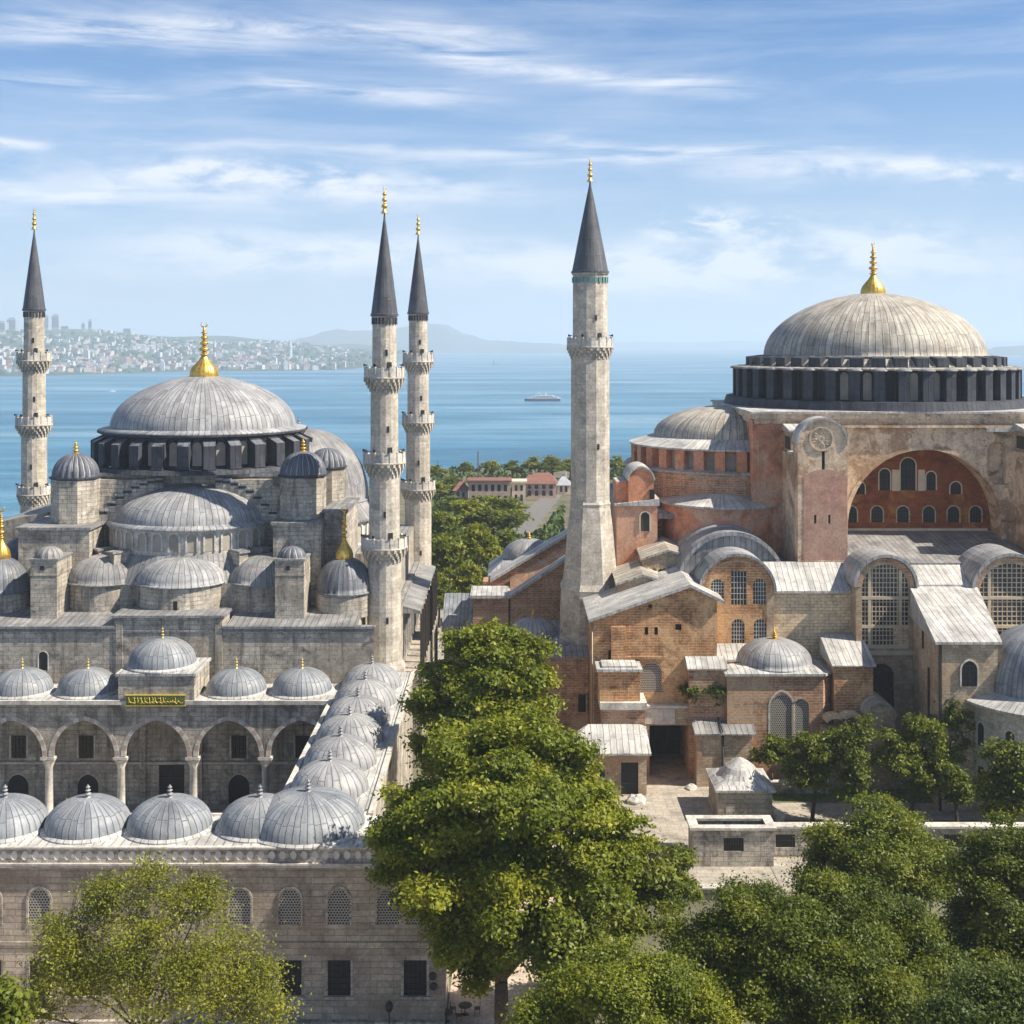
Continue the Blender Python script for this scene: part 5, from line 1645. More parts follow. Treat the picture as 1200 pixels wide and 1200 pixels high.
def low_house():
    t = thing('guard_house', (12, 157, 0), 'low stone guard house with a hipped lead roof and dark doorway, below the brick stump', 'building', 'outbuildings of the basilica')
    x0, x1, y0, y1 = 6.6, 16.3, 155.0, 158.5
    w = MB()
    hs = [arch(X(738, y0), 2.1, 0.05, 4.0, 0), arch(X(704, y0), 1.0, 2.2, 3.2, 0)]
    pierced(w, (0, y0, 0), (1, 0, 0), [(x0, 0), (x1, 0), (x1, 5.3), (x0, 5.3)], hs, 0.5, 0, sides=3.5, back=True)
    wl = w.build('wall', 'stone_mixed', t)
    put('door', window_mesh('door', 2.1, 3.95, 0, 'dark', 'dark_wood', 2, 3, 'trim', 0.18), wl, (X(738, y0), y0 + .3, 0.05))
    put('window', window_mesh('window', 1.0, 1.0, 0, 'dark', 'iron', 3, 3), wl, (X(704, y0), y0 + .2, 2.2))
    r = MB()
    A, B, C, D = (x0 - .5, y0 - .7), (x1 + .5, y0 - .7), (x1 + .3, 158.55), (x0 - .5, 158.55)
    ze, zt = 5.3, 7.6
    P_ = [(*A, ze), (*B, ze), (*C, zt - .3), (*D, ze + .2)]
    ridge_a, ridge_b = (9.4, 158.5, zt), (15.8, 158.5, zt)
    r.face([P_[0], P_[1], ridge_b, ridge_a]); r.face([P_[1], P_[2], ridge_b]); r.face([P_[3], P_[0], ridge_a])
    r.face([(*A, ze - .25), (*B, ze - .25), (*B, ze), (*A, ze)]); r.face([(*D, ze - .25), (*A, ze - .25), (*A, ze), (*D, ze + .2)])
    r.face([(*B, ze - .25), (*A, ze - .25), (*D, ze - .25), (*C, ze - .25)])
    r.build('roof', 'lead_white', t)
low_house()

def gate():
    t = thing('gate_passage', (19.8, 169, 0), 'deep dark gate passage under a flat pale roof, right of the brick stump', 'gate', 'outbuildings of the basilica')
    y0 = 162.0
    w = MB()
    pierced(w, (0, y0, 0), (1, 0, 0), [(16.6, 0), (22.85, 0), (22.85, 8.6), (16.6, 8.6)], [arch(19.9, 5.0, 0.03, 6.4, 0)], 9.0, 0, 0)
    w.box(16.6, 17.3, y0 + .004, 162.9, 0, 8.6); w.box(22.5, 22.85, y0 + .004, 162.9, 0, 8.6)
    wl = w.build('wall', 'stone_mixed', t)
    r = MB()
    r.box(16.2, 23.0, y0 - .3, 162.95, 8.603, 8.95)
    r.box(16.8, 20.6, y0 - .12, y0 - .004, 6.6, 8.5)
    r.build('roof', 'trim', t)
    put('door', window_mesh('door', 5.0, 6.1, 0, 'dark', 'dark_wood', 3, 3, 'dark_wood', 0.3, 0.2), wl, (19.9, y0 + 8.8, 0.03))
gate()

def pier_house():
    t = thing('pier_house', (26, 161, 0), 'low brown pier house with shrub-grown lead roof, right of the gate passage', 'building', 'outbuildings of the basilica')
    x0, x1, y0, y1 = 22.9, 29.6, 158.0, 164.5
    MB().box(x0, x1, y0, y1, 0, 6.5).box(x0 - .12, x0 + .5, y0 - .12, y0 + .6, 0, 6.4).build('wall', 'stone_mixed', t)
    r = MB()
    r.prism([(x0 - .4, y0 - .5), (25.9, y0 - .5), (25.9, y1), (x0 - .4, y1)], 6.503, lambda x, y: 6.8 + (y - y0) * 0.22)
    r.prism([(25.95, y0 - .5), (x1 + .5, y0 - .5), (x1 + .5, y1), (25.95, y1)], 6.503, lambda x, y: 6.75 + (y - y0) * 0.2)
    r.build('roof', 'lead_roof', t)
    MB().tube([(26.0, y0 - .12, 0), (26.0, y0 - .12, 6.5)], [.13, .13], 6).tube([(25.93, y0 - .5, 6.95), (25.93, y1, 8.3)], [.1, .1], 5).build('downpipe', 'iron', t)
pier_house()

def domed_annex():
    t = thing('domed_annex', (33, 165, 0), 'square brick annex with a low pale lead dome, gilt knob and two pointed screens', 'building', 'outbuildings of the basilica')
    y0, y1 = 160.0, 167.5
    poly = [(26.9, y0), (38.9, y0), (40.2, y0 + 1.6), (40.2, y1), (27.2, y1), (27.0, y0 + 3.2)]
    b = MB()
    b.prism(poly[1:] + poly[:1], 0, 13.5, top=False)
    b.v, b.f, b.u, b.m, b.s = [], [], [], [], []
    hs = [arch(X(916, y0), 2.9, 4.8, 9.0, 1.35), arch(X(938.5, y0), 2.0, 4.8, 9.2, 1.1)]
    pierced(b, (0, y0, 0), (1, 0, 0), [(26.9, 0), (38.9, 0), (38.9, 13.5), (26.9, 13.5)], hs, 0.35)
    for i in range(1, 6):
        a, c = poly[i], poly[(i + 1) % 6]
        b.face([(*a, 0), (*c, 0), (*c, 13.5), (*a, 13.5)])
    wl = b.build('wall', 'brick_red', t)
    put('lattice_window', window_mesh('lattice_window', 2.9, 6.4, 1.35, 'lattice_tan', None, frame='trim', ft=0.22), wl, (X(916, y0), y0 + .1, 4.8))
    put('lattice_window', window_mesh('lattice_window', 2.0, 5.5, 1.1, 'lattice_tan', None, frame='stone_mixed', ft=0.15), wl, (X(938.5, y0), y0 + .1, 4.8))
    for yb in (159.86,):
        MB().box(34.95, 36.6, yb, y0 - .004, 0, 4.7).build('plinth', 'stone_mixed', wl)
    ctr = (33.8, 164.9)
    r = MB()
    ex = [((x - ctr[0]) * 1.05 + ctr[0], (y - ctr[1]) * 1.07 + ctr[1]) for x, y in poly]
    for i in range(6):
        a, c = ex[i], ex[(i + 1) % 6]
        r.face([(*a, 13.2), (*c, 13.2), (*c, 13.5), (*a, 13.5)])
        m_ = lambda p: (ctr[0] + (p[0] - ctr[0]) * 0.55, ctr[1] + (p[1] - ctr[1]) * 0.55, 13.9)
        r.face([(*a, 13.5), (*c, 13.5), m_(c), m_(a)])
    r.face([(*p, 13.2) for p in reversed(ex)])
    r.build('roof', 'lead_white', t)
    d = MB()
    d.dome(4.75, 13.75, 2.85, 60, ctr, 12, 0.2, 0.95, 0, 0.62)
    o = d.build('dome', 'lead_pale', t, (*ctr, 13.9))
    put('finial', finial_mesh(1.5, 0.4, crescent=False), o, (*ctr, 16.7))
domed_annex()
shed('side_annex', 'narrow brick lean-to under a folded lead roof, left of the low-domed annex', 'building', 22.3, 26.9, 161.0, 162.98, 13.7, 14.6, 'brick_red', 'lead_white', 0.25)
shed('side_annex', 'plain brick lean-to with a lead roof, between the low-domed annex and tall windows', 'building', 40.3, 45.2, 160.2, 166.5, 14.3, 16.6, 'brick_warm', 'lead_white', 0.3)
t = shed('side_annex', 'flat-roofed brick annex at the foot of the lone minaret, with one small dark window', 'building', 4.7, 10.3, 172.0, 186, 12.5, 14.2, 'brick_red', 'lead_pale')
put('window', window_mesh('window', 1.05, 2.3, 0, 'dark', 'iron', 3, 4, 'stone_mixed', 0.15), t, (X(682, 172), 171.98, 5.2))
MB().dome(0.6, 13.1, 0.5, 16, (7.2, 176), 5).build('skylight', 'lead_roof', t)

shed('side_annex', 'lean-to roof tucked behind the low lead dome, under the three-windowed brick gable', 'building', 26.2, 33.6, 164.2, 166.95, 13.9, 15.3, 'brick_red', 'lead_white', 0.05)
def barrel_shed():
    t = thing('barrel_shed', (45.3, 159, 0), 'small shed with a rounded pale barrel roof at the foot of the tall window bay', 'shed', 'outbuildings of the basilica')
    w = MB()
    pierced(w, (0, 157, 0), (1, 0, 0), arch(45.3, 3.4, 0, 8.9, 1.0), [], 0, 0, sides=5, back=True)
    w.build('wall', 'stone_mixed', t)
    v = MB()
    gable_roof_vault(v, 45.3, 156.8, 162.2, 1.7, 8.9, 0, 0.15, 0.2)
    v.build('roof', 'lead_warm', t)
barrel_shed()

def ruin():
    t = thing('ruined_vault', (41.5, 158.5, 0), 'broken remains of a curved vault on a low ledge, right of the two pointed screens', 'ruin')
    MB().box(38.4, 43.4, 157.0, 159.9, 0, 7.2).build('ledge', 'stone_mixed', t)
    for cx, r in ((39.9, 1.3), (42.0, 1.5)):
        m_ = MB()
        for i in range(9):
            a, b = 0.3 + 2.2 * i / 9, 0.3 + 2.2 * (i + 1) / 9
            for r0, r1 in ((r, r + 0.35),):
                q = [(cx + r0 * math.cos(a), 7.2 + r0 * math.sin(a)), (cx + r1 * math.cos(a), 7.2 + r1 * math.sin(a)), (cx + r1 * math.cos(b), 7.2 + r1 * math.sin(b)), (cx + r0 * math.cos(b), 7.2 + r0 * math.sin(b))]
                m_.face([(x, 157.6, z) for x, z in q][::-1]); m_.face([(q[1][0], 157.6, q[1][1]), (q[1][0], 159.8, q[1][1]), (q[2][0], 159.8, q[2][1]), (q[2][0], 157.6, q[2][1])])
                m_.face([(q[0][0], 157.6, q[0][1]), (q[3][0], 157.6, q[3][1]), (q[3][0], 159.8, q[3][1]), (q[0][0], 159.8, q[0][1])])
        m_.build('arch', 'stone_tan', t)
ruin()

def kiosk():
    t = thing('kiosk', (26.7, 150, 0), 'small square stone kiosk with a bulging pointed lead roof in the forecourt', 'kiosk')
    x0, x1, y0, y1 = 23.6, 29.8, 146.5, 153.5
    MB().box(x0, x1, y0, y1, 0, 3.45).box(x0 - .06, x1 + .06, y0 - .06, y1 + .06, 0, 0.5).build('wall', 'ashlar_brown', t)
    r = MB()
    r.box(x0 - .35, x1 + .35, y0 - .35, y1 + .35, 3.453, 3.7)
    n = 8
    c = ((x0 + x1) / 2, (y0 + y1) / 2)
    prof = [(1.0, 3.7), (0.86, 4.05), (0.72, 4.3), (0.62, 4.75), (0.5, 5.3), (0.3, 5.8), (0.12, 6.15), (0, 6.3)]
    sq = lambda s, z: [(c[0] + s * a * 3.3, c[1] + s * b * 3.6, z) for a, b in ((-1, -1), (0, -1), (1, -1), (1, 0), (1, 1), (0, 1), (-1, 1), (-1, 0))]
    def loop(s, z):
        k = min(1, max(0, (z - 3.7) / 1.0))
        out = []
        for i in range(32):
            a = 2 * PI * i / 32 + PI / 4
            e = (math.cos(a), math.sin(a))
            q = 1 / max(abs(e[0]), abs(e[1]))
            f = q * (1 - k) + 1 * k
            out.append((c[0] + 3.4 * s * f * e[0], c[1] + 3.7 * s * f * e[1], z))
        return out
    for (s0, z0), (s1, z1) in zip(prof, prof[1:]):
        A, B = loop(s0, z0), loop(max(s1, 0.002), z1)
        for i in range(32):
            j = (i + 1) % 32
            r.face([A[i], A[j], B[j], B[i]], sm=False)
    r.build('roof', 'lead_white', t)
    MB().box(x0 + .9, x0 + 1.9, y0 - .05, y0 - .003, 0.6, 2.1).build('niche', 'ashlar', t)
kiosk()

def perimeter():
    t = thing('perimeter_wall', (36, 136, 0), 'long low grey stone perimeter wall with pale coping and barred windows in front of the forecourt', 'wall')
    w = MB()
    xw = [X(860, 134)]
    pierced(w, (0, 134, 0), (1, 0, 0), [(18.9, 0), (27.4, 0), (27.4, 3.9), (18.9, 3.9)], [arch(xw[0], 2.1, 1.6, 3.0, 0)], 0.4)
    w.box(18.9, 27.4, 136.6, 137.2, 0, 3.9); w.box(18.9, 19.5, 134.004, 136.6, 0, 3.9); w.box(26.8, 27.4, 134.004, 136.6, 0, 3.9)
    x2 = X(920, 137)
    pierced(w, (0, 136.8, 0), (1, 0, 0), [(27.4, 0), (62, 0), (62, 3.0), (27.4, 3.0)], [arch(x2, 2.1, 0.9, 2.3, 0)] + [arch(x2 + 6 * i, 2.1, 0.9, 2.3, 0) for i in range(1, 5)], 0.4, sides=0.7, back=False)
    wl = w.build('wall', 'ashlar', t)
    c = MB()
    c.box(18.6, 27.7, 133.7, 134.7, 3.903, 4.15); c.box(18.6, 27.7, 136.4, 137.4, 3.903, 4.15); c.box(18.6, 19.6, 134.7, 136.4, 3.904, 4.148); c.box(26.7, 27.7, 134.7, 136.4, 3.904, 4.148)
    c.box(27.72, 62, 136.5, 137.8, 3.003, 3.25)
    c.build('coping', 'trim', t)
    me = window_mesh('barred_window', 2.1, 1.4, 0, 'dark', 'iron', 8, 2, 'trim', 0.14, 0.06)
    put('barred_window', me, wl, (xw[0], 134.15, 1.6))
    for i in range(5):
        put('barred_window', me, wl, (x2 + 6 * i, 136.95, 0.9))
perimeter()
t = thing('retaining_wall', (14, 130, 0), 'low pale retaining wall with a step along the front edge of the forecourt paving', 'wall')
MB().box(9, 18.8, 136.7, 137.3, 0, 1.0).build('wall', 'ashlar', t)
MB().box(8.9, 18.5, 136.5, 137.5, 1.003, 1.15).build('coping', 'trim', t)
t = thing('parapet_wall', (18, 129, 0), 'short low parapet with square end block, half hidden by the lower trees', 'wall')
MB().box(15.5, 24, 126.0, 126.6, 0, 1.1).box(15.2, 16.6, 125.7, 126.9, 0, 1.5).build('wall', 'ashlar', t)
MB().box(16.62, 24.2, 125.8, 126.8, 1.103, 1.25).build('coping', 'trim', t)

for x0, x1, y, h, lab in ((30.5, 38.5, 155.5, 1.4, 'low stone garden wall with pale coping behind the small trees, left one'), (40.5, 52, 157.2, 1.3, 'low stone garden wall behind the leafiest small trees, right one')):
    t = thing('garden_wall', ((x0 + x1) / 2, y, 0), lab, 'wall', 'low garden walls')
    MB().box(x0, x1, y, y + .5, 0, h).build('wall', 'ashlar', t)
    MB().box(x0 - .1, x1 + .1, y - .1, y + .6, h + .003, h + .15).build('coping', 'trim', t)
# carved stones lying in the garden
sl = MB()
sl.prism([(-0.55, -0.2), (0.55, -0.2), (0.55, 0.2), (-0.55, 0.2)], 0, 4.2)
o = sl.build('stone_slab', 'trim', None, (0, 0, 0))
o.location = (31.0, 146.0, 0.35); o.rotation_euler = (R(12), R(-62), R(-50))
tag(o, 'long pale stone slab leaning on rubble beside the domed kiosk', 'stone slab')
for k, (x, y, s, lab) in enumerate(((30.2, 147.4, .7, 'pale rough boulder by the leaning slab'), (14.9, 152.8, 1.0, 'broken stone block on the forecourt paving by the guard house door'), (22.0, 157.3, .6, 'grey stone fragment in the gate shadow'))):
    mb = MB()
    rnd = random.Random(k)
    mb.lathe([(s * 1.1, 0), (s * 1.15, s * .4), (s * .8, s * .75), (0, s * .85)], 7, (x, y), sm=False)
    mb.v = [(a + rnd.uniform(-.2, .2) * s, b + rnd.uniform(-.2, .2) * s, c_ + (rnd.uniform(-.1, .1) * s if c_ > 0 else 0)) for a, b, c_ in mb.v]
    tag(mb.build('boulder', 'trim', None, (x, y, 0)), lab, 'boulder', 'loose stones')

def tomb():
    t = thing('domed_tomb', (63.6, 152, 0), 'round pale stone tomb with a big blue-grey lead dome at the right edge', 'tomb')
    c = (63.6, 152.5)
    w = MB()
    n = 16
    w.lathe([(9.95, 0), (9.95, 12.7)], n, c, PI / 16, 2 * PI + PI / 16, 0, False)
    w.lathe([(10.15, 0), (10.15, 1.2), (9.95, 1.3)], n, c, PI / 16, 2 * PI + PI / 16, 0, False)
    w.lathe([(9.95, 12.2), (10.4, 12.6), (10.4, 12.9)], n, c, PI / 16, 2 * PI + PI / 16, 0, False)
    wl = w.build('wall', 'minaret_stone', t)
    r = MB()
    r.lathe([(10.7, 12.75), (10.7, 13.0), (7.6, 13.9)], 48, c, 0, 2 * PI, 0, False)
    r.build('roof', 'lead_white', t)
    d = MB()
    d.dome(7.6, 13.6, 7.6, 90, c, 16, 0.15, 0.9, 0, 0.7)
    o = d.build('dome', 'lead_blue', t, (*c, 13.6))
    put('finial', finial_mesh(2.4, 0.5), o, (*c, 21.1))
    a1 = window_mesh('window', 1.1, 2.7, 1.1, 'dark_wood', 'iron', 3, 5, 'trim', 0.2)
    a2 = window_mesh('window', 1.1, 3.0, 0, 'dark_wood', 'iron', 3, 5, 'trim', 0.2)
    for i in range(16):
        a = 2 * PI * i / 16 + PI / 8
        rr = 9.95 * math.cos(PI / 16) + .05
        put('window', a1, wl, (c[0] + rr * math.cos(a), c[1] + rr * math.sin(a), 8.0), a + PI / 2)
        put('window', a2, wl, (c[0] + rr * math.cos(a), c[1] + rr * math.sin(a), 2.6), a + PI / 2)
    MB().tube([(c[0] - 9.9, c[1] - 2.2, 0), (c[0] - 9.9, c[1] - 2.2, 12.6)], [.12, .12], 6).build('downpipe', 'lead_roof', t)
tomb()

# ------------------------------------------------------------------ buildings between mosque and basilica
def domed_hall():
    t = thing('domed_hall', (2, 210, 0), 'square hall with a pale lead dome behind the lone minaret, against the trees', 'building', 'outbuildings behind the lone minaret')
    MB().box(-3.4, 8.6, 205, 216, 0, 17.6).build('wall', 'brick_red', t)
    r = MB()
    P_ = [(-3.9, 204.5), (9.0, 204.5), (9.0, 216.5), (-3.9, 216.5)]
    for i in range(4):
        a, b = P_[i], P_[(i + 1) % 4]
        k = lambda p: (2.6 + (p[0] - 2.6) * .62, 210.5 + (p[1] - 210.5) * .62, 19.6)
        r.face([(*a, 17.6), (*b, 17.6), k(b), k(a)]); r.face([(*a, 17.3), (*b, 17.3), (*b, 17.6), (*a, 17.6)])
    r.build('roof', 'lead_pale', t)
    c = (2.8, 210.5)
    d = MB()
    d.dome(4.5, 19.3, 3.1, 48, c, 10, .3, .9, 0, .7)
    o = d.build('dome', 'lead_pale', t, (*c, 19.3))
    put('finial', finial_mesh(1.6, .35, crescent=False), o, (*c, 22.4))
domed_hall()
def long_house():
    t = thing('brick_house', (1, 195, 0), 'long brown brick building with two rising lead roof edges, left of the lone minaret', 'building', 'outbuildings behind the lone minaret')
    y0 = 190
    w = MB()
    pierced(w, (0, y0, 0), (1, 0, 0), [(-5.8, 0), (8.2, 0), (8.2, 22.6), (-0.3, 16.9), (-5.8, 16.9)], [], 0, sides=9, back=True)
    pierced(w, (0, y0 + 9.2, 0), (1, 0, 0), [(-4.5, 0), (9, 0), (9, 24.8), (-3.0, 17.6), (-4.5, 17.6)], [], 0, sides=4, back=True)
    w.build('wall', 'brick_red', t)
    r = MB()
    def strip(p, q, ya, yb, th=0.45):
        r.face([(p[0], ya, p[1] + th), (q[0], ya, q[1] + th), (q[0], yb, q[1] + th), (p[0], yb, p[1] + th)])
        r.face([(p[0], ya, p[1]), (q[0], ya, q[1]), (q[0], ya, q[1] + th), (p[0], ya, p[1] + th)])
        r.face([(p[0], yb, p[1]), (p[0], ya, p[1]), (p[0], ya, p[1] + th), (p[0], yb, p[1] + th)])
    strip((-6.2, 16.92), (-0.3, 16.92), y0 - .5, 197)
    strip((-0.32, 16.9), (8.4, 22.75), y0 - .5, 192.5)
    strip((-3.4, 17.5), (9.2, 25.0), y0 + 8.8, 204)
    r.build('roof', 'lead_white', t)
    b = MB()
    b.face([(-0.3, 192.5, 17.0), (8.3, 192.5, 22.7), (8.3, 199, 23.6), (-0.3, 199, 18.2)])
    b.build('tile_slope', 'brick_red', t)
    MB().tube([(-0.4, y0 - .15, 0), (-0.4, y0 - .15, 16.8)], [.13, .13], 6).build('downpipe', 'iron', t)
long_house()
t = thing('small_dome_house', (3, 180, 0), 'little round building with an umbrella-like white lead dome and gilt knob beside the lone minaret', 'building', 'outbuildings behind the lone minaret')
MB().lathe([(3.0, 0), (3.0, 13.9)], 8, (3, 181), sm=False).build('wall', 'brick_red', t)
d = MB().dome(3.15, 13.9, 1.9, 40, (3, 181), 8, .25, .9, 0, .8).build('dome', 'lead_pale', t, (3, 181, 13.9))
put('finial', finial_mesh(1.8, .3), d, (3, 181, 15.8))
shed('lead_roof_hall', 'low hall with a blue-grey lead roof beside the mosque path', 'building', -10.4, -6.4, 196, 206, 10.6, 14.2, 'ashlar', 'lead_blue', group='outbuildings behind the lone minaret')
shed('store_house', 'small brown store between the lead-roofed hall and the long brick building', 'building', -6.2, -3.6, 199, 212, 9.5, 10.5, 'brick_red', 'lead_roof', group='outbuildings behind the lone minaret')
# ------------------------------------------------------------------ trees
def crown_mesh(name, lobes, n, ls, tints, seed, clump=0.55, per=26, flatz=0.62, shell=0.5):
    rng = np.random.default_rng(seed)
    # boughs: every lobe breaks up into smaller tufts with gaps between them
    sub_ = []
    for x, y, z, r in lobes:
        m_ = 16 if r > 1.2 else 6
        d0 = rng.normal(size=(m_, 3)); d0 /= np.linalg.norm(d0, axis=1)[:, None]
        d0[:, 2] = np.where(d0[:, 2] < -0.3, -d0[:, 2], d0[:, 2])
        for q in d0:
            rr = r * rng.uniform(0.17, 0.36)
            o = (r - rr * 0.6) * rng.uniform(0.72, 1.2)
            sub_.append((x + q[0] * o, y + q[1] * o, z + q[2] * o * 0.9, rr))
        sub_.append((x, y, z, r * 0.42))
    L = np.array(sub_, float)
    wgt = L[:, 3] ** 2
    k = max(8, n // per)
    idx = rng.choice(len(L), k, p=wgt / wgt.sum())
    d = rng.normal(size=(k, 3)); d /= np.linalg.norm(d, axis=1)[:, None]
    d[:, 2] = np.where(d[:, 2] < -0.45, -d[:, 2] * 0.6, d[:, 2])
    rad = L[idx, 3] * (shell + (1.06 - shell) * rng.random(k) ** 0.7)
    cc = L[idx, :3] + d * rad[:, None] * np.array([1, 1, flatz])
    # drop most clumps buried deep inside another lobe
    keep = np.ones(k, bool)
    for i, q in enumerate(L):
        dd = np.linalg.norm((cc - q[:3]) / np.array([1, 1, flatz]), axis=1)
        keep &= ~((dd < q[3] * 0.5) & (idx != i) & (rng.random(k) < 0.8))
    cc, d, idx = cc[keep], d[keep], idx[keep]
    k = len(cc)
    ci = np.repeat(np.arange(k), per)
    N = len(ci)
    csz = clump * 0.8 * rng.uniform(0.5, 1.5, k)
    p = cc[ci] + rng.normal(size=(N, 3)) * csz[ci][:, None] * np.array([1, 1, 0.6])
    nrm = d[ci] * 0.55 + np.array([0, 0, 0.55]) + rng.normal(size=(N, 3)) * 0.5
    nrm /= np.linalg.norm(nrm, axis=1)[:, None]
    t = np.cross(nrm, rng.normal(size=(N, 3))); t /= np.linalg.norm(t, axis=1)[:, None]
    b = np.cross(nrm, t)
    s = (ls * rng.uniform(0.6, 1.35, N))[:, None]
    droop = nrm * s * -0.18
    V = np.stack([p - t * s, p + b * s * 0.52 + droop * .2, p + t * s + droop, p - b * s * 0.52 + droop * .2], 1).reshape(-1, 3)
    T = np.array(tints, float)
    wt_ = rng.random(k)
    lobe_t = rng.random(len(L))[idx]
    mixf = np.clip(0.4 * wt_ + 0.6 * lobe_t, 0, 1)
    seg = np.clip((mixf * (len(T) - 1)).astype(int), 0, len(T) - 2)
    fr = mixf * (len(T) - 1) - seg
    col = T[seg] * (1 - fr)[:, None] + T[seg + 1] * fr[:, None]
    col = col[ci] * rng.uniform(0.82, 1.18, N)[:, None]
    colv = np.repeat(np.concatenate([col, np.ones((N, 1))], 1), 4, axis=0)
    return V, colv, N

def leaf_object(name, V, colv, N, parent, at):
    me = bpy.data.meshes.new(name)
    me.vertices.add(N * 4); me.loops.add(N * 4); me.polygons.add(N)
    o = np.array(at)
    me.vertices.foreach_set('co', (V - o).astype(np.float32).ravel())
    me.loops.foreach_set('vertex_index', np.arange(N * 4, dtype=np.int32))
    me.polygons.foreach_set('loop_start', np.arange(0, N * 4, 4, dtype=np.int32))
    me.polygons.foreach_set('loop_total', np.full(N, 4, np.int32))
    at_ = me.color_attributes.new('tint', 'FLOAT_COLOR', 'POINT')
    at_.data.foreach_set('color', colv.astype(np.float32).ravel())
    me.materials.append(M['leaf'])
    me.update(); me.validate()
    return put(name, me, parent, at)

GREEN = [(0.075, 0.105, 0.011), (0.140, 0.178, 0.014), (0.210, 0.236, 0.018), (0.290, 0.290, 0.024)]
DEEP = [(0.042, 0.066, 0.010), (0.080, 0.112, 0.012), (0.130, 0.160, 0.015), (0.19, 0.205, 0.018)]
MID = [(0.062, 0.092, 0.012), (0.108, 0.146, 0.015), (0.160, 0.190, 0.020), (0.22, 0.238, 0.026)]
YELL = [(0.085, 0.108, 0.016), (0.145, 0.168, 0.018), (0.215, 0.228, 0.022), (0.30, 0.292, 0.03)]
PALE = [(0.05, 0.085, 0.02), (0.09, 0.125, 0.022), (0.13, 0.165, 0.03)]

def tree(name, label, base, lobes, n, ls, tints, seed, group, tr=0.4, cat='tree', clump=0.55, per=26, shell=0.62, limbs=True, twig=0):
    """trunk (with its limbs) and a crown of separate leaves gathered in clumps on the given lobes"""
    rnd = random.Random(seed)
    t = thing(name, (base[0], base[1], base[2] if len(base) > 2 else 0), label, cat, group)
    b = Vector((base[0], base[1], base[2] if len(base) > 2 else 0))
    zlow = min(l[2] - l[3] * 0.3 for l in lobes)
    zc = sum(l[2] for l in lobes) / len(lobes)
    mc = Vector((sum(l[0] for l in lobes) / len(lobes), sum(l[1] for l in lobes) / len(lobes), zc))
    fork = b.lerp(mc, 0.5)
    fork.z = max(b.z + 0.8, min(zlow, b.z + (zc - b.z) * 0.55))
    mb = MB()
    mid = b.lerp(fork, 0.5) + Vector((rnd.uniform(-.3, .3), rnd.uniform(-.3, .3), 0)) * tr
    mb.tube([b - Vector((0, 0, .1)), b + Vector((0, 0, .3)), mid, fork], [tr * 1.5, tr * 1.15, tr * 0.95, tr * 0.8], 9)
    if limbs:
        for l in lobes:
            e = Vector(l[:3])
            m1 = fork.lerp(e, 0.45) + Vector((rnd.uniform(-.6, .6), rnd.uniform(-.6, .6), rnd.uniform(0, .8))) * min(1, l[3] * .3)
            mb.tube([fork, m1, e], [tr * 0.55, tr * 0.34, tr * 0.14], 6)
            for j in range(3 + twig):
                d_ = Vector((rnd.uniform(-1, 1), rnd.uniform(-1, 1), rnd.uniform(-.2, 1))).normalized()
                s0 = m1.lerp(e, rnd.uniform(.2, 1))
                e2 = s0 + d_ * l[3] * rnd.uniform(.6, .95)
                mb.tube([s0, s0.lerp(e2, .5) + Vector((0, 0, .12 * l[3])), e2], [tr * 0.17, tr * 0.1, tr * 0.04], 5)
                for q in range(twig):
                    s1 = s0.lerp(e2, rnd.uniform(.3, .9))
                    d2 = (d_ + Vector((rnd.uniform(-1, 1), rnd.uniform(-1, 1), rnd.uniform(-.3, 1)))).normalized()
                    mb.tube([s1, s1 + d2 * l[3] * rnd.uniform(.3, .55)], [tr * .07, tr * .025], 4)
    mb.build('trunk', 'bark', t)
    V, cv, N = crown_mesh(name, lobes, n, ls, tints, seed, clump, per, shell=shell)
    leaf_object('crown', V, cv, N, t, tuple(b))
    return t

def lob(D, items):
    """crown lobes: photo column, row and radius, with the lobe's own offset in depth"""
    return [(X(px, D + dy), D + dy, Z(py, D + dy), rp * (D + dy) / F) for px, py, rp, dy in items]

# the big plane tree in the middle
tree('plane_tree', 'largest broad green tree, in the middle foreground right of the courtyard domes', (X(592, 99), 99),
     lob(98, [(575, 905, 62, 1), (650, 905, 55, 2), (520, 950, 62, -1), (600, 960, 80, -3), (675, 965, 62, 0), (482, 1000, 48, 0), (545, 1030, 78, -4),
              (640, 1040, 80, -4), (700, 1030, 55, 1), (520, 1080, 55, -1), (590, 1105, 66, -3), (655, 1105, 55, -2), (560, 1140, 40, 0), (620, 880, 45, 4), (545, 885, 40, 3), (460, 1025, 26, 0), (495, 955, 42, 1), (470, 985, 36, 0), (515, 1045, 52, 2), (715, 985, 48, 2), (690, 940, 40, 3)]),
     200000, 0.185, GREEN, 1, 'broadleaf trees in the street', 0.62, clump=0.5, per=44)
tree('plane_tree', 'tall bright green tree behind the largest tree, its top level with the brick walls', (X(565, 128), 130),
     lob(130, [(600, 775, 40, 0), (555, 770, 36, 1), (530, 810, 42, 0), (585, 820, 52, -2), (620, 800, 32, 0), (505, 845, 38, 0), (550, 860, 48, -3), (605, 865, 45, -3), (500, 880, 24, -2), (575, 752, 24, 1), (634, 832, 20, 0), (545, 905, 45, -2)]),
     90000, 0.23, GREEN, 2, 'broadleaf trees in the street', 0.5, clump=0.55, per=40)
tree('street_tree', 'dark green tree leaning over the forecourt edge, right of the largest tree', (X(722, 101), 101),
     lob(103, [(735, 1020, 40, 1), (700, 1060, 48, 0), (755, 1050, 32, 2), (725, 1085, 38, 0), (770, 1035, 18, 2)]),
     36000, 0.21, DEEP, 3, 'broadleaf trees in the street', 0.34)
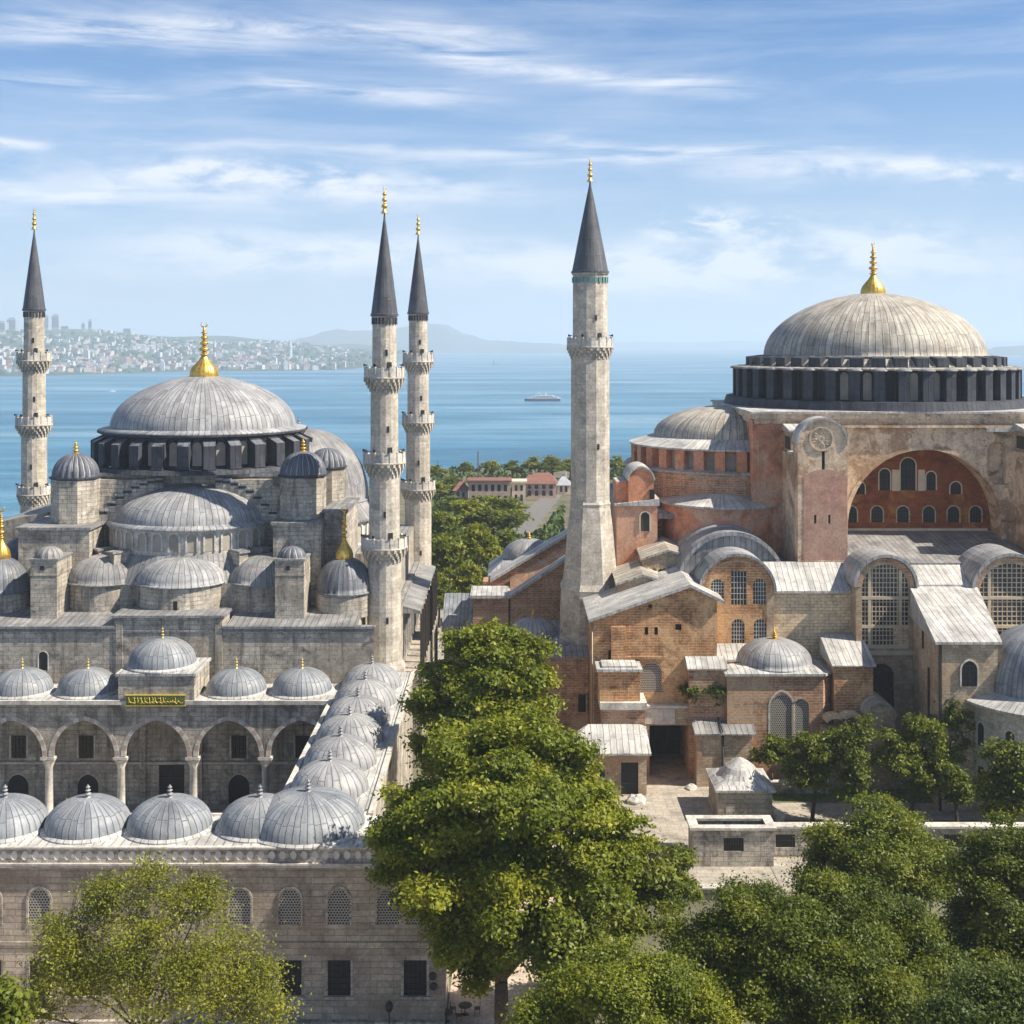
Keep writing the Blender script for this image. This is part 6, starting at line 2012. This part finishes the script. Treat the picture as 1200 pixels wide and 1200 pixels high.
tree('sapling', 'thin upright sapling in front of the low wall by the forecourt', (X(792, 112), 112),
     lob(112, [(795, 1010, 17, 0), (788, 1035, 20, 0), (800, 1050, 18, 0), (785, 1062, 17, 0)]),
     6500, 0.19, MID, 4, None, 0.12, clump=0.35)
tree('sparse_tree', 'half bare tree with sparse yellow-green leaves before the courtyard wall', (X(168, 88), 88),
     lob(88, [(95, 1105, 46, 0), (150, 1060, 42, 1), (215, 1075, 46, 0), (165, 1120, 48, -2), (262, 1120, 38, 0), (70, 1150, 42, 0), (130, 1165, 50, -2), (215, 1165, 55, -2), (285, 1165, 46, 0), (175, 1030, 24, 1), (290, 1190, 42, -1), (40, 1190, 30, 0), (110, 1060, 24, 1), (240, 1050, 24, 1)]),
     50000, 0.11, YELL, 5, None, 0.2, clump=0.75, per=22, shell=0.2, twig=6)
tree('bush', 'green bush in the lower left corner in front of the yellowing tree', (X(5, 80), 80), lob(80, [(-5, 1185, 30, 0), (20, 1195, 24, 0), (-25, 1210, 40, 0)]), 3500, 0.22, MID, 6, None, 0.12, cat='bush')
tree('spreading_tree', 'widest feathery dark green tree at the bottom, right of centre', (X(960, 84), 84),
     lob(84, [(900, 1085, 55, 0), (970, 1080, 60, 2), (1035, 1110, 60, 2), (850, 1125, 52, 0), (930, 1130, 70, -2), (1010, 1160, 72, -3), (880, 1180, 70, -2), (960, 1200, 80, -4), (1080, 1150, 56, 1), (1090, 1190, 60, 0), (800, 1110, 30, 2), (780, 1080, 20, 3)]),
     200000, 0.115, DEEP, 7, 'broadleaf trees along the lower edge', 0.5, clump=0.5)
tree('spreading_tree', 'yellowish green tree along the bottom edge, left of the widest feathery tree', (X(735, 78), 78),
     lob(78, [(735, 1160, 50, 0), (690, 1175, 42, 0), (785, 1170, 45, 0), (740, 1200, 60, -2), (650, 1205, 38, 0), (820, 1205, 45, 0), (605, 1215, 22, 0)]),
     95000, 0.11, GREEN, 8, 'broadleaf trees along the lower edge', 0.42, clump=0.5)
tree('spreading_tree', 'small green tree between the largest tree and the yellowish one below it', (X(668, 90), 90),
     lob(90, [(665, 1105, 38, 0), (640, 1130, 34, 0), (695, 1130, 30, 0), (670, 1150, 36, -1)]),
     20000, 0.18, MID, 9, 'broadleaf trees along the lower edge', 0.3)
tree('spreading_tree', 'rounded green tree in front of the perimeter wall at right', (X(1020, 112), 112),
     lob(112, [(1030, 975, 40, 0), (985, 1000, 42, 0), (1065, 1005, 45, 0), (1030, 1020, 50, -3), (960, 1025, 30, 0), (1100, 1025, 36, 0), (1010, 1045, 45, -2), (1075, 1050, 40, -2)]),
     95000, 0.14, MID, 10, 'broadleaf trees along the lower edge', 0.4)
tree('spreading_tree', 'dark tree at the right edge below the domed tomb', (X(1180, 100), 100),
     lob(100, [(1185, 1000, 42, 0), (1150, 1030, 36, 0), (1210, 1040, 52, 0), (1165, 1075, 48, -2), (1130, 1090, 40, 0), (1195, 1110, 52, -2), (1150, 1130, 45, -3)]),
     90000, 0.14, DEEP, 11, 'broadleaf trees along the lower edge', 0.42)
tree('spreading_tree', 'lighter yellow-tinged tree in the bottom right corner', (X(1170, 74), 74),
     lob(74, [(1150, 1185, 42, 0), (1190, 1170, 36, 0), (1200, 1210, 52, 0), (1120, 1210, 40, 0)]),
     38000, 0.115, PALE, 12, 'broadleaf trees along the lower edge', 0.32)
tree('garden_tree', 'dark rounded tree beside the tomb wall, above the lower right tree', (X(1182, 131), 131),
     lob(131, [(1180, 895, 27, 0), (1200, 920, 34, 0), (1172, 930, 26, 0), (1190, 950, 30, -1)]), 20000, 0.2, DEEP, 13, 'small trees in the basilica garden', 0.3)
gt = [('short-trunked tree at the left end of the basilica garden, near the domed kiosk', 952, 147, [(950, 880, 28, 0), (968, 895, 26, 0), (935, 905, 24, 0), (958, 918, 27, 0), (975, 870, 18, 1)], 9000, 0.4),
      ('narrow dark tree, second from the left in the basilica garden', 1000, 145, [(1003, 865, 20, 1), (998, 890, 22, 0), (1004, 915, 20, 0), (1000, 935, 16, 0), (1012, 850, 12, 1)], 7500, 0.42),
      ('broadest tree of the basilica garden, in front of the window bay', 1068, 149, [(1050, 880, 28, 0), (1085, 865, 32, 0), (1105, 890, 30, 0), (1060, 905, 34, -1), (1095, 915, 30, 0), (1035, 895, 20, 0), (1075, 925, 24, 0)], 16000, 0.3),
      ('tree in shade between the sloped buttress and the round tomb', 1118, 151, [(1118, 832, 22, 0), (1125, 850, 20, 0), (1108, 848, 17, 0), (1122, 872, 18, 0)], 6500, 0.45),
      ('small conical tree at the right end of the garden before the tomb', 1122, 143, [(1120, 920, 17, 0), (1112, 905, 12, 0), (1124, 935, 15, 0)], 4000, 0.42)]
for k, (lab, px, D, lb, n, q) in enumerate(gt):
    tree('garden_tree', lab, (X(px, D), D), lob(D, [(a, b, c * .84, d) for a, b, c, d in lb]), int(n * 1.7), 0.2, DEEP if q > .35 else MID, 20 + k, 'small trees in the basilica garden', 0.22, clump=0.42)
tree('shrub', 'pale leafy shrub against the low-domed annex, below its pointed screens', (X(905, 156), 156), lob(156, [(905, 878, 16, 0), (915, 888, 15, 0), (896, 890, 14, 0)]), 2600, 0.26, MID, 30, 'shrubs by the basilica walls', 0.12, cat='shrub', clump=0.35)
tree('shrub', 'airy light green shrub growing on the roof of the pier house', (X(822, 161.5), 161.5, 7.5), lob(161.5, [(815, 815, 17, 0), (835, 818, 18, 0), (850, 822, 12, 0), (826, 828, 14, 0)]), 2400, 0.24, PALE, 31, 'shrubs by the basilica walls', 0.12, cat='shrub', clump=0.38, shell=0.4)

# trees between the mosque and the shore: every one its own crown
rnd = random.Random(44)
bt_sites = []
for px, py, r, D in ((525, 655, 30, 262), (560, 650, 32, 275), (600, 648, 26, 285), (636, 655, 20, 290), (520, 625, 28, 320), (552, 618, 30, 335), (590, 615, 30, 330), (575, 600, 18, 380),
                     (515, 690, 22, 246), (548, 685, 22, 250), (530, 600, 18, 400), (565, 602, 20, 390), (600, 604, 16, 395), (508, 580, 16, 430), (528, 575, 16, 440), (512, 560, 14, 500),
                     (545, 560, 9, 520), (575, 556, 12, 520), (600, 553, 13, 515), (625, 550, 14, 510), (648, 549, 16, 505), (668, 552, 14, 510), (690, 550, 14, 510), (722, 548, 13, 515), (742, 545, 12, 520), (762, 548, 12, 515)):
    bt_sites.append((px, py, r, D))
where = ['beside the mosque path', 'in the grove behind the domed hall', 'along the shore beyond the houses']
words_ = ['rounded', 'broad', 'tall', 'dark', 'pale', 'bushy', 'narrow', 'low', 'full', 'ragged']
proto = []
for k in range(4):
    r = 5.2
    lb = [(0, 0, 7.5, 3.2), (2.4, .5, 6.2, 2.6), (-2.3, -.6, 6.4, 2.7), (.5, 2.2, 6.6, 2.6), (0.2, -2.2, 5.6, 2.6), (rnd.uniform(-1, 1), 0, 9.3, 2.1)]
    lb = [(a + rnd.uniform(-.6, .6), b + rnd.uniform(-.6, .6), c + rnd.uniform(-.7, .7), d * rnd.uniform(.85, 1.15)) for a, b, c, d in lb]
    proto.append(lb)
first = {}
for k, (px, py, r, D) in enumerate(bt_sites):
    kind = k % 4
    x, s = X(px, D), r * D / F / 4.6
    zc = Z(py, D)
    place = ('beside the pale mosque path' if D < 270 and px < 556 else 'in the grove behind the domed hall' if D < 380 else 'in front of the shore houses' if D < 460 else 'on the shore line beyond the houses')
    lab = 'distant green tree %s' % place
    grp = 'distant trees ' + place
    if kind not in first:
        t = tree('shore_tree', lab, (x, D), [(x + a, D + b, c, d) for a, b, c, d in proto[kind]], 5200, 0.42, GREEN if kind % 2 else MID, 60 + k, grp, 0.3, clump=0.6)
        first[kind] = t
    else:
        t = copy_tree(first[kind], (x, D, 0))
        t['label'] = lab; t['group'] = grp
        WL[t.name] = Vector((x, D, 0))
    top = 11.4
    sz = max(0.55, min(2.2, (zc + r * D / F) / top))
    t.scale = (s, s, sz)
    t.rotation_euler = (0, 0, rnd.uniform(0, 6))
o_ = MB()
def under():
    rng = random.Random(9)
    V = []
    mb = MB()
    for i in range(9000):
        D = rng.uniform(240, 540)
        px = rng.uniform(505, 660) if D < 470 else rng.uniform(505, 780)
        x = X(px, D)
        if -16.5 < x < -7 and D < 320: continue
        if D > 355 and abs(x - (1 + (D - 366) * 0.15)) < 8: continue
        a = rng.uniform(0, PI); s = rng.uniform(.5, 1.3); z = rng.uniform(0.2, 2.4)
        mb.face([(x - s * math.cos(a), D - s * math.sin(a), z - .3), (x + s * math.cos(a), D + s * math.sin(a), z - .3 + rng.uniform(-.3, .5)), (x + rng.uniform(-.4, .4), D + rng.uniform(-.4, .4), z + s)])
    o = mb.build('undergrowth', 'lawn')
    o['kind'] = 'stuff'
under()

# ------------------------------------------------------------------ houses near the shore, mast
def coast_house(px0, px1, pyt, pyb, D, depth, wall, roof, label, nw, flat_roof=False):
    x0, x1 = X(px0, D), X(px1, D)
    zt = Z(pyt, D)
    t = thing('shore_house', ((x0 + x1) / 2, D + depth / 2, 0), label, 'house', 'houses near the shore')
    hw = (x1 - x0) / (nw + .5)
    holes = []
    nst = 2 if zt > 5.5 else 1
    sh = (zt - (0 if flat_roof else 2.0)) / nst
    for s_ in range(nst):
        for i in range(nw):
            holes.append(arch((i + .75) * hw, hw * .5, s_ * sh + sh * .25, s_ * sh + sh * .8, 1.0 if s_ == 0 else 0, 5))
    ze = zt if flat_roof else zt - 2.0
    w = MB()
    pierced(w, (x0, D, 0), (1, 0, 0), [(0, 0), (x1 - x0, 0), (x1 - x0, ze), (0, ze)], holes, .4, sides=depth, back=True)
    wl = w.build('wall', wall, t)
    for h in holes:
        flat(q := MB(), (x0, D, 0), (1, 0, 0), h, 0, .35)
        q.build('window', 'glass', wl)
    r = MB()
    if flat_roof:
        r.box(x0 - .5, x1 + .5, D - .5, D + depth + .3, ze + .003, ze + .6)
    else:
        ym = D + depth / 2
        A = [(x0 - .7, D - .7, ze), (x1 + .7, D - .7, ze), (x1 + .7, D + depth + .7, ze), (x0 - .7, D + depth + .7, ze)]
        ra, rb = (x0 + 2.2, ym, zt + 1.3), (x1 - 2.2, ym, zt + 1.3)
        r.face([A[0], A[1], rb, ra]); r.face([A[1], A[2], rb]); r.face([A[2], A[3], ra, rb]); r.face([A[3], A[0], ra]); r.face(A[::-1])
    r.build('roof', roof, t)
    if not flat_roof:
        MB().box(x0 + 3, x0 + 3.7, D + depth * .4, D + depth * .4 + .7, ze + .5, zt + 2.3).build('chimney', wall, t)
coast_house(549, 598, 565, 596, 425, 9, 'house_rose', 'roof_tile', 'long rose-walled house with an arcade and flat red-edged roof near the shore', 6, True)
coast_house(600, 616, 566, 594, 432, 8, 'house_cream', 'house_cream', 'narrow cream flat-roofed house beside the long rose-walled one', 2, True)
coast_house(614, 652, 560, 585, 450, 11, 'house_rose', 'roof_tile', 'house with a red tiled hip roof, behind the cream one near the shore', 4)
coast_house(653, 668, 562, 578, 460, 9, 'house_cream', 'city_grey', 'small house with a grey roof partly behind the lone minaret', 2)
coast_house(505, 516, 578, 592, 440, 8, 'city_white', 'roof_tile', 'tiny white house among shore trees right of the rear mosque minaret', 2)
coast_house(532, 548, 568, 592, 430, 8, 'house_cream', 'roof_tile', 'small tile-roofed house at the left end of the shore houses', 2)
t = thing('mast', (X(560, 440), 440, 0), 'thin dark lattice mast rising in front of the water above the shore houses', 'mast')
mb = MB()
zt = Z(529, 440)
for a in range(3):
    c_, s_ = math.cos(a * 2.094), math.sin(a * 2.094)
    mb.tube([(X(560, 440) + .5 * c_, 440 + .5 * s_, 0), (X(560, 440) + .08 * c_, 440 + .08 * s_, zt)], [.17, .12], 5)
for i in range(14):
    z = zt * i / 14
    r0, r1 = .5 - .42 * i / 14, .5 - .42 * (i + 1) / 14
    for a in range(3):
        b_ = (a + 1) % 3
        mb.tube([(X(560, 440) + r0 * math.cos(a * 2.094), 440 + r0 * math.sin(a * 2.094), z), (X(560, 440) + r1 * math.cos(b_ * 2.094), 440 + r1 * math.sin(b_ * 2.094), z + zt / 14)], [.07, .07], 4)
mb.build('lattice', 'iron', t)
MB().box(X(560, 440) - .7, X(560, 440) + .7, 439.7, 440.3, zt * .62, zt * .66).build('antenna', 'iron', t)
t = thing('mast', (X(513, 460), 460, 0), 'short thin pole rising from the trees right of the rear mosque minaret', 'mast')
MB().tube([(X(513, 460), 460, 0), (X(513, 460), 460, Z(540, 460))], [.18, .1], 6).build('pole', 'iron', t)
MB().box(X(513, 460) - .5, X(513, 460) + .5, 459.8, 460.2, Z(546, 460), Z(545, 460)).build('crossarm', 'iron', t)

# ------------------------------------------------------------------ ferry and boats
def ferry():
    D = 2030.0
    cx, zb = X(636, D), -40.0
    t = thing('ferry', (cx, D, zb), 'white passenger ferry with a dark blue hull steaming across the strait', 'ferry', None)
    L = 58.0
    def deck(x0, x1, w, z0, z1, bow, name, mat, mb=None):
        mb = mb or MB()
        poly = [(cx + x0 + 1.5, D - w), (cx + x1, D - w), (cx + x1, D + w), (cx + x0 + 1.5, D + w), (cx + x0, D + w * .5), (cx + x0, D - w * .5)] if not bow else \
               [(cx + x0, D), (cx + x0 + 7, D - w * .75), (cx + x0 + 14, D - w), (cx + x1 - 2, D - w), (cx + x1, D - w * .6), (cx + x1, D + w * .6), (cx + x1 - 2, D + w), (cx + x0 + 14, D + w), (cx + x0 + 7, D + w * .75)]
        mb.prism(poly, zb + z0, zb + z1)
        return mb
    h = deck(-29, 28, 5.4, -0.6, 4.4, True, 'hull', 'hull_blue')
    hull = h.build('hull', 'hull_blue', t)
    deck(-30.0, 28.2, 5.6, 4.403, 5.0, True, '', '').build('bulwark', 'white_paint', hull)
    a = deck(-18, 25, 4.9, 5.003, 6.9, False, '', '').build('main_deck', 'white_paint', t)
    MB().box(cx - 16, cx + 23, D - 4.97, D - 4.9, zb + 5.2, zb + 6.3).build('window_strip', 'glass', a)
    b = deck(-13, 18, 4.4, 6.903, 9.2, False, '', '').build('upper_deck', 'white_paint', t)
    MB().box(cx - 11, cx + 16, D - 4.47, D - 4.4, zb + 7.5, zb + 8.6).build('window_strip', 'glass', b)
    c = deck(-10.5, -2, 3.4, 9.203, 11.8, False, '', '').build('wheelhouse', 'white_paint', t)
    MB().box(cx - 9.6, cx - 2.5, D - 3.47, D - 3.4, zb + 10.3, zb + 11.3).build('window_strip', 'glass', c)
    MB().lathe([(1.5, zb + 9.2), (1.35, zb + 13.6), (1.1, zb + 13.7)], 12, (cx + 4, D)).build('funnel', 'city_tan', t)
    MB().tube([(cx - 5, D, zb + 11.8), (cx - 5.4, D, zb + 17)], [.2, .1], 6).build('mast', 'white_paint', t)
    for k in range(5):
        MB().obox((cx + 7 + 2 * k, D - 3.6), 0, 1.4, .7, zb + 9.203, zb + 10.1).build('lifeboat', 'city_tan' if k % 2 else 'white_paint', t)
ferry()
def boat(px, D, L, label, sail):
    x = X(px, D)
    t = thing('sailing_boat' if sail else 'motor_boat', (x, D, -40), label, 'boat', None)
    h = MB().prism([(x - L / 2, D), (x - L * .2, D - L * .16), (x + L / 2, D - L * .13), (x + L / 2, D + L * .13), (x - L * .2, D + L * .16)], -40.3, -38.6)
    h.build('hull', 'hull_blue' if sail else 'white_paint', t)
    if sail:
        MB().prism([(x - L * .3, D - .15), (x, D - .15), (x, D + .15), (x - L * .3, D + .15)], -37.6, lambda a, b: -37.5 + (a - x + L * .3) / (L * .3) * L * .95).build('sail', 'city_grey', t)
        MB().tube([(x + .2, D, -38.6), (x + .2, D, -37 + L * 1.1)], [.2, .12], 5).build('mast', 'iron', t)
    else:
        MB().box(x - L * .1, x + L * .25, D - L * .09, D + L * .09, -38.598, -36.6).build('cabin', 'white_paint', t)
boat(579, 5200, 26, 'tiny dark sailing boat far out on the strait beyond the ferry', True)
boat(131, 2400, 14, 'small white motor boat on the water left of the mosque dome', False)

# ------------------------------------------------------------------ the city on the far shore
def far_city():
    rng = random.Random(21)
    pro = []
    for k, (w, d, h, wall, roof) in enumerate(((20, 14, 11, 'city_white', 'city_roof'), (26, 15, 15, 'city_white', 'city_grey'), (17, 15, 18, 'city_tan', 'city_roof'), (30, 16, 9, 'city_tan', 'roof_tile'), (15, 15, 24, 'city_white', 'city_grey'))):
        mb = MB()
        mb.box(-w / 2, w / 2, -d / 2, d / 2, -6, h, 0)
        if k in (1, 4):
            mb.box(-w / 2 + 1, w / 2 - 1, -d / 2 + 1, d / 2 - 1, h, h + 1.4, 1)
            mb.box(-2.5, 2.5, -2.5, 2.5, h + 1.4, h + 4, 0)
        else:
            A = [(-w / 2 - .8, -d / 2 - .8, h), (w / 2 + .8, -d / 2 - .8, h), (w / 2 + .8, d / 2 + .8, h), (-w / 2 - .8, d / 2 + .8, h)]
            ra, rb = (-w / 2 + 4, 0, h + 5), (w / 2 - 4, 0, h + 5)
            mb.face([A[0], A[1], rb, ra], 1); mb.face([A[1], A[2], rb], 1); mb.face([A[2], A[3], ra, rb], 1); mb.face([A[3], A[0], ra], 1)
        for s_ in range(int(h // 4)):
            for i in range(int(w // 5)):
                x = -w / 2 + 2.5 + 5 * i
                mb.box(x - .8, x + .8, -d / 2 - .06, -d / 2 - .003, 1 + 4 * s_, 3 + 4 * s_, 2)
        pro.append((mb.build('distant_house', [wall, roof, 'glass'], mesh_only=True), h))
    count = 0
    tries = 0
    while count < 270 and tries < 6000:
        tries += 1
        d = 40 + (rng.random() ** 1.5) * 1500
        x = rng.uniform(-2900, -560)
        y = shore_y(x) + d
        px = x * F / y + 600
        if px < -15 or px > 432: continue
        if px > 340 and d > 420: continue
        me, h = pro[rng.choice((0, 0, 1, 2, 3, 3, 4))]
        s = rng.uniform(.55, 1.0)
        o = put('distant_house', me, None, (x, y, hill_z(x, y) - .5), rng.uniform(-.5, .5), (s, s, s * rng.uniform(.8, 1.3)))
        zone = ('near the waterline' if d < 170 else 'on the upper slope' if d > 700 else 'on the lower slope')
        tag(o, 'small pale house in the hazy town across the water, %s' % zone, 'house', 'houses of the far town ' + zone)
        count += 1
    # the rest of the town, and the woods between, as masses
    mb = MB()
    for i in range(3400):
        d = 60 + rng.random() ** 1.3 * 2600
        x = rng.uniform(-3500, -700)
        y = shore_y(x) + d
        if math.sin(x / 130 + 1.3 * math.sin(y / 210)) + 0.8 * math.sin(y / 150) < rng.uniform(-1.2, 0.3): continue
        w, h = rng.uniform(8, 22), rng.uniform(6, 16)
        z = hill_z(x, y) - 2
        mb.obox((x, y), rng.uniform(-.6, .6), w, w * .7, z, z + h, rng.choice((0, 0, 1)), rng.choice((2, 2, 0, 3)))
    o = mb.build('distant_town', ['city_white', 'city_tan', 'city_roof', 'city_grey'])
    o['kind'] = 'stuff'
    w_ = MB()
    for i in range(1500):
        d = 30 + rng.random() * 2400
        x = rng.uniform(-3500, -560)
        y = shore_y(x) + d
        z = hill_z(x, y)
        r, hh = rng.uniform(9, 26), rng.uniform(8, 17)
        n = 7
        ring0 = [(x + r * math.cos(2 * PI * j / n) * rng.uniform(.7, 1.2), y + r * math.sin(2 * PI * j / n) * .7, z - 2) for j in range(n)]
        ring1 = [(x + (p[0] - x) * .7, y + (p[1] - y) * .7, z + hh * rng.uniform(.5, .9)) for p in ring0]
        for j in range(n):
            k = (j + 1) % n
            w_.face([ring0[j], ring0[k], ring1[k], ring1[j]]); w_.face([ring1[j], ring1[k], (x, y, z + hh)])
    o = w_.build('distant_wood', 'far_wood')
    o['kind'] = 'stuff'
    # towers on the skyline
    for k, (px, pyt, wpx, lab) in enumerate(((2, 376, 12, 'hazy slab tower at the left edge of the far skyline'), (15, 372, 10, 'hazy block tower just left of the far left minaret'), (55, 369, 5, 'slim hazy twin tower right of the far left minaret, shorter one'), (66, 368, 8, 'tallest hazy tower right of the far left minaret'),
                                         (77, 382, 9, 'squat hazy block right of the tallest far tower'), (98, 378, 4, 'thin hazy tower, left one of the far pair'), (106, 374, 4, 'thin hazy tower, right one of the far pair'), (150, 391, 9, 'low hazy block on the ridge left of the gilt finial'))):
        D = 6600 + 60 * k
        x, zt, w = X(px, D), Z(pyt, D), wpx * D / F
        zb = hill_z(x, D) - 5
        t = thing('distant_tower', (x, D, zb), lab, 'tower', 'towers on the far skyline')
        mb = MB().box(x - w / 2, x + w / 2, D - w / 2, D + w / 2, zb, zt - 8, 0)
        for i in range(12):
            z = zb + 30 + (zt - zb - 44) * i / 12
            mb.box(x - w / 2 + .8, x + w / 2 - .8, D - w / 2 - .5, D - w / 2 - .02, z, z + 4, 1)
        mb.build('shaft', ['city_grey', 'glass'], t)
        MB().box(x - w * .35, x + w * .35, D - w * .35, D + w * .35, zt - 8, zt).build('crown', 'city_grey', t)
    D = 5050
    t = thing('shore_tower', (X(340, D), D, -36), 'slim white waterfront tower with a pointed top at the far town right end', 'tower')
    x = X(340, D)
    MB().lathe([(9, -37), (8, Z(408, D)), (10, Z(408, D) + 1), (10, Z(406, D))], 12, (x, D), sm=False).build('shaft', 'city_white', t)
    MB().lathe([(10, Z(406, D)), (1, Z(398, D)), (0, Z(397, D))], 12, (x, D)).build('spire', 'city_grey', t)
    t = thing('distant_minaret', (X(251.5, 4400), 4400, -30), 'tiny pale minaret with red bands in the far town, right of the gilt finial', 'minaret')
    x = X(251.5, 4400)
    for i in range(5):
        MB().lathe([(5, -30 + 16 * i), (4.6, -14 + 16 * i)], 10, (x, 4400)).build('band', 'city_white' if i % 2 == 0 else 'roof_tile', t)
    MB().lathe([(5.4, 50), (0, 62)], 10, (x, 4400)).build('spire', 'city_grey', t)
far_city()

# ------------------------------------------------------------------ street furniture by the courtyard wall
def street_bits():
    x = X(456, 101.2)
    t = thing('street_lamp', (x, 101.2, 0), 'short dark lamp post with a round head before the courtyard wall', 'lamp post')
    MB().lathe([(.16, 0), (.16, .2), (.06, .3), (.05, 2.0)], 10, (x, 101.2)).build('pole', 'iron', t)
    MB().lathe([(.1, 1.95), (.28, 2.15), (.32, 2.5), (.2, 2.75), (0, 2.8)], 12, (x, 101.2)).build('lamp_head', 'iron', t)
    for k, (px, py) in enumerate(((507, 1144), (508, 1156))):
        xx, z = X(px, 102.7), Z(py, 102.7)
        mb = MB()
        n = 16
        a = circle(xx, z, .3, n)
        mb.face([(p[0], 102.6, p[1]) for p in a]); 
        for i in range(n):
            j = (i + 1) % n
            mb.face([(a[j][0], 102.6, a[j][1]), (a[i][0], 102.6, a[i][1]), (a[i][0], 102.79, a[i][1]), (a[j][0], 102.79, a[j][1])])
        tag(mb.build('wall_sign', 'iron', None, (xx, 102.7, z)), 'round dark sign on the courtyard wall, ' + ('upper one of the two' if k == 0 else 'lower one of the two'), 'sign', 'round wall signs')
    for k, (px, D) in enumerate(((523, 103.5), (545, 104.6))):
        x = X(px, D)
        t = thing('cafe_table', (x, D, 0), 'small dark outdoor table by the end of the courtyard wall, ' + ('nearer the lamp post' if k == 0 else 'nearer the tree trunk'), 'table', 'outdoor tables')
        MB().lathe([(.55, .72), (.57, .74), (.57, .77), (0, .78)], 14, (x, D)).build('tabletop', 'dark_wood', t)
        MB().lathe([(.3, 0), (.3, .04), (.05, .1), (.05, .72)], 8, (x, D)).build('leg', 'iron', t)
        for s in (-1, 1):
            c = thing('chair', (x + s * 1.0, D + .1, 0), 'dark outdoor chair ' + ('left' if s < 0 else 'right') + ' of the table ' + ('nearer the lamp post' if k == 0 else 'nearer the tree trunk'), 'chair', 'outdoor chairs')
            xx = x + s * 1.0
            MB().box(xx - .24, xx + .24, D - .14, D + .34, .44, .49).build('seat', 'dark_wood', c)
            bx = xx + s * .22
            MB().box(bx - .025, bx + .025, D - .14, D + .34, .55, .95).build('backrest', 'dark_wood', c)
            for a in (-.2, .2):
                for b in (-.1, .3):
                    MB().box(xx + a - .02, xx + a + .02, D + b - .02, D + b + .02, 0, .439).build('leg', 'iron', c)
    t = thing('railing', (X(560, 100), 100, 0), 'low dark metal railing along the street beneath the largest tree', 'railing')
    r = MB()
    xa, xb = X(520, 99.5), X(585, 99.5)
    for z in (.95, .5):
        r.tube([(xa, 99.5, z), (xb, 99.5, z)], [.035, .035], 6)
    r.build('rail', 'iron', t)
    for i in range(5):
        xx = xa + (xb - xa) * i / 4
        MB().lathe([(.05, 0), (.045, 1.0), (0, 1.03)], 8, (xx, 99.5)).build('post', 'iron', t)
street_bits()

# ------------------------------------------------------------------ the air over the strait
def haze():
    mb = MB()
    mb.box(-30500, 30500, -600, 44500, -46, 330)
    o = mb.build('haze', 'plaster_beige')
    o['kind'] = 'stuff'
    m = bpy.data.materials.new('haze_air')
    m.use_nodes = True
    nt = m.node_tree
    nt.nodes.clear()
    out = nt.nodes.new('ShaderNodeOutputMaterial')
    v = nt.nodes.new('ShaderNodeVolumePrincipled')
    v.inputs['Color'].default_value = (0.76, 0.88, 1.0, 1)
    v.inputs['Density'].default_value = HAZE
    v.inputs['Anisotropy'].default_value = 0.1
    nt.links.new(v.outputs[0], out.inputs['Volume'])
    o.data.materials.clear()
    o.data.materials.append(m)
HAZE = 0.00014
haze()
